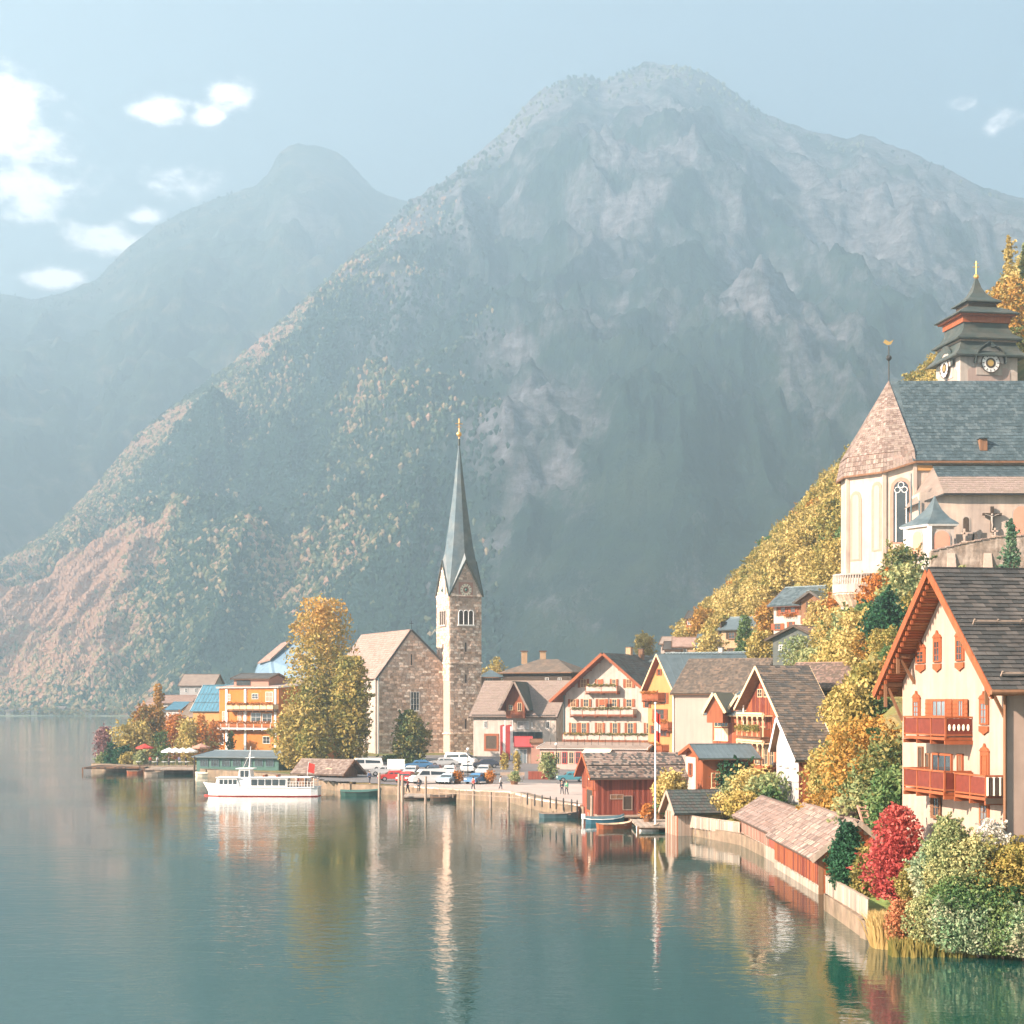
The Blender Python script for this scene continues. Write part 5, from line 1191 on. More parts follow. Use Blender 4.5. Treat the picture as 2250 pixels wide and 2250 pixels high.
    for k in range(5):
        mb = MB(); o, t, n = h.face('f'); c = Vector((o.x, o.y, 0)) + t * (a1 + .04) + n * (1.25 - k * .25) + Vector((0, 0, Z(1617, 92) + .5)); mb.ball(c, .08, 6, 4, (1, .4, 2.2)); mb.build('cutout', M['cream_paint'], b)
    a2, _ = h.fp('f', 2073, 1740); a3, _ = h.fp('f', 2160, 1740); a4, _ = h.fp('f', 2207, 1750)
    h.balcony('f', 3.9, 9.2, Z(1732, 92), 1.5, 1.05, M['wood_balcony'], M['wood_orange'], 3)
    b = h.balcony('f', 9.4, 13.0, Z(1747, 86.5), 1.0, 1.05, M['wood_balcony'], M['wood_orange'], 2)
    o, t, n = h.face('f'); c = Vector((o.x, o.y, 0)) + t * 13.08 + Vector((0, 0, Z(1747, 86.5)))
    for k in range(6): mb = MB(); mb.bar(c + n * (.1 + k * .16) + Vector((0, 0, .1)), c + n * (.1 + k * .16) + Vector((0, 0, 1.0)), .07, .09); mb.build('baluster', M['cream_paint'] if k % 2 else M['wood_dark'], b)
    mb = MB(); mb.slab([c + n * .02 - Vector((0, 0, .3)), c + n * 1.0 - Vector((0, 0, .3)), c + n * 1.0 - Vector((0, 0, .02)), c + n * .02 - Vector((0, 0, .02))], t, .05); mb.build('end_beam', M['wood_dark'], b)
    mb = MB(); mb.tube([h.P(h.w + .08, -.08, zb), h.P(h.w + .08, -.08, h.ze2)], .09, 6); mb.build('downpipe', M['wood_brown'], h.root)
    h.chimney(h.w * .62, 12, h.zr - 1, 1.8, .8)
    # white flowering shrub strip at the foot
right_house()

# ---- white lakeside hotel
def hotel():
    h = House('hotel', 'white lakeside hotel with wide red-edged gable, three rows of shutters and long balconies', (1239, 292), (1432, 284.5), 2.3, Z(1527, 291), Z(1440, 288), 26, M['plaster_white'], M['roof_green'], 'v', eo=1.6, go=2.0, soffit=M['wood_orange'], edge=M['wood_orange'], th=.35)
    h.tiles(1, 22, 40, [M['roof_green'], M['roof_dark']], cap=0, thick=.05)
    h.purlins(5, M['wood_orange'])
    S = M['wood_orange']; F_ = M['wood_cream']
    rows = [(1492, 1511, [(1276, 1289, 0), (1312, 1321, 1), (1345, 1354, 1), (1376, 1389, 0)]),
            (1536, 1553, [(1254, 1266, 0), (1282, 1294, 1), (1316, 1330, 1), (1345, 1356, 1), (1376, 1389, 1), (1418, 1426, 1)]),
            (1588, 1612, [(1256, 1267, 1), (1278, 1289, 1), (1313, 1324, 0), (1346, 1357, 1), (1379, 1392, 1), (1420, 1430, 1)])]
    for y0, y1, ws in rows:
        for x0, x1, o_ in ws: h.winp('f', x0, y0, x1, y1, rows=2, cols=2, fm=F_, gm=M['glass'] if o_ else M['wood_brown'], shut=S, shw=.45, sill=False)
    for (x0, x1, py, np_, m_) in ((1294, 1362, 1521, 2, M['plaster_white']), (1260, 1398, 1572, 5, M['plaster_white']), (1243, 1436, 1628, 7, M['plaster_white'])):
        a0, _ = h.fp('f', x0, py); a1, _ = h.fp('f', x1, py); b = h.balcony('f', a0, a1, Z(py, 287), 1.3, 1.05, m_, M['wood_orange'], np_)
        h.flowers('f', a0 + .3, a1 - .3, Z(py, 287) + 1.15, 1.4, LF['mixed'], .3)
    for px in (1330, 1327):
        pass
    for i, (px, py) in enumerate(((1327, 1500), (1330, 1543))):
        a, z = h.fp('f', px, py); mb = MB(); o, t, n = h.face('f'); c = Vector((o.x, o.y, 0)) + t * a + n * 1.3 + Vector((0, 0, z)); mb.box(c, (1.0, .05, 1.0), math.atan2(t.y, t.x)); mb.build('red_banner', M['wood_orange'], h.root)
    h.chimney(h.w * .5, 9, h.zr - .6, 2.2, .9); h.chimney(h.w * .56, 12, h.zr - .6, 2.0, .8, M['wood_brown'])
    mb = MB(); mb.tube([h.P(.1, -.12, 2), h.P(.1, -.12, h.ze)], .1, 6); mb.build('downpipe', M['copper_green'], h.root)
hotel()
# terrace pavilion in front of the hotel
def terrace():
    h = House('terrace_bar', 'long low flat-roofed terrace bar with glazed red front below the white hotel', (1186, 268), (1420, 262), 1.6, Z(1645, 266), Z(1636, 268), 6, M['plaster_rose'], M['roof_tan'], 'u', eo=.5, go=.3, rp=.6, soffit=M['white_paint'], edge=M['white_paint'])
    for k in range(9):
        x0 = 1190 + k * 15; h.winp('f', x0, 1652, x0 + 11, 1678, rows=2, cols=2, fm=M['red_paint'] if k % 2 else M['wood_cream'], gm=M['glass'], sill=False)
    for k in range(3): h.winp('f', 1345 + k * 24, 1655, 1362 + k * 24, 1668, rows=1, cols=2, fm=M['white_paint'], gm=M['glass'], sill=False)
    aw = MB(); a0, z0 = h.fp('f', 1286, 1645); a1, _ = h.fp('f', 1346, 1645); aw.slab([h.P(a0, 0, z0), h.P(a1, 0, z0), h.P(a1, -2.2, z0 - .9), h.P(a0, -2.2, z0 - .9)], (0, 0, 1), .08); aw.build('awning', M['cream_paint'], h.root)
    for k in range(14):
        p = h.P(2 + k * 1.1, -.6, h.zr); mb = MB(); mb.bar(p, p + Vector((0, 0, 1.0)), .06); mb.build('rail_post', M['iron'], h.root)
terrace()
# ---- white restaurant with grey roof and red dormer
def restaurant():
    h = House('guest_house', 'white guest house with long grey-brown roof and red gabled dormer beside the stone tower', (1040, 312), (1222, 306), 2.2, Z(1570, 309), Z(1499, 315), 13, M['plaster_white'], M['roof_tan'], 'u', eo=.7, go=.5, rp=.5, soffit=M['wood_dark'], edge=M['roof_dark'])
    h.tiles(0, 22, 44, [M['roof_tan'], M['shingle_a']], cap=0, thick=.05)
    for x0, x1, y0, y1 in ((1064, 1071, 1584, 1600), (1200, 1208, 1584, 1602), (1168, 1171, 1587, 1600), (1137, 1163, 1585, 1602)): h.winp('f', x0, y0, x1, y1, rows=1, cols=2, fm=M['white_paint'], gm=M['glass'] if x1 - x0 < 20 else M['plaster_grey'], sill=False)
    h.winp('f', 1064, 1612, 1096, 1650, rows=1, cols=1, fm=M['wood_orange'], gm=M['wood_dark'], sill=False, ft=.4, name='gateway')
    h.winp('f', 1126, 1608, 1192, 1632, rows=1, cols=4, fm=M['copper_green'], gm=M['glass'], sill=False, name='shop_window')
    mb = MB(); mb.bar(h.P(0, -.7, h.ze - .1), h.P(h.w, -.7, h.ze - .1), .2, .18); mb.build('gutter', M['iron'], h.root)
    # dormer
    d = House('dormer', 'x', (1112, 307.4), (1153, 306.5), Z(1566, 307), Z(1541, 307), Z(1500, 307), 7, M['wood_orange'], M['roof_green'], 'v', eo=.9, go=1.2, soffit=M['wood_red'], edge=M['roof_tan'])
    d.winp('f', 1118, 1549, 1127, 1560, fm=M['wood_cream']); d.winp('f', 1137, 1544, 1147, 1562, rows=1, fm=M['wood_cream'], gm=M['wood_dark'])
    d.planks('f', 0, d.w, d.zb, d.ze, M['wood_orange'], .35, 0, name='board')
    # flatten the dormer into parts of the guest house
    merge_into(d.root, h.root, 'dormer')
def merge_into(src, dst, newname):
    """turn a builder's Empty into a part: join its wall as the part and hang its pieces below"""
    del src['label']; del src['category']
    kids = list(src.children); wall = [k for k in kids if k.name.split('.')[0] == 'wall'][0]
    inv = dst.matrix_basis.inverted() if dst.parent is None else worldmat(dst).inverted()
    for k in kids:
        wm = src.matrix_basis @ k.matrix_basis
        sub = list(k.children)
        if k is wall: k.parent = dst; k.matrix_basis = inv @ wm; k.name = newname
    for k in kids:
        if k is wall: continue
        wm = src.matrix_basis @ k.matrix_basis
        for g in list(k.children):                       # sub-parts of parts: lift one level so nothing is deeper than thing > part > sub-part
            gm = wm @ g.matrix_basis; g.parent = wall; g.matrix_basis = wall_inv(dst, wall) @ gm
        k.parent = wall; k.matrix_basis = wall_inv(dst, wall) @ wm
    bpy.data.objects.remove(src)
def wall_inv(dst, wall): return (worldmat(dst) @ wall.matrix_basis).inverted()
restaurant()
# banners, kiosk, gate things
def banners():
    for i, (x0, x1, m_) in enumerate(((1099, 1108, 0), (1110, 1124, 1))):
        y = 296 + i; mb = MB(); w0, w1 = X(x0, y), X(x1, y)
        t = thing('banner_flag', 'narrower faded red vertical banner, left of the pair by the guest house' if i == 0 else 'broad red vertical banner with white edge, right of the pair by the guest house', 'banner', Vector((w1, y, 2)))
        mb.slab([Vector((w0, y, Z(1688, y))), Vector((w1, y, Z(1690, y))), Vector((w1, y, Z(1592, y))), Vector((w0, y, Z(1594, y)))], (0, 1, 0), .06); mb.build('cloth', M['banner_red'], t)
        mb = MB(); mb.tube([Vector((w1 + .15, y, 1.8)), Vector((w1 + .15, y, Z(1582, y)))], .08, 6); mb.build('pole', M['white_paint'], t)
        mb = MB(); mb.slab([Vector((w1 - .25, y - .07, Z(1686, y))), Vector((w1, y - .07, Z(1686, y))), Vector((w1, y - .07, Z(1596, y))), Vector((w1 - .25, y - .07, Z(1596, y)))], (0, 1, 0), .03); mb.build('stripe', M['white_paint'], t)
    k = House('kiosk', 'small brick kiosk with low red pyramid roof next to the red banners', (1134, 285), (1166, 285), 1.9, Z(1637, 286), Z(1622, 288), 5, M['wood_pale'], M['banner_red'], 'u', eo=1.0, go=.3, soffit=M['wood_brown'], edge=M['banner_red'])
    k.winp('f', 1132, 1646, 1158, 1684, rows=1, cols=3, fm=M['white_paint'], gm=M['glass_bright'], sill=False)
    k = House('brick_annexe', 'plain terracotta brick annexe between kiosk and terrace bar', (1167, 284), (1190, 284), 1.9, Z(1634, 284), Z(1628, 286), 5, M['plaster_trim'], M['wood_brown'], 'u', eo=.2, go=.2, soffit=M['wood_brown'])
banners()
# ---- hip-roofed dark house behind with two chimneys
def hip(name, label, A, B, zb, ze, zr, d, wall, roof, o=.8, ins=.45, cat='house', rm2=None):
    h = House(name, label, A, B, zb, ze, zr, d, wall, roof, 'u', nowall=True, soffit=None) if False else None
    O = Vector((X(*A), A[1], 0)); Bp = Vector((X(*B), B[1], 0)); u = (Bp - O).normalized(); w = (Bp - O).length; v = Vector((-u.y, u.x, 0))
    P = lambda a, b, z: O + u * a + v * b + Vector((0, 0, z))
    t = thing(name, label, cat, P(w / 2, d / 2, zb)); mb = MB(); mb.slab([P(0, 0, zb - 1), P(w, 0, zb - 1), P(w, d, zb - 1), P(0, d, zb - 1)], (0, 0, 1), ze - zb + 1); mb.build('wall', wall, t)
    i = min(w, d) * ins; mb = MB()
    mb.add([P(-o, -o, ze - .2), P(w + o, -o, ze - .2), P(w + o, d + o, ze - .2), P(-o, d + o, ze - .2), P(i, d / 2, zr), P(w - i, d / 2, zr)], [(0, 1, 5, 4), (2, 3, 4, 5), (1, 2, 5), (3, 0, 4), (3, 2, 1, 0)]); mb.build('roof', roof, t)
    mb = MB(); 
    for a, b in ((P(-o, -o, ze - .25), P(w + o, -o, ze - .25)), (P(w + o, -o, ze - .25), P(w + o, d + o, ze - .25)), (P(-o, d + o, ze - .25), P(-o, -o, ze - .25))): mb.bar(a, b, .22, .2)
    mb.build('eaves', M['wood_brown'], t)
    s = House.__new__(House); s.O, s.u, s.v, s.w, s.d, s.root, s.zb, s.ze, s.zr = O, u, v, w, d, t, zb, ze, zr; s.roofm = roof
    return s
h = hip('dark_house', 'dark timber house with low brown hipped roof and two chimneys behind the guest house', (1105, 352), (1256, 346), 3, Z(1476, 350), Z(1449, 356), 12, M['wood_dark'], M['roof_brown'])
for px in (1152, 1193):
    p = PT(px, 1452, 356); mb = MB(); mb.box(p + Vector((0, 0, .6)), (1.2, 1.0, 2.6)); c = mb.build('chimney', M['plaster_tan'], h.root); mb = MB(); mb.box(p + Vector((0, 0, 1.98)), (1.6, 1.4, .18)); mb.build('chimney_cap', M['wood_brown'], c)
for x in (1198, 1226): h.winp('f', x, 1489, x + 8, 1496, fm=M['white_paint'])
h = hip('low_house', 'low house with blue-grey roof window squeezed between stone tower and dark hipped house', (1056, 338), (1100, 338), 3, Z(1486, 338), Z(1472, 341), 8, M['plaster_rose'], M['roof_slate'])
h.winp('f', 1066, 1490, 1082, 1496, fm=M['white_paint'], cols=3)
# ---- ochre gable house right of the hotel
def ochre():
    h = House('ochre_house', 'narrow ochre house with steep gable and orange balconies between hotel and brown-tiled house', (1424, 270), (1486, 258), 2.3, Z(1512, 266), Z(1441, 264), 16, M['plaster_ochre'], M['roof_metal'], 'v', eo=.6, go=.9, soffit=M['wood_orange'], edge=M['wood_cream'])
    h.seams(1, 14, M['roof_metal'])
    for (x0, y0, x1, y1) in ((1434, 1520, 1443, 1534), (1455, 1522, 1465, 1546), (1418, 1534, 1427, 1555), (1442, 1558, 1460, 1580), (1432, 1594, 1440, 1612), (1452, 1594, 1466, 1618), (1446, 1470, 1452, 1484)):
        h.winp('f', x0, y0, x1, y1, rows=2, cols=2, fm=M['wood_orange'], gm=M['glass'], shut=M['wood_orange'], shw=.4, sill=False)
    for (x0, x1, py) in ((1426, 1462, 1537), (1452, 1484, 1600), (1428, 1470, 1650)):
        a0, _ = h.fp('f', x0, py); a1, _ = h.fp('f', x1, py); h.balcony('f', max(a0, .1), a1, Z(py, 264), 1.2, 1.0, M['wood_orange'], M['wood_orange'], 3); h.flowers('f', max(a0, .2), a1, Z(py, 264) + 1.1, 1.3, LF['orange'], .3)
ochre()
def brown_tiled():
    h = House('tiled_house', 'rose plastered house with large brown tiled roof in the middle of the village', (1482, 252), (1662, 246), 3, Z(1520, 250), Z(1452, 256), 13, M['plaster_rose'], M['roof_brown'], 'u', eo=.7, go=.35, soffit=M['wood_orange'], edge=M['roof_tan'])
    h.tiles(0, 24, 44, [M['roof_brown'], M['roof_brown_b']], cap=0, thick=.07, lift=.05)
    h.winp('f', 1640, 1556, 1652, 1572, fm=M['white_paint'])
    o, t, n = h.face('l'); mb = MB(); mb.slab([h.P(-.05, 0, 3), h.P(-.05, h.d, 3), h.P(-.05, h.d, h.ze - .2), h.P(-.05, 0, h.ze - .2)], -h.u, .04); mb.build('lit_gable', M['plaster_white'], h.root)  # same wall in lighter colour: sunlight on the gable end is painted in
    mb = MB(); mb.tube([h.P(-.15, -.1, 3), h.P(-.15, -.1, h.ze)], .1, 6); mb.build('downpipe', M['white_paint'], h.root)
    # long metal roofed house behind
    g = House('metal_roof_house', 'long house with blue-grey metal roof behind the brown tiled house', (1436, 272), (1730, 262), 4, Z(1452, 268), Z(1437, 273), 12, M['plaster_tan'], M['roof_metal'], 'u', eo=.7, go=.4, soffit=M['wood_brown'], edge=M['copper_green'])
    g.seams(0, 40, M['roof_metal'], .04); g.chimney(9, 6, g.zr - .6, 1.6, .7, M['plaster_grey'])
    g.chimney(14.6, 5, g.zr - .6, 1.9, .3, M['white_paint'])
brown_tiled()
def bay_cottage():
    h = House('bay_cottage', 'small orange timber cottage with metal roof and cream glazed bay below the tiled house', (1566, 214), (1634, 208), 5.0, Z(1566, 212), Z(1524, 214), 9, M['wood_orange'], M['roof_metal'], 'u', eo=.9, go=.6, rp=.5, soffit=M['wood_cream'], edge=M['wood_cream'])
    h.seams(0, 16, M['roof_metal'])
    for x0, x1, top in ((1553, 1588, 1526), (1606, 1640, 1530)):
        d = House('gablet', 'x', (x0, 209.5), (x1, 208.5), Z(1570, 209), Z(1557, 209), Z(top, 209), 5, M['wood_orange'], M['roof_metal'], 'v', eo=.35, go=.35, soffit=M['wood_orange'], edge=M['wood_cream'])
        merge_into(d.root, h.root, 'gablet')
    h.planks('f', 0, h.w, 5.0, h.ze - .05, [M['wood_orange'], M['wood_orange'], M['wood_balcony']], .3, 40, name='board')
    h.winp('f', 1571, 1600, 1601, 1627, rows=2, cols=4, fm=M['wood_cream'], gm=M['wood_cream'], sill=True)
    h.winp('f', 1571, 1580, 1601, 1597, rows=1, cols=4, fm=M['wood_cream'], gm=M['glass'], sill=False)
    b = h.balcony('l', 1.0, 5.0, Z(1622, 212), 1.6, .9, M['wood_orange'], M['wood_orange'], 3); h.flowers('l', .5, 5, Z(1605, 212), 1.3, LF['orange'], .6)
bay_cottage()
def timber_gable():
    h = House('timber_house', 'orange half-timbered house with steep dark roof and arcaded balconies', (1640, 189), (1752, 170), 2.6, Z(1552, 187), Z(1470, 183), 3.6, M['wood_orange'], M['roof_brown_b'], 'v', rp=.40, ze2=Z(1622, 172), eo=.9, go=1.1, soffit=M['wood_brown'], edge=M['wood_cream'])
    h.tiles(1, 34, 10, [M['roof_brown_b'], M['roof_brown'], M['roof_dark']], cap=200, thick=.05)
    for (x0, y0, x1, y1, m_) in ((1666, 1514, 1676, 1532, 0), (1680, 1514, 1690, 1532, 0), (1655, 1575, 1667, 1596, 1), (1672, 1575, 1684, 1598, 1), (1660, 1636, 1672, 1680, 0), (1676, 1636, 1688, 1682, 0), (1692, 1638, 1702, 1682, 0)):
        h.winp('f', x0, y0, x1, y1, rows=2, cols=2, fm=M['wood_cream'], gm=M['glass'] if not m_ else M['wood_red'], sill=False)
    a0, _ = h.fp('f', 1646, 1630); a1, _ = h.fp('f', 1706, 1630); o, t, n = h.face('f')
    for py in (1570, 1630):
        mb = MB(); z = Z(py - 2, 181); mb.bar(h.P(.2, -1.1, z), h.P(h.w * .55, -1.1, z), .2, .22); mb.slab([h.P(.2, -.02, z - .3), h.P(h.w * .55, -.02, z - .3), h.P(h.w * .55, -1.1, z - .3), h.P(.2, -1.1, z - .3)], (0, 0, 1), .12); lg = mb.build('loggia_floor', M['wood_cream'], h.root)
        for k in range(6):
            a = .2 + (h.w * .55 - .3) * k / 5; mb = MB(); hh = 2.4; mb.bar(h.P(a, -1.05, z - hh), h.P(a, -1.05, z), .16); mb.bar(h.P(a, -1.05, z - .7), h.P(a + .5, -1.05, z - .05), .1); mb.bar(h.P(a, -1.05, z - .7), h.P(a - .5, -1.05, z - .05), .1); mb.build('post', M['wood_cream'], lg)
    h.balcony('f', .3, h.w * .5, Z(1622, 181), 1.1, .95, M['wood_orange'], M['wood_brown'], 4); h.flowers('f', .4, h.w * .5, Z(1600, 181), 1.25, LF['mixed'], .5)
    h.planks('f', 0, h.w, 2.6, 0, [M['wood_orange'], M['wood_balcony']], .3, 120, name='board', clip=lambda a: (Z(1640, 181), (h.ze + (h.zr - h.ze) * a / (h.w * .4)) - .15 if a < h.w * .4 else (h.ze2 + (h.zr - h.ze2) * (h.w - a) / (h.w * .6)) - .15), thick=.03)
    mb = MB(); p = h.P(.1, -.35, 0); mb.tube([p + Vector((0, 0, 2)), p + Vector((0, 0, Z(1545, 189)))], .09, 6); mb.build('downpipe', M['white_paint'], h.root)
timber_gable()
def upper_roofs():
    h = House('long_roof_house', 'house with weathered pink-brown roof and dark glazed dormer strip right of the timber gable', (1722, 186), (1885, 182), 6, Z(1512, 184), Z(1461, 188), 11, M['wood_dark'], M['roof_pink'], 'u', eo=.8, go=.5, soffit=M['wood_dark'], edge=M['wood_brown'])
    h.tiles(0, 20, 44, [M['roof_pink'], M['shingle_b'], M['roof_brown']], cap=100, thick=.05)
    for x in (1808, 1848): h.winp('f', x, 1519, x + 12, 1531, fm=M['wood_brown'], gm=M['glass_bright'], sill=False)
    h2 = House('lower_roof_house', 'lower house with brown shingle roof and white chimney block under the dormer strip', (1728, 178), (1862, 174), 5, Z(1582, 176), Z(1539, 180), 9, M['wood_dark'], M['roof_brown'], 'u', eo=.9, go=.4, soffit=M['wood_dark'], edge=M['wood_pale'])
    h2.tiles(0, 16, 40, [M['roof_brown'], M['roof_brown_b'], M['roof_pink']], cap=100, thick=.05)
    mb = MB(); p = PT(1852, 1580, 173); mb.box(p + Vector((0, 0, .9)), (1.3, 1.0, 2.2)); mb.build('chimney', M['plaster_white'], h2.root)
    for x in (1762, 1774, 1796): h2.winp('f', x, 1594, x + 8, 1614, fm=M['wood_brown'], gm=M['glass'], sill=False)
upper_roofs()
def white_gable():
    h = House('white_house', 'tall narrow white house with two rows of windows at the foot of the foliage bank', (1706, 160), (1755, 153), 2.5, Z(1640, 157), Z(1583, 156), 3.2, M['plaster_grey'], M['roof_brown_b'], 'v', rp=.25, ze2=Z(1668, 154), eo=.5, go=.5, soffit=M['wood_brown'], edge=M['white_paint'])
    h.tiles(1, 16, 10, [M['roof_brown_b'], M['roof_brown'], M['roof_dark']], cap=120, thick=.05)
    for (x0, y0, x1, y1) in ((1712, 1657, 1718, 1680), (1725, 1656, 1733, 1684), (1742, 1660, 1749, 1686), (1713, 1752, 1719, 1774), (1727, 1752, 1735, 1776)): h.winp('f', x0, y0, x1, y1, rows=3, cols=2, fm=M['white_paint'], gm=M['plaster_grey'], sill=True)
    mb = MB(); z = Z(1713, 156); mb.bar(h.P(0, -.06, z), h.P(h.w, -.06, z), .12, .18); mb.build('string_course', M['white_paint'], h.root)
    o, t, n = h.face('r'); h.planks('r', 0, 3.1, 2.5, h.ze2 - .1, [M['wood_orange'], M['wood_balcony']], .3, 40, name='board')
    h.win('r', 1.6, Z(1690, 155), 1.0, 1.4, rows=3, cols=2, fm=M['wood_cream'], gm=M['wood_orange']); h.flowers('r', .6, 3.2, Z(1700, 155), .4, LF['orange'], .5)
    h.win('r', 1.6, Z(1775, 155), .9, 1.4, rows=2, cols=2, fm=M['wood_brown'], gm=M['glass'])
    d = hip('dark_shed', 'dark timber shed with brown roof tucked behind the white narrow house', (1768, 163), (1800, 162), 4, Z(1645, 162), Z(1628, 165), 6, M['wood_dark'], M['roof_brown'], cat='shed')
white_gable()
# ---- houses up the wooded slope
def hill_houses():
    h = House('hillside_house', 'tan hillside house with pale grey roof partly hidden by a columnar cypress', (1585, 296), (1672, 292), 17, Z(1383, 294), Z(1359, 299), 10, M['plaster_tan'], M['roof_metal'], 'u', eo=.6, go=.7, soffit=M['wood_dark'], edge=M['wood_dark'])
    for (x0, y0, x1, y1) in ((1601, 1389, 1615, 1404), (1655, 1389, 1665, 1400), (1600, 1424, 1612, 1434)): h.winp('f', x0, y0, x1, y1, fm=M['wood_brown'], shut=M['wood_dark'], shw=.35)
    h.chimney(5, 4, h.zr - .4, 1.2, .7, M['plaster_trim'])
    mb = MB(); mb.slab([h.P(-3.2, .2, 16), h.P(0, .2, 16), h.P(0, .2, Z(1388, 296)), h.P(-.2, .2, Z(1365, 296))], h.v, 6); mb.build('timber_lean_to', M['wood_dark'], h.root)
    c = House('curved_roof_chalet', 'timber and white chalet with curved grey roof and flower boxes below the church woods', (1700, 268), (1815, 262), 21, Z(1326, 265), Z(1293, 270), 9, M['plaster_white'], M['roof_metal'], 'u', eo=.9, go=.6, soffit=M['wood_red'], edge=M['wood_red'])
    c.tiles(0, 12, 26, [M['roof_metal'], M['roof_slate']], cap=0)
    c.planks('f', .5, c.w, Z(1352, 265), c.ze - .1, [M['wood_orange'], M['wood_brown']], .35, 60, name='board')
    g = House('gable', 'x', (1760, 262.5), (1806, 260.5), Z(1352, 261), Z(1318, 261), Z(1302, 261), 5, M['wood_brown'], M['roof_metal'], 'v', eo=.9, go=.8, soffit=M['wood_brown'], edge=M['roof_dark']); 
    g.winp('f', 1772, 1322, 1800, 1345, rows=1, cols=3, fm=M['wood_dark'], gm=M['wood_dark'], sill=False); merge_into(g.root, c.root, 'cross_gable')
    for (x0, y0, x1, y1) in ((1716, 1334, 1726, 1346), (1738, 1334, 1748, 1346), (1702, 1370, 1716, 1384), (1734, 1366, 1742, 1380), (1765, 1356, 1775, 1370)): c.winp('f', x0, y0, x1, y1, fm=M['wood_orange'], shut=M['wood_orange'])
    c.flowers('f', 2, c.w * .45, Z(1352, 265), .3, LF['orange'], .4)
    d = House('black_barn', 'dark green-black barn gable with pale shingle roof in front of the curved-roof chalet', (1698, 250), (1795, 246), 18, Z(1402, 248), Z(1378, 248), 9, M['roof_green'], M['roof_pink'], 'v', rp=.52, eo=.9, go=.7, soffit=M['wood_dark'], edge=M['wood_dark'])
    d.winp('f', 1712, 1417, 1724, 1428, fm=M['white_paint'])
    b = House('ruined_block', 'tall weathered brown stone block with flat pink roof in the woods above the chalet', (1712, 300), (1762, 300), 24, Z(1284, 300), Z(1265, 303), 7, M['stone_mortar'], M['roof_pink'], 'u', eo=.2, go=.1, soffit=M['wood_brown'])
    for i, (x0, x1, ye, yr_, Y, wm, rm, lab) in enumerate(((1452, 1475, 1428, 1418, 300, 'plaster_white', 'roof_tan', 'tiny white house with tan roof at the left foot of the wooded slope'), (1460, 1496, 1440, 1428, 290, 'plaster_rose', 'roof_dark', 'small house with dark roof end above the blue metal roof'), (1480, 1530, 1434, 1419, 290, 'plaster_tan', 'roof_pink', 'house with plain pink roof above the blue metal roof'), (1532, 1562, 1436, 1412, 288, 'plaster_grey', 'roof_metal', 'grey house with steep striped metal roof left of the tan hillside house'), (1492, 1512, 1408, 1398, 330, 'wood_dark', 'roof_slate', 'dark hut among the yellow trees at the left of the slope'), (1508, 1522, 1372, 1360, 345, 'wood_red', 'roof_dark', 'small red gabled hut at the left edge of the wooded slope'), (1800, 1850, 1366, 1352, 258, 'plaster_white', 'roof_pink', 'small pink-roofed annexe right of the black barn'), (1755, 1800, 1350, 1338, 300, 'plaster_tan', 'roof_pink', 'pink-roofed outbuilding behind the curved-roof chalet'))):
        ye -= 12; yr_ -= 15; zb_ = Z(ye, Y) - 5; hh = House('hillside_hut', lab, (x0, Y), (x1, Y - .4), zb_, Z(ye, Y), Z(yr_, Y + 3), 7, M[wm], M[rm], 'u', eo=.4, go=.3, soffit=M['wood_brown'])
        hh.winp('f', (x0 + x1) / 2 - 4, ye + 4, (x0 + x1) / 2 + 4, ye + 13, fm=M['white_paint'], sill=False)
hill_houses()
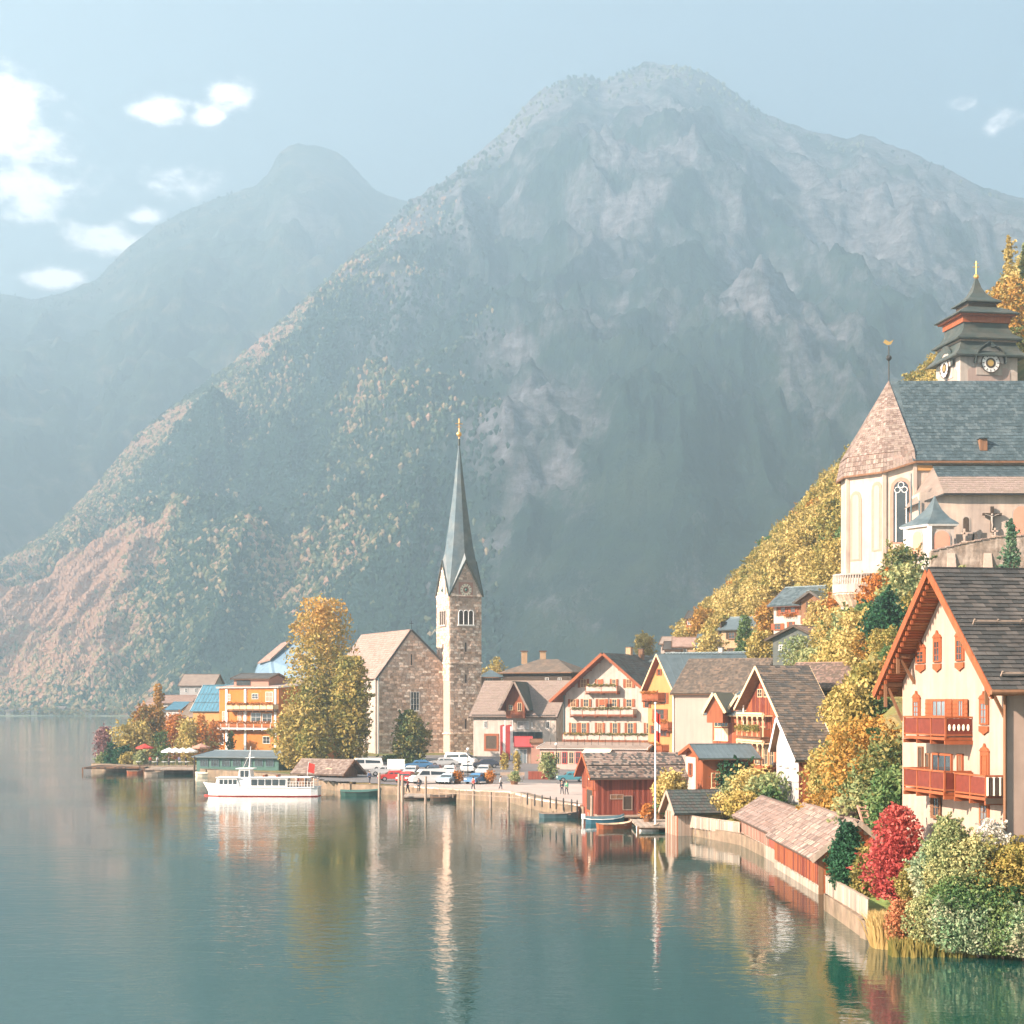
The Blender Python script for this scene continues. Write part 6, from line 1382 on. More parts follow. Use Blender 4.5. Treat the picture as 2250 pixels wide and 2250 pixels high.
# ---- left cluster
def left_cluster():
    h = House('orange_villa', 'bright orange villa with stacked balconies and white trim on the left waterfront', (482, 330), (612, 322), 1.4, Z(1512, 326), Z(1507, 330), 11, M['plaster_orange'], M['plaster_rose'], 'u', eo=.5, go=.3, rp=.5, soffit=M['white_paint'], edge=M['white_paint'])
    for (x0, y0, x1, y1, g_) in ((500, 1525, 507, 1540, 0), (554, 1524, 568, 1536, 1), (584, 1520, 600, 1542, 0), (489, 1563, 498, 1585, 0), (523, 1565, 531, 1587, 0), (535, 1565, 543, 1587, 0), (552, 1566, 574, 1586, 1), (577, 1568, 598, 1588, 1), (482, 1612, 492, 1636, 1), (498, 1612, 506, 1640, 0), (578, 1618, 594, 1634, 1)):
        h.winp('f', x0, y0, x1, y1, rows=2, cols=2, fm=M['white_paint'], gm=M['glass'] if g_ else M['plaster_trim'], sill=False)
    for (x0, x1, py, st, m_) in ((510, 612, 1560, 'panel', 'wood_cream'), (480, 606, 1601, 'baluster', 'wood_orange')):
        a0, _ = h.fp('f', x0, py); a1, _ = h.fp('f', x1, py); h.balcony('f', a0, a1, Z(py, 325), 1.6, 1.1, M[m_], M['white_paint'] if st == 'baluster' else M['wood_brown'], 7, style=st); h.flowers('f', a0, a1, Z(py, 325) + 1.2, 1.7, LF['orange'], .4)
    mb = MB()
    for px in (499, 540, 606): a, _ = h.fp('f', px, 1600); mb.bar(h.P(a, -.12, 1.4), h.P(a, -.12, h.ze - .2), .5, .2, up=h.v)
    mb.build('pilaster', M['white_paint'], h.root)
    r = House('roof_room', 'x', (514, 328), (590, 326), Z(1510, 327), Z(1492, 327), Z(1483, 330), 8, M['plaster_trim'], M['roof_dark'], 'u', eo=.6, go=.4, soffit=M['wood_brown'], edge=M['wood_brown']); r.winp('f', 520, 1495, 550, 1506, fm=M['wood_dark'], cols=4, sill=False); merge_into(r.root, h.root, 'roof_room')
    w = House('ochre_wing', 'plain ochre wing joined to the right of the orange villa behind the big tree', (613, 333), (700, 328), 1.6, Z(1512, 330), Z(1495, 334), 9, M['plaster_orange'], M['roof_tan'], 'u', eo=.5, go=.3, soffit=M['wood_brown'])
    w.winp('f', 633, 1538, 645, 1548, fm=M['white_paint']); w.winp('f', 618, 1590, 630, 1606, fm=M['white_paint'])
    g = House('glass_roof_house', 'house with curved teal glass roof and ochre walls left of the orange villa', (424, 345), (492, 340), 1.4, Z(1557, 343), Z(1508, 348), 9, M['plaster_ochre'], M['roof_blue'], 'u', eo=.5, go=.2, rp=.35, soffit=M['white_paint'], edge=M['white_paint'])
    g.seams(0, 9, M['roof_metal'], .06); mb = MB(); p, U, V, n = g.sl[0]
    for f in (.33, .66): mb.bar(p + V * f + n * .05, p + V * f + U + n * .05, .1, .06)
    mb.build('glazing_bar', M['roof_slate_b'], g.root)
    m = House('mansard_house', 'large house with pink and blue mansard roof rising behind the orange villa', (560, 372), (700, 362), 2, Z(1492, 372), Z(1490.5, 374), 14, M['plaster_rose'], M['roof_pink'], 'u', rp=.5, eo=.3, go=.2, soffit=M['wood_brown'])
    mb = MB(); a = [PT(600, 1490, 364), PT(700, 1490, 356), PT(700, 1418, 368), PT(640, 1410, 372), PT(594, 1452, 368)]; mb.slab(a, (0, 1, 0), .4); b_ = [PT(556, 1490, 366), PT(600, 1490, 364), PT(594, 1452, 368), PT(566, 1460, 370)]; mb.slab(b_, (0, 1, 0), .3); ro = mb.build('mansard_roof', mat('mansard_blue', (0.16, 0.25, 0.33), rough=.5, var=.12, spec=.5), m.root)
    mb = MB(); mb.slab([PT(566, 1459, 369), PT(594, 1451, 367.5), PT(640, 1409, 371), PT(618, 1416, 378)], (0, 0, 1), .3); mb.build('mansard_top', M['roof_pink'], m.root)
    for i, (x0, x1, ye, yr_, Y, wm, rm, lab) in enumerate(((395, 470, 1506, 1484, 440, 'plaster_grey', 'roof_tan', 'pale hazy house with wide grey roof far behind the teal glass roof'), (352, 420, 1545, 1530, 420, 'plaster_white', 'roof_pink', 'low pale house behind the cypress on the spit'), (365, 398, 1560, 1545, 395, 'plaster_white', 'roof_blue', 'small house with blue roof behind the orange tree on the spit'), (398, 426, 1575, 1546, 380, 'wood_red', 'roof_brown', 'small dark red gabled house left of the teal glass roof'), (300, 345, 1556, 1546, 420, 'wood_red', 'roof_pink', 'low red-roofed house behind the left trees of the spit'))):
        hh = House('waterfront_house', lab, (x0, Y), (x1, Y - 1), 1.2, Z(ye, Y), Z(yr_, Y + 4), 9, M[wm], M[rm], 'u', eo=.5, go=.3, soffit=M['wood_brown'])
        for k in range(3): hh.winp('f', x0 + (x1 - x0) * (.15 + .28 * k), ye + 6, x0 + (x1 - x0) * (.15 + .28 * k) + 6, ye + 15, fm=M['white_paint'], sill=False)
left_cluster()
def boathall():
    Y = 288; h = House('boat_hall', 'long low dark green boat hall with flat roof behind the white ship', (432, Y), (612, Y - 6), .9, Z(1664, Y), Z(1654, Y), 9, M['green_paint'], M['roof_metal'], 'u', rp=.7, eo=.8, go=.5, soffit=M['wood_dark'], edge=M['wood_dark'])
    for k in range(7): h.winp('f', 440 + k * 24, 1668, 458 + k * 24, 1684, rows=1, cols=3, fm=M['copper_green'], gm=M['glass'], sill=False)
    t = House('ticket_hut', 'dark brown timber landing hut with low shingle roof right of the ship', (658, 248), (752, 244), .9, Z(1694, 247), Z(1672, 248), 3.6, M['wood_brown'], M['roof_tan'], 'u', eo=.8, go=.9, soffit=M['wood_brown'], edge=M['wood_brown'], cat='hut')
    t.tiles(0, 8, 22, [M['roof_tan'], M['shingle_b']], cap=0)
    t.planks('f', 0, t.w, 1.0, t.ze - .1, [M['wood_brown'], M['wood_dark']], .3, 40, name='board')
    t.winp('f', 717, 1688, 730, 1703, rows=2, cols=2, fm=M['wood_cream'], gm=M['glass']); t.winp('f', 690, 1690, 702, 1712, rows=2, cols=2, fm=M['wood_pale'], gm=M['glass'])
boathall()
# ---- far shore village
def far_village():
    r9 = np.random.default_rng(5); n9 = 420; P9 = np.stack([X(-60, 1620) + (X(330, 1620) - X(-60, 1620)) * r9.random(n9), 1600 + 60 * r9.random(n9), 1 + 5 * r9.random(n9)], -1)
    me9 = leaf_mesh('shore_trees', np.repeat(P9, 14, 0) + r9.normal(0, 1.6, (n9 * 14, 3)), r9.normal(size=(n9 * 14, 3)), 2.2, LF['mixed'], r9); o9 = bpy.data.objects.new('shore_trees', me9); COL.objects.link(o9); o9['kind'] = 'stuff'; tag(o9, 'hazy line of autumn trees along the far shore', 'trees')
    r = random.Random(4); places = [(8, 1556), (22, 1562), (40, 1560), (58, 1564), (78, 1558), (96, 1563), (118, 1561), (134, 1557), (152, 1564), (172, 1560), (196, 1563), (214, 1553), (228, 1562), (246, 1560), (262, 1566)]
    words = ['leftmost pale house of the hazy far shore', 'second hazy pale house on the far shore from the left', 'third hazy pale house on the far shore', 'low hazy shed on the far shore', 'hazy house with red roof on the far shore', 'sixth hazy house on the far shore', 'hazy house mid way along the far shore village', 'taller hazy house above the middle of the far village', 'small hazy house right of the far village middle', 'hazy white house on the far shore with broad roof', 'hazy boathouse low on the far shore', 'highest hazy white building of the far village', 'hazy pale house under the highest far building', 'second last hazy house of the far shore', 'last hazy house of the far shore before the purple shrub']
    for i, (px, py) in enumerate(places):
        Y = 1610 + r.uniform(-10, 20); w = r.uniform(5, 8.5); x = X(px, Y); zb_ = max(.5, Z(py + 9, Y)); 
        root = thing('far_house', words[i], 'house', Vector((x, Y, zb_)), 'houses of the far shore village'); hh = r.uniform(2.6, 4.2)
        mb = MB(); mb.box((x, Y, zb_ + hh / 2 - 1), (w, 9, hh + 2)); mb.build('wall', M['plaster_white'], root)
        mb = MB(); zt_ = zb_ + hh; mb.add([(x - w / 2 - 1, Y - 5.5, zt_), (x + w / 2 + 1, Y - 5.5, zt_), (x + w / 2 + 1, Y + 5.5, zt_), (x - w / 2 - 1, Y + 5.5, zt_), (x - w / 2 - 1, Y, zt_ + 2.2), (x + w / 2 + 1, Y, zt_ + 2.2)], [(0, 1, 5, 4), (2, 3, 4, 5), (1, 2, 5), (3, 0, 4), (0, 3, 2, 1)]); mb.build('roof', M['roof_pink'] if i % 3 else M['roof_brown'], root)
    mb = MB(); xs = np.linspace(X(-500, 1600), X(1500, 1600), 60)
    mb.add([(x, 1590 + 8 * math.sin(i * .7), .4) for i, x in enumerate(xs)] + [(x, 1760, 6) for x in xs] + [(x, 1590 + 8 * math.sin(i * .7), -1) for i, x in enumerate(xs)], [(i, i + 1, 61 + i, 60 + i) for i in range(59)] + [(120 + i, 121 + i, i + 1, i) for i in range(59)])
    struct(mb.build('far_shore', mat('shore_meadow', (0.30, 0.30, 0.17), scale=.02, var=.2, col2=(.4, .36, .26), mix_scale=.02)))
far_village()
# ================================================================ waterside timber buildings
def pxof(x, y): return x / y * F + CX
def HX(name, label, a, b, *r, **k): return House(name, label, (pxof(*a), a[1]), (pxof(*b), b[1]), *r, **k)
def red_boathouse():
    h = HX('boathouse', 'red plank boathouse with patterned two-band roof standing over the water', (7.45, 183.2), (8.5, 176), .6, 4.5, 6.5, 9.0, M['wood_red'], M['roof_tan'], 'v', eo=.7, go=.7, soffit=M['wood_red'], edge=M['wood_orange'])
    p, U, V, n = h.sl[1]
    tile_slope(h.root, 'roof_tile', [M['roof_tan'], M['roof_dark'], M['shingle_b']], p, U, V * .46, 7, 40, .05, 0); tile_slope(h.root, 'roof_tile', [M['roof_tan'], M['roof_dark'], M['shingle_b']], p + V * .5 + n * .06, U, V * .5, 7, 40, .05, 0)
    h.planks('r', 0, h.d, .6, h.ze2 - .05, [M['wood_red'], M['wood_red'], M['wood_balcony']], .28, 60)
    h.planks('f', 0, h.w, 3.0, 0, [M['wood_orange'], M['wood_balcony']], .3, 40, clip=lambda a: (3.1, h.ze + (h.zr - h.ze) * (1 - abs(a - h.w / 2) / (h.w / 2)) - .1))
    h.win('f', h.w * .62, 4.0, 1.6, 1.5, rows=1, cols=1, fm=M['wood_orange'], gm=M['cream_paint'], sill=False, name='gable_board')
    h.win('f', h.w * .62, .7, 3.6, 2.6, rows=1, cols=1, fm=M['wood_orange'], gm=M['wood_dark'], sill=False, name='boat_gate', ft=.25)
    a0, z0 = h.fp('r', 1368, 1780); a1, z1 = h.fp('r', 1389, 1748); h.win('r', (a0 + a1) / 2, max(z0, .7), a1 - a0, z1 - max(z0, .7), rows=1, cols=1, fm=M['wood_pale'], gm=M['wood_dark'], sill=False, name='door')
    h.win('r', 2.2, 2.2, 1.4, .5, rows=1, cols=2, fm=M['wood_pale'], gm=M['wood_brown'], sill=False); h.win('r', 6.6, 2.2, 1.2, .5, rows=1, cols=2, fm=M['wood_pale'], gm=M['wood_brown'], sill=False)
    for a, b in ((0, 0), (h.w, 0), (h.w, h.d), (h.w, h.d * .5), (h.w * .5, 0)):
        mb = MB(); q = h.P(a, b, -1); mb.bar(q, q + Vector((0, 0, 1.7)), .3); mb.build('pile', M['wood_pale'], h.root)
    mb = MB(); c = h.P(h.w, 0, 0) + h.u * 1.0; mb.slab([h.P(h.w, 0, .45), h.P(h.w + 1.6, 0, .45), h.P(h.w + 1.6, h.d + 1, .45), h.P(h.w, h.d + 1, .45)], (0, 0, 1), .16); mb.build('jetty_deck', M['wood_pale'], h.root)
    s = HX('porch_house', 'small orange-red house with ribbed metal roof above the dark green creeper', (17.9, 178), (18.9, 171.3), 2.0, Z(1658, 177), Z(1642, 174), 5.2, M['wood_orange'], M['roof_metal'], 'v', rp=.55, ze2=Z(1667, 171), eo=.6, go=.6, soffit=M['wood_orange'], edge=M['wood_orange']); s.seams(1, 12, M['roof_metal'])
    o, t, n = s.face('f'); mb = MB(); mb.slab([o + t * .1 + n * .02 + Vector((0, 0, 2)), o + t * 4.2 + n * .02 + Vector((0, 0, 2)), o + t * 4.2 + n * .02 + Vector((0, 0, s.ze - .2)), o + t * .1 + n * .02 + Vector((0, 0, s.ze - .2))], n, .05); mb.build('plaster_panel', M['plaster_white'], s.root)
    s.win('f', 2.2, 4.6, .9, 1.3, fm=M['wood_orange'], shut=M['wood_orange']); s.win('r', 1.3, 3.6, .9, 1.5, rows=3, fm=M['wood_cream'], gm=M['wood_orange']); s.flowers('r', .4, 2.6, 3.3, .4, LF['orange'], .4)
    t_ = HX('landing_hut', 'little open timber hut with grey-green roof on piles at the end of the plank fence', (14.25, 160.2), (15.0, 156.3), -.6, 2.15, 3.75, 4.0, M['wood_grey'], M['roof_green'], 'v', eo=.45, go=.5, soffit=M['wood_brown'], edge=M['wood_pale'], cat='hut')
    t_.planks('f', 0, t_.w, -.5, 2.1, [M['wood_pale'], M['wood_orange'], M['wood_grey']], .32, 40); t_.planks('r', 0, 1.3, -.5, 2.1, [M['wood_pale'], M['wood_grey']], .3, 20)
    t_.tiles(1, 8, 12, [M['roof_green'], M['roof_dark']], cap=96)
red_boathouse()
def shingle_boathouse():
    B_ = HX('shingled_boathouse', 'large boathouse with weathered wooden shingle roof and orange plank wall at the water', (19.25, 126.5), (19.25, 108.6), -.6, 2.4, 4.4, 4.7, M['wood_grey'], M['shingle_b'], 'u', eo=.45, go=.55, soffit=M['wood_brown'], edge=M['wood_grey'])
    B_.tiles(0, 9, 52, [M['shingle_a'], M['shingle_b'], M['roof_pink'], M['wood_grey']], name='shingle', cap=300, thick=.06)
    B_.tiles(1, 9, 40, [M['shingle_a'], M['shingle_b']], name='shingle', cap=0, thick=.06)
    B_.planks('f', 0, B_.w, .6, 2.35, [M['wood_orange'], M['wood_orange'], M['wood_balcony']], .3, 80); B_.planks('f', 0, B_.w, -.5, .5, [M['wood_grey'], M['wood_pale']], .34, 80, thick=.06, name='weathered_plank')
    B_.planks('r', 0, B_.d, -.3, 0, [M['wood_brown'], M['wood_orange']], .3, 40, clip=lambda a: (-.3, 2.4 + 2.0 * (1 - abs(a - B_.d / 2) / (B_.d / 2)) - .1))
    A_ = HX('low_boathouse', 'lower boathouse section with shingle roof and open slatted wall left of the orange plank wall', (19.6, 148.5), (19.75, 127), -.4, 2.4, 3.75, 4.0, M['wood_red'], M['shingle_b'], 'u', eo=.5, go=.4, soffit=M['wood_brown'], edge=M['wood_grey'])
    A_.tiles(0, 7, 60, [M['shingle_a'], M['shingle_b'], M['roof_pink']], name='shingle', cap=300, thick=.06)
    A_.planks('f', 0, A_.w, -.4, 1.0, [M['wood_pale'], M['wood_grey']], .36, 70); A_.planks('f', .5, A_.w * .75, 1.0, 2.3, [M['wood_pale']], .8, 40, gap=.28, name='slat')
shingle_boathouse()
def fence(name, label, pts, z0, z1, mats, pw=.35, cap=300, posts=True, rail=True):
    root = thing(name, label, 'fence', Vector((*pts[0], z0))); out = []; mb = None
    for (a, b) in zip(pts[:-1], pts[1:]):
        A = Vector((*a, 0)); B = Vector((*b, 0)); d = B - A; L = d.length; d.normalize(); n = Vector((d.y, -d.x, 0)); k = int(L / pw)
        for i in range(k): out.append(frame(A + d * (L * (i + .5) / k) + n * random.uniform(.05, .08) + Vector((0, 0, (z0 + z1) / 2 + random.uniform(-.03, .03))), d * L / k * .95, n * .035, Vector((0, 0, z1 - z0))))
        if posts:
            for i in range(int(L / 2.4) + 1):
                q = A + d * min(L, i * 2.4) - n * .08; mb = MB(); mb.bar(q + Vector((0, 0, z0 - .6)), q + Vector((0, 0, z1 + .03)), .14); mb.build('post', M['wood_grey'], root)
        if rail: mb = MB(); mb.bar(A + Vector((0, 0, z1 + .03)) + n * .04, B + Vector((0, 0, z1 + .03)) + n * .04, .16, .05); mb.bar(A + Vector((0, 0, z0 + .2)) - n * .03, B + Vector((0, 0, z0 + .2)) - n * .03, .08, .1); mb.build('rail', M['wood_pale'], root)
    pieces('board', mats, root, out, cap); return root
fence('plank_fence', 'weathered grey plank fence along the water between landing hut and shingled boathouse', [(15.7, 158), (17.5, 152.5), (19.5, 147.5)], .75, 1.8, [M['wood_pale'], M['wood_grey'], M['wood_grey']])
fence('garden_fence', 'tall grey board fence on the stone bank between orange boathouse and dry reeds', [(18.3, 100.5), (18.3, 88.6)], .85, 1.95, [M['wood_pale'], M['wood_grey'], M['wood_grey']], .5)
def steps():
    root = thing('garden_steps', 'dark stacked timber steps under the pale green tree behind the shingled boathouse', 'steps', PT(1865, 1800, 111))
    for i in range(8): mb = MB(); p = PT(1864, 1798 - i * 6.5, 111 + i * .25); mb.box(p, (1.1, .3, .12)); mb.build('tread', M['wood_dark'], root)
    r2 = thing('pink_ladder', 'reddish wooden ladder leaning beside the timber steps', 'ladder', PT(1898, 1810, 109)); mb = MB()
    a, b = PT(1884, 1770, 109), PT(1898, 1815, 108); mb.bar(a, b, .1); mb.bar(a + Vector((.5, 0, 0)), b + Vector((.5, 0, 0)), .1); mb.build('stile', M['plaster_trim'], r2)
    for i in range(6): q = a.lerp(b, (i + .5) / 6); mb = MB(); mb.bar(q, q + Vector((.5, 0, 0)), .06); mb.build('rung', M['plaster_trim'], r2)
steps()
# lawn seen under the maple
mb = MB(); mb.slab([Vector((18.8, 90, 1.02)), Vector((22.5, 86.5, 1.5)), Vector((22, 96, 1.6)), Vector((19, 97, 1.06))], (0, 0, 1), .06); struct(mb.build('lawn', mat('lawn_grass', (.16, .22, .06), scale=3, var=.2)))
# ================================================================ ship
def ship():
    Y = 224; Lx0, Lx1 = X(446, Y), X(703, Y); L = Lx1 - Lx0; cx = (Lx0 + Lx1) / 2; yaw = math.radians(-4)
    root = thing('passenger_ship', 'white lake passenger ship with glazed saloon, wheelhouse and mast', 'ship', Vector((cx, Y, 0)))
    T = Matrix.Translation((cx, Y, 0)) @ Matrix.Rotation(yaw, 4, 'Z')
    def tr(mb): mb.v = [tuple(T @ Vector(v)) for v in mb.v]; return mb
    Wd = 3.6; st = [(-L / 2, .05, 1.7), (-L / 2 + .8, .45, 1.55), (-L / 2 + 2.2, .85, 1.38), (-L / 2 + 4.5, 1, 1.22), (0, 1, 1.12), (L / 2 - 2.5, .96, 1.15), (L / 2 - .8, .85, 1.2), (L / 2, .68, 1.22)]
    def hull(z0f, z1f, name, m, o=0):
        mb = MB(); R = []
        for (x, w, top) in st:
            hw = Wd / 2 * w + o; z0, z1 = z0f(top), z1f(top); k = .72 if z0 < 0 else .93
            xx = x + (.9 * (1 - z0 / top) if x < -L / 2 + .1 else 0)
            R.append([Vector((xx, -hw * k, z0)), Vector((x, -hw, z1)), Vector((x, hw, z1)), Vector((xx, hw * k, z0))])
        mb.loft(R); return tr(mb).build(name, m, root)
    hull(lambda t: .10, lambda t: t, 'hull', M['white_paint']); hull(lambda t: -.5, lambda t: .12, 'keel_stripe', M['red_paint'], -.02)
    mb = MB()
    for i in range(len(st) - 1):
        for s in (-1, 1): mb.bar(Vector((st[i][0], s * (Wd / 2 * st[i][1] + .02), st[i][2])), Vector((st[i + 1][0], s * (Wd / 2 * st[i + 1][1] + .02), st[i + 1][2])), .1, .12)
    tr(mb).build('bulwark_rail', M['white_paint'], root)
    def cabin(name, x0, x1, w, z0, z1, m=M['white_paint'], sl=.15, par=root):
        mb = MB(); mb.loft([[Vector((x0, -w / 2, z0)), Vector((x1, -w / 2, z0)), Vector((x1, w / 2, z0)), Vector((x0, w / 2, z0))], [Vector((x0 + sl, -w / 2 + .05, z1)), Vector((x1 - sl, -w / 2 + .05, z1)), Vector((x1 - sl, w / 2 - .05, z1)), Vector((x0 + sl, w / 2 - .05, z1))]]); return tr(mb).build(name, m, par)
    def roof(x0, x1, w, z, par, m=M['white_paint']): mb = MB(); mb.slab([Vector((x0, -w / 2, z)), Vector((x1, -w / 2, z)), Vector((x1, w / 2, z)), Vector((x0, w / 2, z))], (0, 0, 1), .1); tr(mb).build('cabin_roof', m, par)
    def wins(x0, x1, k, y, z0, z1, par, m=M['glass']):
        for i in range(k):
            a = x0 + (x1 - x0) * i / k + .07; b = x0 + (x1 - x0) * (i + 1) / k - .07
            for s in (-1, 1): mb = MB(); mb.slab([Vector((a, s * y, z0)), Vector((b, s * y, z0)), Vector((b, s * y, z1)), Vector((a, s * y, z1))], (0, s, 0), .03); tr(mb).build('window', m, par)
    c1 = cabin('fore_saloon', -L / 2 + 1.7, -2.6, 2.7, 1.1, 2.35, sl=.35); roof(-L / 2 + 1.9, -2.6, 2.9, 2.35, c1); wins(-L / 2 + 2.3, -2.9, 4, 1.33, 1.55, 2.15, c1)
    c2 = cabin('main_saloon', -1.3, L / 2 - 4.0, 2.9, 1.0, 2.4, sl=.05); roof(-1.4, L / 2 - .9, 3.1, 2.4, c2); wins(-1.1, L / 2 - 4.1, 5, 1.44, 1.4, 2.2, c2)
    c3 = cabin('wheelhouse', -2.9, -1.1, 2.3, 1.1, 3.5, sl=.2); roof(-3.1, -.9, 2.5, 3.5, c3); wins(-2.6, -1.4, 2, 1.13, 2.5, 3.3, c3)
    for i in range(10):
        x = L / 2 - 3.9 + i * .38
        for s in (-1, 1): mb = MB(); mb.bar(Vector((x, s * 1.55, 1.1)), Vector((x, s * 1.5, 2.4 if i % 3 == 0 else 1.9)), .05); tr(mb).build('stanchion', M['white_paint'], root)
    mb = MB()
    for z in (1.5, 1.9):
        for s in (-1, 1): mb.bar(Vector((L / 2 - 3.9, s * 1.55, z)), Vector((L / 2 - .3, s * 1.4, z)), .04)
        mb.bar(Vector((L / 2 - .3, -1.4, z)), Vector((L / 2 - .3, 1.4, z)), .04)
    tr(mb).build('stern_rail', M['white_paint'], root)
    mb = MB(); mb.tube([Vector((-1.6, 0, 3.5)), Vector((-1.4, 0, 6.4))], [.09, .04], 6); mb.bar(Vector((-2.1, 0, 4.9)), Vector((-.9, 0, 5.0)), .06); mb.bar(Vector((-1.5, 0, 5.6)), Vector((-2.4, 0, 3.6)), .03); tr(mb).build('mast', M['white_paint'], root)
    for x in (.5, 2.2): mb = MB(); mb.tube([Vector((x, 1.0, 2.6)), Vector((x, -1.0, 2.6))], .16, 7); tr(mb).build('life_raft', M['wood_orange'], root)
    fl = thing('stern_flag', 'red ensign hanging at the stern of the white ship', 'flag', T @ Vector((L / 2 - 1.6, 0, 2.5))); mb = MB(); mb.tube([Vector((L / 2 - 1.6, 0, 2.5)), Vector((L / 2 - 1.4, 0, 4.4))], .03, 5); tr(mb).build('staff', M['white_paint'], fl)
    mb = MB(); mb.slab([Vector((L / 2 - 1.6, 0, 3.1)), Vector((L / 2 - .7, .15, 2.9)), Vector((L / 2 - .6, .1, 4.1)), Vector((L / 2 - 1.4, 0, 4.3))], (0, 1, 0), .03); tr(mb).build('cloth', M['red_paint'], fl)
    return T, L
SHIP_T, SHIP_L = ship()
def rowboat(name, label, px0, px1, py, col, inner, yaw, wd=1.7, cover=None, motor=False):
    Y = WY(py); x0, x1 = X(px0, Y), X(px1, Y); L = (x1 - x0) / math.cos(yaw); c = Vector(((x0 + x1) / 2, Y, 0)); T = Matrix.Translation(c) @ Matrix.Rotation(yaw, 4, 'Z')
    root = thing(name, label, 'boat', c); tr = lambda mb: (setattr(mb, 'v', [tuple(T @ Vector(v)) for v in mb.v]), mb)[1]
    S = [(-.5, .55, .55), (-.38, .85, .5), (-.1, 1, .47), (.2, .92, .52), (.4, .5, .62), (.5, .06, .78)]
    def ring(f, w, t, i): hw = wd / 2 * w - i; return [Vector((f * L, -hw, t)), Vector((f * L * .97, -hw * .7, -.15 + i * 2)), Vector((f * L * .97, hw * .7, -.15 + i * 2)), Vector((f * L, hw, t))]
    for nm, m, i in (('hull', M[col], 0), ('inner_hull', M[inner], .07)):
        mb = MB(); R = [ring(f, w, t, min(i, .05 if w < .1 else i)) for f, w, t in S]; vs = [p for r_ in R for p in r_]; fs = []
        for a in range(len(R) - 1):
            for k in range(3): fs.append((a * 4 + k, a * 4 + k + 1, a * 4 + 5 + k, a * 4 + 4 + k))
        fs += [(3, 2, 1, 0)]; mb.add(vs, fs); tr(mb).build(nm, m, root)
    mb = MB()
    for s in (0, 3):
        for a in range(len(S) - 1): mb.bar(ring(*S[a], 0)[s], ring(*S[a + 1], 0)[s], .09, .06)
    tr(mb).build('gunwale', M['wood_pale'] if not cover else M[inner], root)
    if cover:
        mb = MB(); mb.loft([[Vector((f * L, -wd / 2 * w * .98, t + .02)), Vector((f * L, -wd / 4 * w, t + .25)), Vector((f * L, wd / 4 * w, t + .25)), Vector((f * L, wd / 2 * w * .98, t + .02))] for f, w, t in S]); tr(mb).build('tarpaulin', M[cover], root)
    else:
        for f in (-.25, .02, .25): mb = MB(); mb.box((f * L, 0, .38), (.28, wd * .86, .05)); tr(mb).build('seat', M['wood_pale'], root)
    if motor: mb = MB(); mb.box((-.5 * L - .2, 0, .75), (.35, .35, .5)); mb.bar(Vector((-.5 * L - .25, 0, .6)), Vector((-.5 * L - .3, 0, -.3)), .14); tr(mb).build('outboard_motor', M['white_paint'], root)
rowboat('rowing_boat', 'orange rowing boat moored in front of the red boathouse', 1312, 1389, 1821, 'wood_orange', 'wood_cream', math.radians(14), 1.6)
rowboat('motor_boat', 'light blue covered motor boat with white outboard behind the orange rowing boat', 1286, 1372, 1810, 'roof_blue', 'white_paint', math.radians(6), 1.5, cover='copper_green', motor=True)
rowboat('rowing_boat', 'slate-grey flat boat with red keel moored along the promenade', 1184, 1272, 1797, 'copper_green', 'wood_grey', math.radians(3), 1.5)
rowboat('work_boat', 'dark covered work boat moored between landing hut and wooden piles', 748, 838, 1748, 'green_paint', 'wood_dark', math.radians(2), 2.2, cover='green_paint')
rowboat('work_boat', 'dark low boat moored right of the wooden raft', 945, 1003, 1760, 'wood_dark', 'wood_brown', math.radians(2), 2.0, cover='wood_dark')
rowboat('rowing_boat', 'orange-brown small boat at the café deck of the spit', 280, 315, 1700, 'wood_orange', 'wood_brown', math.radians(-10), 1.8)
rowboat('rowing_boat', 'pale rowing boat moored in front of the white awning terrace', 318, 360, 1703, 'wood_pale', 'wood_grey', math.radians(4), 1.8)
rowboat('rowing_boat', 'pale cream boat under cover between boat hall and ship bow', 430, 470, 1706, 'cream_paint', 'wood_pale', math.radians(3), 2.0, cover='cream_paint')
rowboat('rowing_boat', 'white boat at the jetty left of the little landing hut', 1398, 1448, 1826, 'white_paint', 'wood_pale', math.radians(-6), 1.5)
# wooden raft, jetty
def deck(name, label, pts, z, t, m, nb=24, cat='jetty', piles=None):
    A, B, C_, D = [Vector((*p, z)) for p in pts]; root = thing(name, label, cat, (A + C_) / 2); out = []
    for i in range(nb):
        f = (i + .5) / nb; a = A.lerp(B, f); d = D.lerp(C_, f); u = (B - A); w = u.length / nb * .9; dv = (d - a); out.append(frame((a + d) / 2, u.normalized() * w, dv, Vector((0, 0, t))))
    pieces('deck_board', m, root, out)
    for f in (.08, .92): mb = MB(); mb.bar(A.lerp(D, f) - Vector((0, 0, .14)), B.lerp(C_, f) - Vector((0, 0, .14)), .16, .18); mb.build('beam', M['wood_brown'], root)
    for p in (A, B, C_, D): mb = MB(); mb.bar(p - Vector((0, 0, 1.4)), p + Vector((0, 0, .1)), .2); mb.build('pile', M['wood_brown'], root)
    return root
rect = lambda x0, x1, y0, y1: [(x0, y0), (x1, y0), (x1, y1), (x0, y1)]
deck('wooden_raft', 'low wooden raft with railing in front of the white van', rect(-13.6, -8.9, 214.5, 222), .35, .16, [M['wood_pale'], M['wood_grey']])
deck('jetty', 'pale plank jetty between red boathouse and landing hut', rect(11.7, 15.1, 160.6, 172), .45, .14, [M['wood_pale'], M['wood_grey']])
deck('cafe_deck', 'long dark café deck on the tip of the left spit', rect(-73.5, -63, 296, 311), .9, .25, [M['wood_brown'], M['wood_dark']], 30)
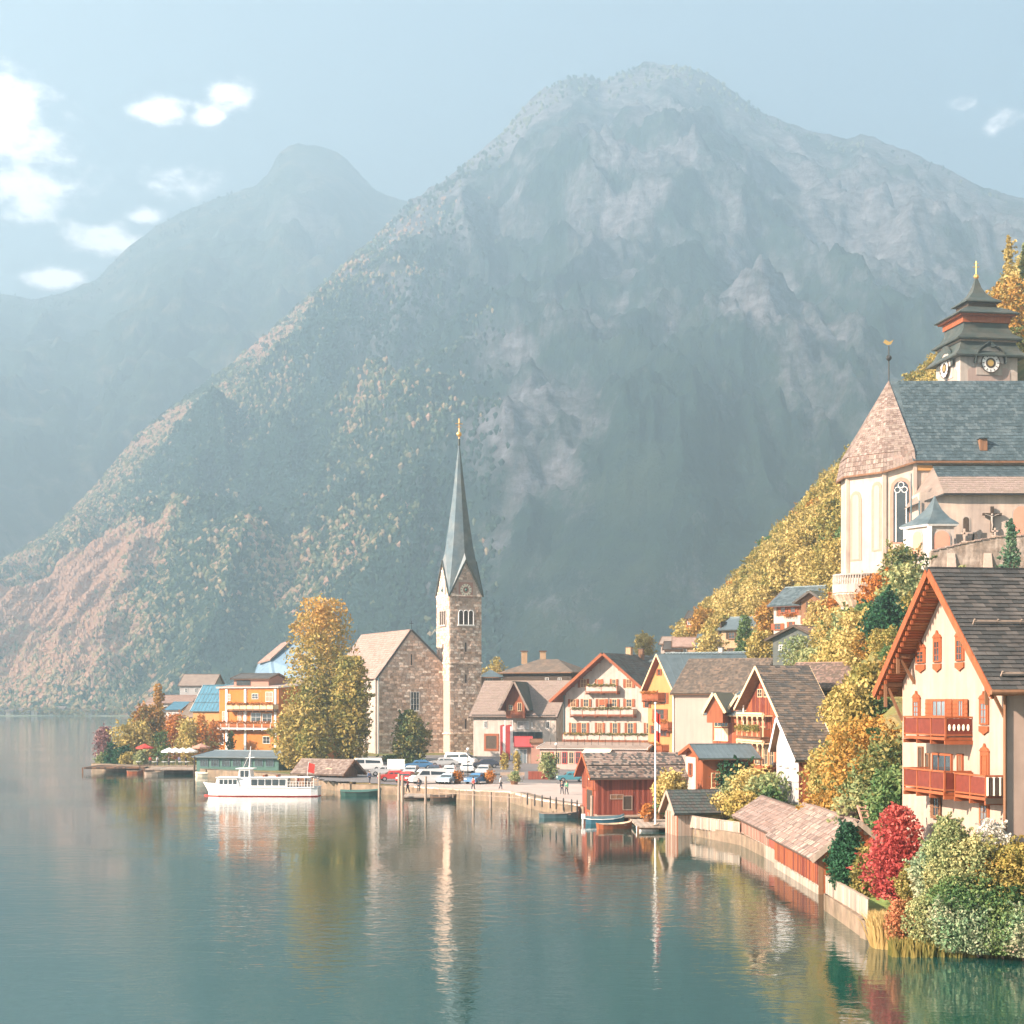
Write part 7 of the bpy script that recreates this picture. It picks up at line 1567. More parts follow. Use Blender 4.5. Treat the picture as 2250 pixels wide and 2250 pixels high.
deck('cafe_deck', 'grey stone-edged café terrace deck left of the boat hall', rect(-61.5, -52, 289, 306), .9, .25, [M['wood_grey'], M['wood_pale']], 30)
for i, (px, yt, yb, lab) in enumerate(((833, 1698, 1750, 'leftmost mooring pile between landing hut and van'), (876, 1700, 1758, 'tall mooring pile at the left end of the wooden raft'), (884, 1703, 1762, 'thinner mooring pile touching the left raft end'), (935, 1706, 1766, 'thick mooring pile in front of the wooden raft'), (427, 1662, 1706, 'dark pile at the corner of the café terrace'), (1040, 1736, 1772, 'short pile at the quay below the planters'), (1078, 1738, 1776, 'short pile under the promenade railing'), (1117, 1745, 1780, 'pile at the right end of the promenade railing'), (1300, 1748, 1804, 'pale pole at the boathouse corner'))):
    Yp = WY(yb); mb = MB(); x = X(px, Yp); mb.tube([(x, Yp, -1), (x + .03, Yp, Z(yt, Yp))], [.17, .14], 8); tag(mb.build('mooring_pile', M['wood_pale'] if i != 4 else M['wood_dark']), lab, 'pile', 'mooring piles along the quay')
# bollards
for i, px in enumerate((1159, 1175, 1191, 1209, 1222, 1238, 1256, 1268)):
    g = W(px, 1764 + (px - 1159) * .16, 1.3); mb = MB(); mb.tube([g - Vector((0, 0, .2)), g + Vector((0, 0, .95)), g + Vector((0, 0, 1.1))], [.09, .09, .04], 6)
    tag(mb.build('bollard', M['iron']), 'slim dark bollard on the promenade edge above the grey boat', 'bollard', 'dark bollards of the promenade')
# railing with flower tubs
def railing():
    root = thing('promenade_railing', 'thin wooden railing along the quay below the parked cars', 'railing', W(1050, 1755, 1.3))
    pts = [W(px, 1752 + (px - 980) * .07, 1.3) for px in range(965, 1146, 15)]
    for p in pts: mb = MB(); mb.bar(p, p + Vector((0, 0, 1.0)), .1); mb.build('post', M['wood_pale'], root)
    for z in (.5, 1.0):
        mb = MB()
        for a, b in zip(pts[:-1], pts[1:]): mb.bar(a + Vector((0, 0, z)), b + Vector((0, 0, z)), .07)
        mb.build('rail', M['wood_pale'], root)
railing()
def groundpt(px, py):
    Y = WY(py, 1.3)
    for _ in range(12): Y = WY(py, Hz(X(px, Y), Y) + .08)
    return Vector((X(px, Y), Y, Hz(X(px, Y), Y) + .07))
for i, (px, py, lm, lab) in enumerate(((1005, 1722, 'orange', 'rusty planted tub left of the dark blue car'), (1076, 1722, 'orange', 'rusty planted tub right of the dark blue car'), (1130, 1724, 'palegreen', 'green planter at the lawn by the brick annexe'), (1424, 1806, 'orange', 'orange flower tub on the jetty'), (1448, 1800, 'green', 'green potted plant on the jetty by the flagpole'))):
    g = groundpt(px, py) if px < 1300 else W(px, py, .5); root = thing('planter', lab, 'planter', g); mb = MB(); mb.tube([g, g + Vector((0, 0, .5))], [.4, .55], 8); mb.build('tub', M['wood_brown'], root)
    r = np.random.default_rng(i + 900); P, D = crown_pts(r, 1.2, 1.0, SH['dome'], 700, 10); me = leaf_mesh('foliage', P, D, .16, LF[lm], r); o = bpy.data.objects.new('foliage', me); COL.objects.link(o); o.parent = root; o.location = (0, 0, .45)
# ================================================================ cars
def car(label, px, py, L, paint, yaw, kind='car'):
    g = groundpt(px, py); T = Matrix.Translation(g) @ Matrix.Rotation(yaw, 4, 'Z'); root = thing('parked_car' if kind == 'car' else 'parked_van', label, 'car' if kind == 'car' else 'van', g, 'vehicles on the lakeside parking ground')
    tr = lambda mb: (setattr(mb, 'v', [tuple(T @ Vector(v)) for v in mb.v]), mb)[1]
    W_ = 1.8 if kind == 'car' else 2.0; s = L / 4.4
    if kind == 'car': low = [(-2.2, .35), (-2.15, .8), (-1.2, .95), (-.6, 1.0), (1.5, 1.0), (2.05, .95), (2.2, .7), (2.2, .35)]; cab = [(-1.15, .94), (-.45, 1.42), (1.0, 1.46), (1.85, .98)]
    else: low = [(-2.2, .35), (-2.2, .9), (-1.75, 1.15), (-1.3, 1.2), (2.15, 1.2), (2.2, .7), (2.2, .35)]; cab = [(-1.7, 1.14), (-.95, 1.95), (2.0, 2.0), (2.15, 1.18)]
    def prof(pp, w0, w1, zl):
        mb = MB(); k = len(pp); vs = []
        for sgn in (-1, 1):
            for x, z in pp: w = w0 if z <= zl else w1; vs.append(Vector((x * s, sgn * w / 2, z)))
        mb.add(vs, [tuple(range(k))[::-1], tuple(range(k, 2 * k))] + [(i, (i + 1) % k, k + (i + 1) % k, k + i) for i in range(k)]); return mb
    tr(prof(low, W_, W_ * .94, .85)).build('body', paint, root); c = tr(prof(cab, W_ * .92, W_ * .76, 1.2)).build('cabin', paint, root)
    zt = cab[1][1]; zb = cab[0][1] + .05
    for sg in (-1, 1):
        mb = MB(); xs = [cab[0][0] * s + .35, -.1 * s, .05 * s, (cab[3][0] - .35) * s]
        def side(x, f): return Vector((x, sg * (W_ * (.92 + (.76 - .92) * f) / 2 + .012), zb + (zt - .08 - zb) * f))
        mb.add([side(xs[0], .05), side(xs[1], .05), side(xs[1], .9), side(xs[0] + .45 * s, .9)], [(0, 1, 2, 3)]); mb.add([side(xs[2], .05), side(xs[3], .05), side(xs[3] - (.35 if kind == 'car' else .0) * s, .9), side(xs[2], .9)], [(0, 1, 2, 3)]); tr(mb).build('side_window', M['glass'], c)
    for (a, b) in ((cab[0], cab[1]), (cab[3], cab[2])):
        mb = MB(); dx = -.015 if a[0] < 0 else .015; w0, w1 = W_ * .84 / 2, W_ * .70 / 2
        mb.add([Vector((a[0] * s + dx, -w0, a[1] + .04)), Vector((a[0] * s + dx, w0, a[1] + .04)), Vector((b[0] * s + dx, w1, b[1] - .05)), Vector((b[0] * s + dx, -w1, b[1] - .05))], [(0, 1, 2, 3)]); tr(mb).build('windscreen' if a[0] < 0 else 'rear_window', M['glass'], c)
    for x in (-1.4, 1.35):
        for sg in (-1, 1):
            mb = MB(); mb.tube([Vector((x * s, sg * (W_ / 2 - .2), .32)), Vector((x * s, sg * (W_ / 2 + .02), .32))], .33, 12); w = tr(mb).build('wheel', M['tyre'], root); mb = MB(); mb.tube([Vector((x * s, sg * (W_ / 2), .32)), Vector((x * s, sg * (W_ / 2 + .04), .32))], .19, 8); tr(mb).build('rim', M['rim'], w)
    for sg in (-1, 1):
        mb = MB(); mb.box((-2.19 * s, sg * W_ * .36, .68), (.06, .36, .16)); tr(mb).build('headlight', M['lamp_white'], root); mb = MB(); mb.box((2.2 * s, sg * W_ * .38, .78), (.06, .24, .2)); tr(mb).build('tail_light', M['lamp_red'], root)
def paint(n, c): return mat('car_paint_' + n, c, rough=.25, var=.02, spec=.6)
WH, SV, RD, BL, DB, TL, GY = paint('white', (.75, .74, .72)), paint('silver', (.45, .45, .45)), paint('red', (.5, .05, .04)), paint('blue', (.06, .17, .32)), paint('dark', (.05, .06, .09)), paint('teal', (.06, .22, .27)), paint('pale_blue', (.35, .45, .52))
R_ = math.radians
car('white delivery van parked nearest the wooden raft', 942, 1722, 5.0, WH, R_(20), 'van')
car('red hatchback left of the white delivery van', 893, 1719, 4.0, RD, R_(75)); car('red low car half hidden by the mooring piles', 864, 1716, 4.1, RD, R_(12))
car('silver saloon behind the red cars', 846, 1704, 4.5, SV, R_(8)); car('white camper van at the left end of the parking ground', 800, 1694, 5.6, WH, R_(15), 'van')
car('blue estate car in the back row under the round tree', 920, 1690, 4.4, BL, R_(10)); car('silver estate car in the back row at the tower foot', 974, 1684, 4.6, SV, R_(10))
car('white transporter in the back row in front of the stone tower', 1012, 1680, 5.2, WH, R_(165), 'van'); car('white hatchback seen end-on in the middle of the parking ground', 1026, 1697, 4.0, WH, R_(95))
car('pale blue car parked behind the promenade railing', 986, 1722, 4.2, GY, R_(70)); car('dark blue saloon between the two rusty tubs', 1050, 1722, 4.3, BL, R_(60)); car('dark car in the back row right of the white transporter', 1066, 1687, 4.2, DB, R_(12)); car('silver car between the van and the pale blue car', 905, 1704, 4.2, SV, R_(80))
car('teal hatchback leaving the promenade beside the boathouse gable', 1256, 1718, 4.0, TL, R_(5)); car('dark small car in the second row of the parking ground', 955, 1702, 4.0, DB, R_(82)); car('white small car in the second row right of the dark one', 988, 1704, 4.0, WH, R_(84)); car('silver car at the right end of the second row', 1064, 1702, 4.2, SV, R_(80))
# ================================================================ signs, flag, parasols, people
def small_things():
    g = groundpt(872, 1712); t = thing('billboard', 'blank white rectangular billboard on posts behind the parked cars', 'billboard', g); Y = g.y
    mb = MB(); mb.slab([Vector((X(851, Y), Y, Z(1690, Y))), Vector((X(889, Y), Y, Z(1690, Y))), Vector((X(889, Y), Y, Z(1668, Y))), Vector((X(851, Y), Y, Z(1668, Y)))], (0, 1, 0), .1); mb.build('panel', M['white_paint'], t)
    for px in (856, 885): mb = MB(); mb.bar(Vector((X(px, Y), Y + .15, g.z)), Vector((X(px, Y), Y + .15, Z(1670, Y))), .1); mb.build('post', M['rim'], t)
    Y = 163; t = thing('flagpole', 'tall white flagpole with drooping red and white flag beside the red boathouse', 'flagpole', Vector((X(1440, Y), Y, .5))); x = X(1440, Y); zt = Z(1547, Y)
    mb = MB(); mb.tube([(x, Y, .3), (x, Y, zt)], [.10, .05], 8); mb.ball((x, Y, zt + .08), .12, 6, 4); mb.build('pole', M['white_paint'], t)
    for nm, m, a0, a1 in (('flag_red', M['red_paint'], 0, .36), ('flag_white', M['white_paint'], .36, .64), ('flag_red', M['red_paint'], .64, 1)):
        mb = MB(); z0, z1 = zt - .7, zt - 3.4; f0, f1 = z0 + (z1 - z0) * a0, z0 + (z1 - z0) * a1; mb.loft([[Vector((x + .06, Y, z)), Vector((x + .16, Y - .12, z - .1)), Vector((x + .30, Y + .1, z - .2)), Vector((x + .44, Y - .05, z - .3)), Vector((x + .44, Y, z - .3)), Vector((x + .30, Y + .14, z - .2)), Vector((x + .16, Y - .08, z - .1))] for z in (f0, f1)]); mb.build(nm, m, t)
    def parasol(px, py, Y, r, m, lab, h=2.4):
        zb = Z(py, Y) - .1; c = Vector((X(px, Y), Y, zb)); t = thing('parasol', lab, 'parasol', c - Vector((0, 0, h - .3)), 'café parasols on the spit'); mb = MB(); n = 8
        mb.add([c + Vector((0, 0, r * .42))] + [c + Vector((math.cos(2 * math.pi * k / n) * r, math.sin(2 * math.pi * k / n) * r, 0)) for k in range(n)] + [c + Vector((math.cos(2 * math.pi * k / n) * r, math.sin(2 * math.pi * k / n) * r, -.25)) for k in range(n)], [(0, 1 + k, 1 + (k + 1) % n) for k in range(n)] + [(1 + k, 9 + k, 9 + (k + 1) % n, 1 + (k + 1) % n) for k in range(n)]); mb.build('canopy', m, t)
        mb = MB(); mb.tube([c - Vector((0, 0, h)), c + Vector((0, 0, r * .4))], .05, 5); mb.build('pole', M['wood_pale'], t)
    parasol(318, 1641, 312, 1.6, M['red_paint'], 'bright red café parasol on the spit')
    for i, px in enumerate((372, 386, 402, 417)): parasol(px, 1649, 310, 1.5, M['white_paint'], ['leftmost white café parasol right of the red one', 'second white café parasol from the left', 'third white café parasol from the left', 'rightmost white café parasol beside the boat hall'][i])
    parasol(442, 1640, 305, 1.6, M['plaster_trim'], 'dull salmon parasol in front of the orange villa garden')
    # café tables
    for i, px in enumerate((305, 340, 362, 380, 398, 412)):
        g = Vector((X(px, 300), 300, 1.1)); t = thing('cafe_table', ['round café table under the red parasol', 'round café table between red and white parasols', 'café table under the leftmost white parasol', 'café table under the second white parasol', 'café table under the third white parasol', 'café table at the right end of the spit terrace'][i], 'table', g, 'café tables of the spit terrace'); mb = MB(); mb.tube([g + Vector((0, 0, .70)), g + Vector((0, 0, .76))], .5, 10); mb.build('table_top', M['white_paint'], t); mb = MB(); mb.tube([g, g + Vector((0, 0, .7))], .05, 5); mb.build('leg', M['iron'], t)
    # street lamps
    for i, (px, py) in enumerate(((1028, 1716), (1222, 1700))):
        g = groundpt(px, py); t = thing('street_lamp', ['slim street lamp between the parked cars', 'slim street lamp beside the cream-flowered shrub'][i], 'street lamp', g); mb = MB(); mb.tube([g, g + Vector((0, 0, 4.2))], [.08, .05], 6); mb.build('post', M['iron'], t); mb = MB(); mb.ball(g + Vector((0, 0, 4.35)), .22, 8, 5); mb.build('lamp_head', M['lamp_white'], t)
    # low promenade wall with hedge boxes and benches
    for i, px in enumerate((1112, 1140)):
        g = groundpt(px, 1712); t = thing('bench', ['wooden bench on the lawn edge below the red banners', 'wooden bench on the lawn edge below the kiosk'][i], 'bench', g); mb = MB(); mb.box(g + Vector((0, 0, .45)), (1.6, .45, .07)); mb.build('seat', M['wood_pale'], t); mb = MB(); mb.box(g + Vector((0, .22, .75)), (1.6, .06, .4)); mb.build('backrest', M['wood_pale'], t)
        for s in (-.7, .7): mb = MB(); mb.bar(g + Vector((s, 0, 0)), g + Vector((s, 0, .45)), .08); mb.build('leg', M['wood_brown'], t)
    g = groundpt(1186, 1712); mb = MB(); mb.box(g + Vector((0, 0, .55)), (3.2, 1.2, 1.1)); tag(mb.build('log_stack', M['wood_red']), 'reddish-brown timber box on the lawn beside the cream-flowered shrub', 'box')
    # white lawn strip
small_things()
def person(label, loc, facing, top, legs, h=1.74, stride=.22, tilt=0):
    """one continuous skinned figure; clothes as slightly larger shells over it"""
    t = thing('person', label, 'person', loc, 'people on the promenade' if False else None); s = h / 1.74
    J = {'hip': (0, 0, .93), 'chest': (0, 0, 1.3), 'neck': (0, .01, 1.47), 'head': (0, .03, 1.58), 'top': (0, .02, 1.70)}
    for sg, n in ((-1, 'l'), (1, 'r')):
        st_ = stride * sg; J.update({n + 'hipj': (sg * .09, 0, .88), n + 'knee': (sg * .10, st_ * .5 + .04, .49), n + 'ank': (sg * .10, st_ - .03, .08), n + 'toe': (sg * .11, st_ + .14, .04), n + 'sh': (sg * .18, 0, 1.40), n + 'elb': (sg * .23, -st_ * .3, 1.12), n + 'wri': (sg * .22, -st_ * .55 + .06, .88), n + 'hand': (sg * .215, -st_ * .6 + .09, .80)})
    E = [('hip', 'chest'), ('chest', 'neck'), ('neck', 'head'), ('head', 'top')]
    for n in 'lr': E += [('hip', n + 'hipj'), (n + 'hipj', n + 'knee'), (n + 'knee', n + 'ank'), (n + 'ank', n + 'toe'), ('chest', n + 'sh'), (n + 'sh', n + 'elb'), (n + 'elb', n + 'wri'), (n + 'wri', n + 'hand')]
    RR = {'hip': .13, 'chest': .15, 'neck': .055, 'head': .10, 'top': .07, 'hipj': .09, 'knee': .06, 'ank': .04, 'toe': .035, 'sh': .06, 'elb': .045, 'wri': .03, 'hand': .035}
    def shell(name, m, keys, edges, grow):
        ks = list(keys); me = bpy.data.meshes.new(name); me.from_pydata([tuple(c * s for c in J[k]) for k in ks], [(ks.index(a), ks.index(b)) for a, b in edges], []); me.materials.append(m)
        o = bpy.data.objects.new(name, me); COL.objects.link(o); o.parent = t
        sk = o.modifiers.new('skin', 'SKIN'); sl = me.skin_vertices[0].data
        for i, k in enumerate(ks): r_ = (RR.get(k) or RR[k[1:]]) * s + grow; sl[i].radius = (r_, r_ * .8); sl[i].use_root = (i == 0)
        sb = o.modifiers.new('sub', 'SUBSURF'); sb.levels = sb.render_levels = 1; sk.use_smooth_shade = True
    shell('body', M['skin'], J.keys(), E, 0)
    up = ['hip', 'chest', 'neck', 'lsh', 'lelb', 'lwri', 'rsh', 'relb', 'rwri']; shell('jacket', top, up, [(a, b) for a, b in E if a in up and b in up], .022)
    dn = ['hip', 'lhipj', 'lknee', 'lank', 'rhipj', 'rknee', 'rank']; shell('trousers', legs, dn, [(a, b) for a, b in E if a in dn and b in dn], .02)
    mb = MB(); mb.ball(Vector(loc) + Vector((0, 0, 1.66 * s)), .115 * s, 8, 5, (1, 1.05, .8)); mb.build('hair', M['hair'], t)
    t.rotation_euler = (0, 0, facing)
g = groundpt(1235, 1746); person('walking person in dark clothes with brown hair on the promenade, left of the couple', g, R_(160), M['cloth_dark'], M['cloth_dark'])
g = groundpt(1245, 1747); person('walking person in green top and dark trousers, right of the couple on the promenade', g, R_(150), M['cloth_green'], M['cloth_dark'])
for i, (dx, dy, c, lab) in enumerate(((SHIP_L / 2 - 2.6, -.8, 'cloth_red', 'person in red standing on the open stern deck of the ship'), (SHIP_L / 2 - 1.2, -.5, 'cloth_white', 'person in white standing at the very stern of the ship'), (SHIP_L / 2 - 1.9, .4, 'cloth_blue', 'person in blue behind the one in red on the stern deck'))):
    person(lab, SHIP_T @ Vector((dx, dy, 1.0)), R_(120 + i * 70), M[c], M['cloth_dark'], stride=.05)
for i, (px, py, c, lab) in enumerate(((896, 1742, 'cloth_red', 'person in red beside the left raft end'), (1040, 1738, 'cloth_red', 'person in red between the railing and the dark blue car'), (920, 1741, 'cloth_dark', 'person in dark jacket on the quay in front of the white van'), (812, 1722, 'cloth_blue', 'person in blue by the landing hut'), (1100, 1735, 'cloth_white', 'person in white strolling along the promenade railing'))):
    person(lab, groundpt(px, py), R_(40 * i + 100), M[c], M['cloth_dark'])
for i, (px, c, lab) in enumerate(((330, 'cloth_red', 'tiny café guest in red on the spit'), (346, 'cloth_white', 'tiny café guest in white on the spit'), (371, 'cloth_dark', 'tiny dark café guest under the leftmost white parasol'), (394, 'cloth_blue', 'tiny café guest in blue under the white parasols'), (408, 'cloth_dark', 'tiny dark guest near the rightmost white parasol'))):
    person(lab, Vector((X(px, 302), 302, 1.05)), R_(60 * i), M[c], M['cloth_dark'], stride=.05)
# ================================================================ vegetation
# --- trees by the lake, left to right
LOOSE[0] = 3.2
tree('big_tree', 'tallest tree of the waterfront, orange-topped green crown left of the church nave', 708, 288, 1.8, Z(1303, 288) - 1.6, 6.2, 'mixed_big', 'full', 17000, .34, lobes=30, trunk_r=.45, limbs=9, crown_z=.06)
tree('slender_tree', 'slender drooping yellow-green tree at the right of the tallest waterfront tree', 772, 281, 1.6, Z(1432, 281) - 1.6, 3.3, 'olive_gold', 'full', 9000, .38, lobes=34, trunk_r=.3, limbs=6, crown_z=.04)
LOOSE[0] = 5
tree('spreading_tree', 'low golden tree in front of the orange wing left of the tallest tree', 650, 279, 1.5, Z(1545, 279) - 1.4, 3.9, 'gold', 'round', 5500, .36, lobes=26)
tree('garden_tree', 'small golden tree between tallest tree and landing hut', 690, 272, 1.4, Z(1585, 272) - 1.3, 3.0, 'olive_gold', 'round', 4000, .34)
tree('round_tree', 'round dark green tree with ochre top in front of the church gable', 900, 283, 1.6, Z(1556, 283) - 1.5, 3.1, 'green_ochre', 'oval', 6000, .32, lobes=26)
tree('yellow_tree', 'small bright yellow-green tree above the roofs right of the stone tower', 1090, 372, 6, Z(1437, 372) - 6, 2.6, 'gold', 'round', 2500, .38)
tree('yellow_tree', 'small pale yellow bush-like tree between tower and dark hipped house', 1066, 366, 8, Z(1462, 366) - 8, 1.5, 'gold', 'round', 900, .38)
# spit
bush('purple_shrub', 'dusky purple feathery shrub at the very tip of the left spit', 228, 322, 1, Z(1598, 322) - .6, 2.1, 'purple', 2600, .26, shape='round')
bush('yellow_shrub', 'broad yellow shrub on the spit beside the purple one', 295, 318, 1, Z(1590, 318) - .8, 4.1, 'gold', 4200, .32, shape='round')
tree('olive_tree', 'dome-shaped olive tree with orange top on the spit', 322, 332, 1, Z(1549, 332) - .9, 3.7, 'olive_orange', 'round', 5200, .34)
tree('orange_tree', 'bright orange tree on the spit beside the dome-shaped olive tree', 384, 340, 1, Z(1568, 340) - .9, 3.1, 'orange', 'round', 4200, .34)
tree('column_cypress', 'thin golden columnar tree rising above the spit', 347, 345, 1, Z(1498, 345) - .8, 1.5, 'ochre', 'column', 3000, .3)
bush('yellow_shrub', 'pale golden shrub left of the orange villa', 424, 316, 1, Z(1576, 316) - .8, 3.6, 'gold', 3600, .32, shape='round')
tree('red_tree', 'thin rust-red sapling in front of the ochre house with the teal roof', 443, 314, 1, Z(1566, 314) - .8, 1.2, 'orange', 'column', 900, .3)
tree('orange_tree', 'orange shrub-like tree at the left foot of the orange villa', 468, 322, 1, Z(1585, 322) - .8, 1.9, 'orange', 'round', 1800, .3)
for i, (px, Y, top, R, lm, lab) in enumerate(((245, 316, 1632, 1.6, 'dark', 'dark green clipped bush at the waterline under the purple shrub'), (272, 314, 1640, 2.2, 'dark', 'dark low hedge on the spit under the yellow shrub'), (352, 330, 1605, 2.4, 'green', 'deep green bush between the olive and orange trees of the spit'), (228, 318, 1655, 1.6, 'palegreen', 'pale reed-like bush at the tip of the spit'), (279, 312, 1655, 1.5, 'gold', 'small golden bush on the spit terrace'), (310, 309, 1650, 1.4, 'palegreen', 'small pale green bush left of the red parasol'))):
    bush('spit_bush', lab, px, Y, .9, Z(top, Y) - .9, R, lm, 1400, .28)
bush('climbing_shrub', 'dark green climbing plant on the orange villa', 507, 324, 1.2, Z(1604, 324) - 1.2, .9, 'green', 700, .28, shape='column')
for i, (px, top, lm, lab) in enumerate(((617, 1640, 'green', 'low hedge behind the landing hut'), (860, 1662, 'green', 'dark hedge at the left foot of the church wall'), (830, 1668, 'gold', 'yellow low bush at the church nave corner'), (1010, 1664, 'green', 'low dark shrub at the foot of the stone tower'))):
    bush('hedge', lab, px, 293, 1.8, max(Z(top, 293) - 1.8, .8), 2.2, lm, 900, .3)
# beds by the promenade
bush('potted_shrub', 'cream-flowered shrub with green heart in front of the terrace bar', 1205, 240, 1.2, Z(1652, 240) - 1.2, 1.5, 'palegreen', 1300, .24, shape='round')
bush('potted_shrub', 'yellow-green plant in front of the kiosk wall', 1136, 262, 1.5, Z(1650, 262) - 1.5, .7, 'gold', 500, .24, shape='round')
bush('potted_shrub', 'yellow-green plant at the foot of the red banners', 1108, 266, 1.5, Z(1652, 266) - 1.5, .7, 'gold', 500, .24, shape='round')
bush('shore_shrub', 'large yellow-green shrub right of the flagpole beside the red boathouse', 1475, 171, 1.2, Z(1693, 171) - 1.3, 1.75, 'palegold', 3800, .22, shape='round')
bush('dark_creeper', 'dense dark green creeper hanging below the metal porch roof', 1610, 172, 2, Z(1668, 172) - 2.0, 2.3, 'dark', 5200, .22, shape='round', lobes=20)
for i, (px, Y, top, R, lm, lab) in enumerate(((1622, 160, 1712, 2.2, 'palegreen', 'pale green bank shrub above the plank fence, leftmost'), (1655, 158, 1690, 2.4, 'palegold', 'yellow bank shrub under the arcaded balcony'), (1685, 156, 1705, 2.2, 'palegreen', 'pale shrub against the white narrow house'), (1692, 153, 1730, 1.2, 'green', 'small green bush at the left corner of the white narrow house'), (1600, 158, 1745, 1.9, 'palegold', 'low yellow bush behind the plank fence'), (1640, 153, 1745, 2.1, 'olive_gold', 'low olive bush above the shingled boathouse'), (1700, 176, 1686, 1.4, 'orange', 'orange flowering bush under the timber house arcade'))):
    bush('bank_shrub', lab, px, Y, 1.6, max(Z(top, Y) - 1.6, 1.2), R, lm, 2600, .22, shape='round')
# foliage bank between the white house and the chalet
for i, (px, Y, zb, top, R, lm, n, lab) in enumerate((
    (1905, 122, 2.5, 1566, 3.4, 'ochre', 7000, 'big ochre and orange tree left of the chalet balconies'),
    (1860, 126, 2.5, 1600, 2.9, 'mixed', 6000, 'mixed ochre-green tree behind the shingled boathouse'),
    (1945, 112, 3.5, 1620, 2.6, 'green_ochre', 6000, 'green tree pressed against the left chalet balcony'),
    (1958, 108, 3.5, 1690, 1.7, 'green', 4500, 'dark green bush below the left chalet balcony'),
    (1818, 132, 2.5, 1640, 2.2, 'gold', 4500, 'golden tree beside the white narrow house'),
    (1905, 112, 2.5, 1700, 2.2, 'palegreen', 4500, 'pale green small tree above the dark plank steps'),
    (1820, 126, 2.0, 1735, 1.9, 'ochre', 3500, 'low ochre bush above the boathouse roof'))):
    tree('bank_tree', lab, px, Y, zb, Z(top, Y) - zb, R, lm, 'round', n, .2, lobes=26)
for i, (px, Y, top, R, lm, n, lab) in enumerate((
    (1955, 172, 1480, 2.9, 'mixed', 6000, 'mixed autumn tree behind the left eave of the chalet'),
    (1880, 200, 1420, 3.6, 'palegreen', 5500, 'pale green tree between the dormer house and the chalet gable'),
    (1950, 182, 1300, 3.0, 'dark', 6500, 'tall dark ivy-green tree left of the chalet gable'),
    (1985, 192, 1235, 3.2, 'palegreen', 4200, 'pale feathery tree just left of the chalet ridge'),
    (1900, 186, 1340, 3.4, 'palegold', 5000, 'yellow tree under the bastion terrace'),
    (1865, 196, 1400, 3.6, 'gold', 5000, 'golden tree below the bastion wall'),
    (1835, 200, 1440, 3.4, 'gold', 4500, 'golden tree right of the black barn'),
    (1790, 205, 1420, 2.6, 'palegreen', 4000, 'pale green tree in front of the black barn'),
    (1925, 168, 1500, 1.9, 'orange', 3600, 'orange-red tree top behind the right end of the long pink-brown roof'),
    (1878, 152, 1492, 2.3, 'gold', 3600, 'golden tree on the bank right of the long pink-brown roof'), (1902, 157, 1452, 2.3, 'olive_gold', 3600, 'olive tree on the bank left of the chalet eave'), (1856, 163, 1508, 1.9, 'palegold', 3000, 'pale gold shrubby tree at the right end of the lower shingle roof'), (1835, 226, 1335, 2.3, 'palegold', 3000, 'pale yellow tree on the slope left of the bastion foot'), (1812, 232, 1368, 2.0, 'gold', 2600, 'small golden tree above the right roof end of the black barn'),
    (1985, 214, 1196, 3.4, 'green_ochre', 5500, 'dome-shaped green tree in front of the choir windows'),
    (1935, 210, 1260, 2.8, 'orange', 3600, 'russet tree under the dome-shaped green tree'),
    (1975, 205, 1270, 2.6, 'mixed', 3600, 'mixed autumn tree right under the dome-shaped green tree'))):
    x = X(px, Y); zb = max(Hz(x, Y) - 1, 4); zb = min(zb, Z(top, Y) - 4); tree('slope_tree', lab, px, Y, zb, Z(top, Y) - zb, R, lm, 'round' if i not in (2,) else 'oval', n, .28, lobes=24)
tree('slope_spruce', 'bluish green conifer rising in front of the crucifix wall of the hill church', 2222, 214, 18, Z(1128, 214) - 18, 2.9, 'blue_spruce', 'cone', 7000, .26, lobes=40)
bush('ridge_bush', 'green bush on the buttressed cemetery wall', 2112, 218, 20, Z(1235, 218) - 20, 1.6, 'palegreen', 1600, .24)
bush('ridge_bush', 'low rust-coloured bush strip just above the chalet ridge', 2170, 216, 20, Z(1248, 216) - 20, 3.0, 'orange', 1800, .24)
# foreground garden
LOOSE[0] = 2.6
LOOSE[0] = 2.2
tree('red_maple', 'vivid red maple in the garden in front of the chalet', 1972, 92, 1.6, Z(1762, 92) - 1.6, 1.4, 'red', 'round', 5200, .15, lobes=16, limbs=8, trunk_r=.09, tm=M['wood_dark'])
bush('maple_shrub', 'lower spreading branches of red leaves at the foot of the vivid red maple', 1962, 91.5, 1.6, Z(1850, 91.5) - 1.6, 1.75, 'red', 2600, .14, shape='round')
LOOSE[0] = 2.8
tree('cypress', 'dense dark green oval cypress behind the plank fence at the corner of the shingled boathouse', 1862, 97.5, 1.0, Z(1800, 97.5) - 1.0, 1.15, 'dark', 'oval', 10000, .12, lobes=38)
bush('low_bush', 'yellow-green bush between dark cypress and red maple', 1905, 96, 1.0, Z(1860, 96) - 1.0, 1.0, 'olive', 3000, .13)
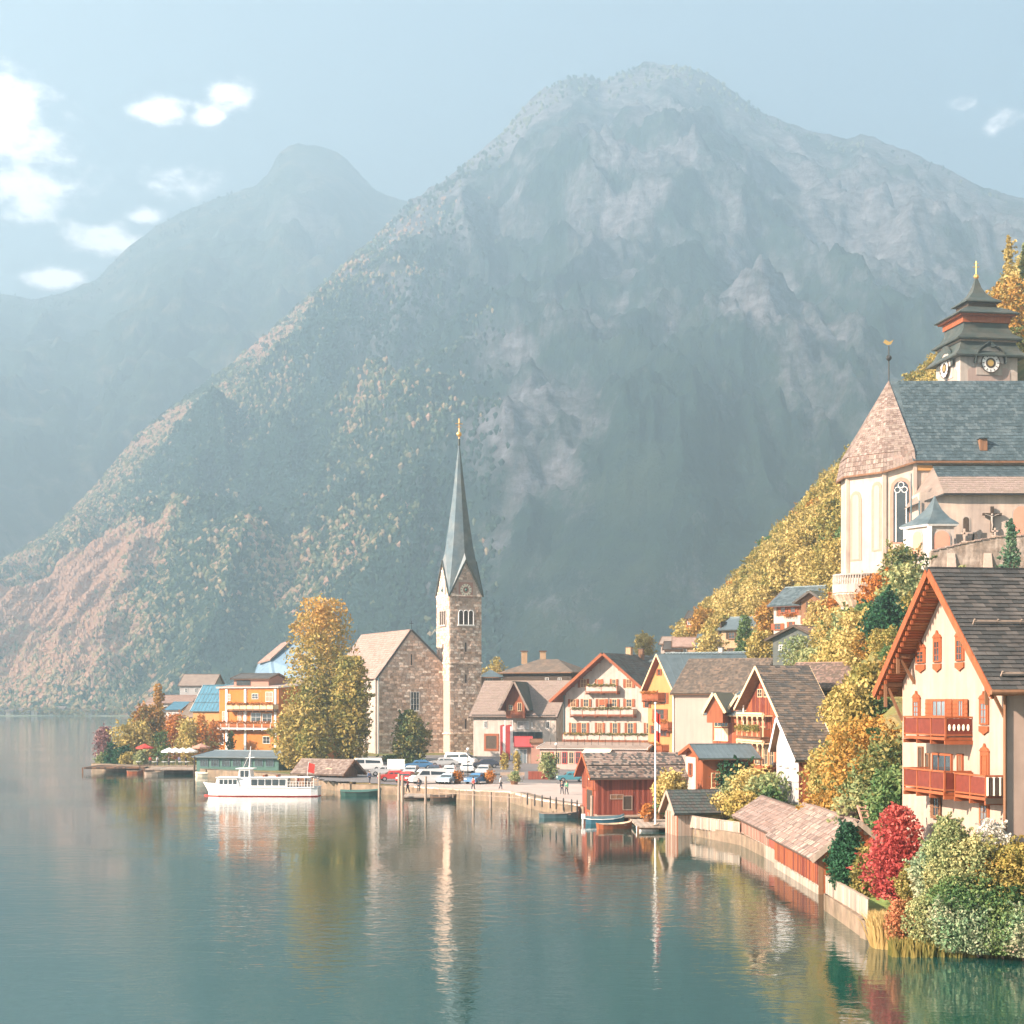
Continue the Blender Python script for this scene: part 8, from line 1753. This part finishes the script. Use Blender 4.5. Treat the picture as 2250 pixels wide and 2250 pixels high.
for i, (px, Y, top, R, lm, n, lab) in enumerate((
    (2085, 83.2, 1790, 1.2, 'palegreen', 9000, 'tall feathery pale green bush in front of the chalet wall'),
    (2050, 84.5, 1850, 1.1, 'willow', 8250, 'grey-green feathery bush right of the red maple'),
    (2125, 82.6, 1835, 1.5, 'palegreen', 8250, 'pale green bush under the dark balcony corner'),
    (2175, 82.4, 1880, 1.6, 'mixed', 8250, 'mixed rust and green bush at the right chalet corner'),
    (2232, 82.2, 1850, 1.7, 'olive_gold', 8250, 'olive bush at the right edge of the picture'),
    (2015, 86.5, 1905, 1.1, 'olive', 5250, 'low olive bush at the foot of the red maple'),
    (2110, 82.0, 1930, 1.5, 'green', 7500, 'low green bush above the reeds'),
    (2190, 81.6, 1950, 1.5, 'green', 7500, 'low green bush right above the waterside roses'))):
    bush('garden_bush', lab, px, Y, 2.0, max(Z(top, Y) - 2.0, 1.0), R, lm, n, .105, shape='round', lobes=24)
bush('white_flowers', 'white flowering bush at the foot of the chalet wall', 2180, 83.4, 4.2, Z(1808, 83.4) - 4.2, 1.2, 'white', 3500, .12)
for i, (px, Y, top, R, lm, n, lab) in enumerate((
    (1985, 83.6, 1975, .9, 'redgreen', 3500, 'rust-red creeper hanging over the bank right of the dry reeds'),
    (2040, 82.6, 1965, 1.2, 'palegreen', 6750, 'pale green overhanging bush at the waterline, leftmost of the bank'),
    (2095, 81.8, 1960, 1.3, 'rose', 6750, 'green rose bush with pinkish flowers over the water'),
    (2150, 81.3, 1970, 1.3, 'willow', 6750, 'grey-green overhanging bush in the middle of the right bank'),
    (2205, 80.8, 1975, 1.3, 'green', 6750, 'green overhanging bush near the right picture edge'),
    (2250, 80.2, 1990, 1.3, 'rose', 6750, 'rosy bush cut by the right picture edge at the waterline'))):
    bush('bank_bush', lab, px, Y, .25, max(Z(top, Y) - .25, 1.0), R, lm, n, .10, shape='round', lobes=22)
LOOSE[0] = 4
# reeds
def reeds(name, label, px0, px1, Y, zt, lm, n, seed):
    r = np.random.default_rng(seed); x = X(px0, Y) + (X(px1, Y) - X(px0, Y)) * r.random(n); y = Y + r.normal(0, .3, n); h = zt * (.5 + .5 * r.random(n)); wd = .025 + .03 * r.random(n); lean = r.normal(0, .16, (n, 2))
    V = np.stack([np.stack([x - wd, y, np.zeros(n)], -1), np.stack([x + wd, y, np.zeros(n)], -1), np.stack([x + wd * .6 + lean[:, 0] * h * .5, y + lean[:, 1] * h * .5, h * .7], -1), np.stack([x + lean[:, 0] * h, y + lean[:, 1] * h, h], -1), np.stack([x - wd * .6 + lean[:, 0] * h * .5, y + lean[:, 1] * h * .5, h * .7], -1)], 1).reshape(-1, 3)
    me = bpy.data.meshes.new(name); me.from_pydata(V.tolist(), [], [tuple(range(i * 5, i * 5 + 5)) for i in range(n)]); me.materials.append(LF[lm])
    o = bpy.data.objects.new(name, me); COL.objects.link(o); o['kind'] = 'stuff'; tag(o, label, 'reeds'); return o
reeds('dry_reeds', 'tall straw-yellow reeds at the end of the plank fence by the water', 1918, 1955, 85.0, 1.9, 'reed', 1500, 1)
reeds('brown_reeds', 'hanging brown and green stems at the waterline right of the straw reeds', 1955, 2260, 82.2, .95, 'olive', 1800, 2)
# columnar cypress on the slope
tree('column_cypress', 'dark green columnar cypress in front of the tan hillside house', 1637, 284, 15, Z(1345, 284) - 15, 1.6, 'green', 'column', 4500, .28)
bush('slope_bush', 'light green bush at the right corner of the black barn', 1752, 236, 14, Z(1392, 236) - 14, 2.6, 'palegreen', 2600, .26, shape='round')
# --- wooded slope: many round autumn trees
def slope_wood():
    kinds = [('gold', 4.2, 7.8), ('ochre', 3.8, 7.2), ('palegold', 4.3, 7.6), ('olive_gold', 4.0, 8), ('orange', 3.4, 6.5), ('green', 3.4, 7.8)]
    wts = [7, 2.6, 7, 5, 1.2, 1.4]; protos = []
    for i, (lm, R, H) in enumerate(kinds):
        for q in range(2):
            root = thing('woodland_tree', 'x', 'tree', Vector((0, 0, 0))); tree_parts(root, H, R, LF[lm], 'round', 4200, .40, 300 + i * 7 + q, lobes=18, limbs=3); protos.append((root, lm, list(root.children)))
    LB = {'gold': 'golden round-crowned autumn tree in the steep wood around the hill church', 'ochre': 'ochre round-crowned autumn tree in the steep wood around the hill church', 'palegold': 'pale yellow round-crowned autumn tree in the steep wood around the hill church', 'olive_gold': 'olive round-crowned tree in the steep wood around the hill church', 'orange': 'orange round-crowned tree in the steep wood around the hill church', 'green': 'green round-crowned tree in the steep wood around the hill church'}
    r = random.Random(12); spots = []
    for tries in range(14000):
        Y = r.uniform(262, 470); px = r.uniform(1440, 2330); x = X(px, Y); z = Hz(x, Y)
        if z < 8 or x > 150: continue
        if 262 < Y < 285 and x > 62 and x < 86: continue
        if 240 < Y < 312 and x > X(1560, 290) and x < X(1830, 290) and Z(1290, Y) > z and Y < 300: continue
        py = HZ - (z - CH) * F / Y
        if py < 430 or (px < 1570 and Y < 352): continue
        if any((x - a) ** 2 + (Y - b) ** 2 < (3.5 if Y < 340 else 4.6) ** 2 for a, b, _ in spots): continue
        spots.append((x, Y, z))
        if len(spots) > 720: break
    # closer ones below the church
    for tries in range(1500):
        Y = r.uniform(150, 262); px = r.uniform(1700, 2300); x = X(px, Y); z = Hz(x, Y)
        if z < 9 or (222 < Y and 40 < x < 110): continue
        if z + 8 > Z(1240 if px > 1900 else 1460 if px < 1840 else 1400, Y): continue
        if any((x - a) ** 2 + (Y - b) ** 2 < 4.2 ** 2 for a, b, _ in spots): continue
        spots.append((x, Y, z))
    spots.sort(key=lambda s: s[1]); used = set(); idx = [k for k in range(len(kinds))]; cnt = 0; rest = {}
    for (x, Y, z) in spots:
        cl = fbm(np.array([x / 22.]), np.array([Y / 22.]), 2, 77)[0]
        k = r.choices(idx, [w * (1.6 if (i in (0, 2)) == (cl > .5) else .7) for i, w in enumerate(wts)])[0]; pi = k * 2 + r.randrange(2); proto, lm, kids = protos[pi]
        sc = r.uniform(.62, .95) * (1.0 if Y > 262 else .6)
        if cnt >= 300: rest.setdefault(pi, []).append((x, Y, z, sc, r.uniform(0, 6.28))); continue
        cnt += 1
        if pi not in used: used.add(pi); root = proto
        else:
            root = proto.copy(); COL.objects.link(root)
            for c in kids: d = c.copy(); COL.objects.link(d); d.parent = root
        root.location = (x, Y, z - .5); root.rotation_euler = (0, 0, r.uniform(0, 6.28)); root.scale = (sc, sc, sc * r.uniform(.9, 1.2)); root['label'] = LB[lm]; root['category'] = 'tree'; root['group'] = lm.replace('_', ' ') + ' trees of the steep wood'
    for i, (p, lm, kids) in enumerate(protos):
        if i not in used:
            for c in kids: bpy.data.objects.remove(c)
            bpy.data.objects.remove(p)
    # farthest trees, past the limit: one mass built from the same crowns
    if rest:
        allv = []; allm = []; lmats = []
        for pi, L in rest.items():
            if pi not in used: continue
            me = [c for c in protos[pi][2] if c.name.startswith('crown')][0].data; co = np.empty(len(me.vertices) * 3); me.vertices.foreach_get('co', co); co = co.reshape(-1, 4, 3)[::2].reshape(-1, 3)
            mi = len(lmats); lmats.append(me.materials[0])
            for (x, Y, z, sc, a) in L:
                R_ = np.array([[math.cos(a), -math.sin(a), 0], [math.sin(a), math.cos(a), 0], [0, 0, 1]]); allv.append((co * sc) @ R_.T + np.array([x, Y, z - .5])); allm.append(np.full(len(co) // 4, mi))
        V = np.concatenate(allv); nq = len(V) // 4; me = bpy.data.meshes.new('woodland'); me.vertices.add(len(V)); me.vertices.foreach_set('co', V.ravel()); me.loops.add(len(V)); me.loops.foreach_set('vertex_index', np.arange(len(V))); me.polygons.add(nq); me.polygons.foreach_set('loop_start', np.arange(nq) * 4); me.polygons.foreach_set('loop_total', np.full(nq, 4))
        for m_ in lmats: me.materials.append(m_)
        me.polygons.foreach_set('material_index', np.concatenate(allm)); me.update(calc_edges=True)
        o = bpy.data.objects.new('woodland', me); COL.objects.link(o); o['kind'] = 'stuff'; tag(o, 'farthest autumn wood on the slope behind the village', 'forest')
slope_wood()
for i, (px, py, Y, H_, R_, lm, lab) in enumerate(((1672, 1440, 262, 4, 2.2, 'gold', 'golden tree between the tan hillside house and the black barn'), (1560, 1450, 285, 5, 3, 'palegold', 'pale gold tree above the striped metal roof'), (1828, 1398, 256, 6, 3.0, 'orange', 'russet tree left of the bastion wall above the black barn'), (1845, 1350, 262, 6, 3.2, 'gold', 'golden tree hugging the left of the bastion'), (1690, 1372, 275, 4, 2.2, 'ochre', 'ochre tree left of the curved-roof chalet'), (1885, 1475, 192, 5, 2.6, 'gold', 'golden tree top right of the long pink-brown roof'), (1870, 1430, 206, 5, 2.6, 'palegreen', 'pale green tree between long roof and bastion'), (1800, 1375, 256, 4, 2.2, 'palegold', 'pale yellow tree right above the black barn ridge'), (1905, 1450, 190, 5, 2.4, 'olive_gold', 'olive tree behind the chalet eave tip'), (1845, 1470, 215, 6, 3.0, 'mixed', 'mixed autumn tree above the long roof right of the barn'), (1500, 1420, 320, 4, 2.4, 'gold', 'golden tree among the small huts at the slope foot'), (1415, 1425, 350, 4, 2.2, 'palegold', 'pale yellow tree top above the hotel ridge'), (1545, 1400, 318, 6, 3, 'ochre', 'ochre tree left of the tan hillside house'))):
    tree('house_tree', lab, px, Y, Z(py + 25, Y), H_ + 1.5, R_, lm, 'round', 2600, .34)
tree('tower_tree', 'large ochre tree directly right of the clock tower', 2222, 285, 45, Z(590, 285) - 45, 6.8, 'ochre', 'round', 9000, .42, lobes=34)
tree('tower_tree', 'green and ochre tree low right behind the clock tower roof', 2240, 276, 40, Z(700, 276) - 40, 4.6, 'green_ochre', 'round', 6000, .36, lobes=26)
tree('tower_spruce', 'pale green larch with pointed top above the ochre tree right of the clock tower', 2216, 292, 60, Z(502, 292) - 60, 3.2, 'palegold', 'cone', 4500, .4, lobes=34)
tree('tower_spruce', 'second larch top at the right picture edge above the clock tower', 2250, 294, 60, Z(520, 294) - 60, 3.2, 'palegreen', 'cone', 4500, .4, lobes=34)
bush('tower_bush', 'small golden bush peeping over the church roof left of the clock tower', 2048, 258, 30, Z(806, 258) - 30, 1.5, 'gold', 1800, .3, shape='column')
# ---------------------------------------------------------------- haze
def haze():
    mb = MB(); mb.box((0, 2870, 815), (7000, 5960, 1634))
    m = bpy.data.materials.new('haze_air'); m.use_nodes = True; nt = m.node_tree; nt.nodes.remove(nt.nodes['Principled BSDF'])
    pv = nt.nodes.new('ShaderNodeVolumePrincipled'); pv.inputs['Density'].default_value = 0.00036; pv.inputs['Color'].default_value = (0.70, 0.88, 1.0, 1); pv.inputs['Anisotropy'].default_value = 0.5
    nt.links.new(pv.outputs[0], nt.nodes['Material Output'].inputs['Volume'])
    try: m.cycles.homogeneous_volume = True
    except Exception: pass
    o = mb.build('haze', m); o['kind'] = 'stuff'
    tag(o, 'pale blue autumn haze filling the air over the lake', 'haze')
haze()
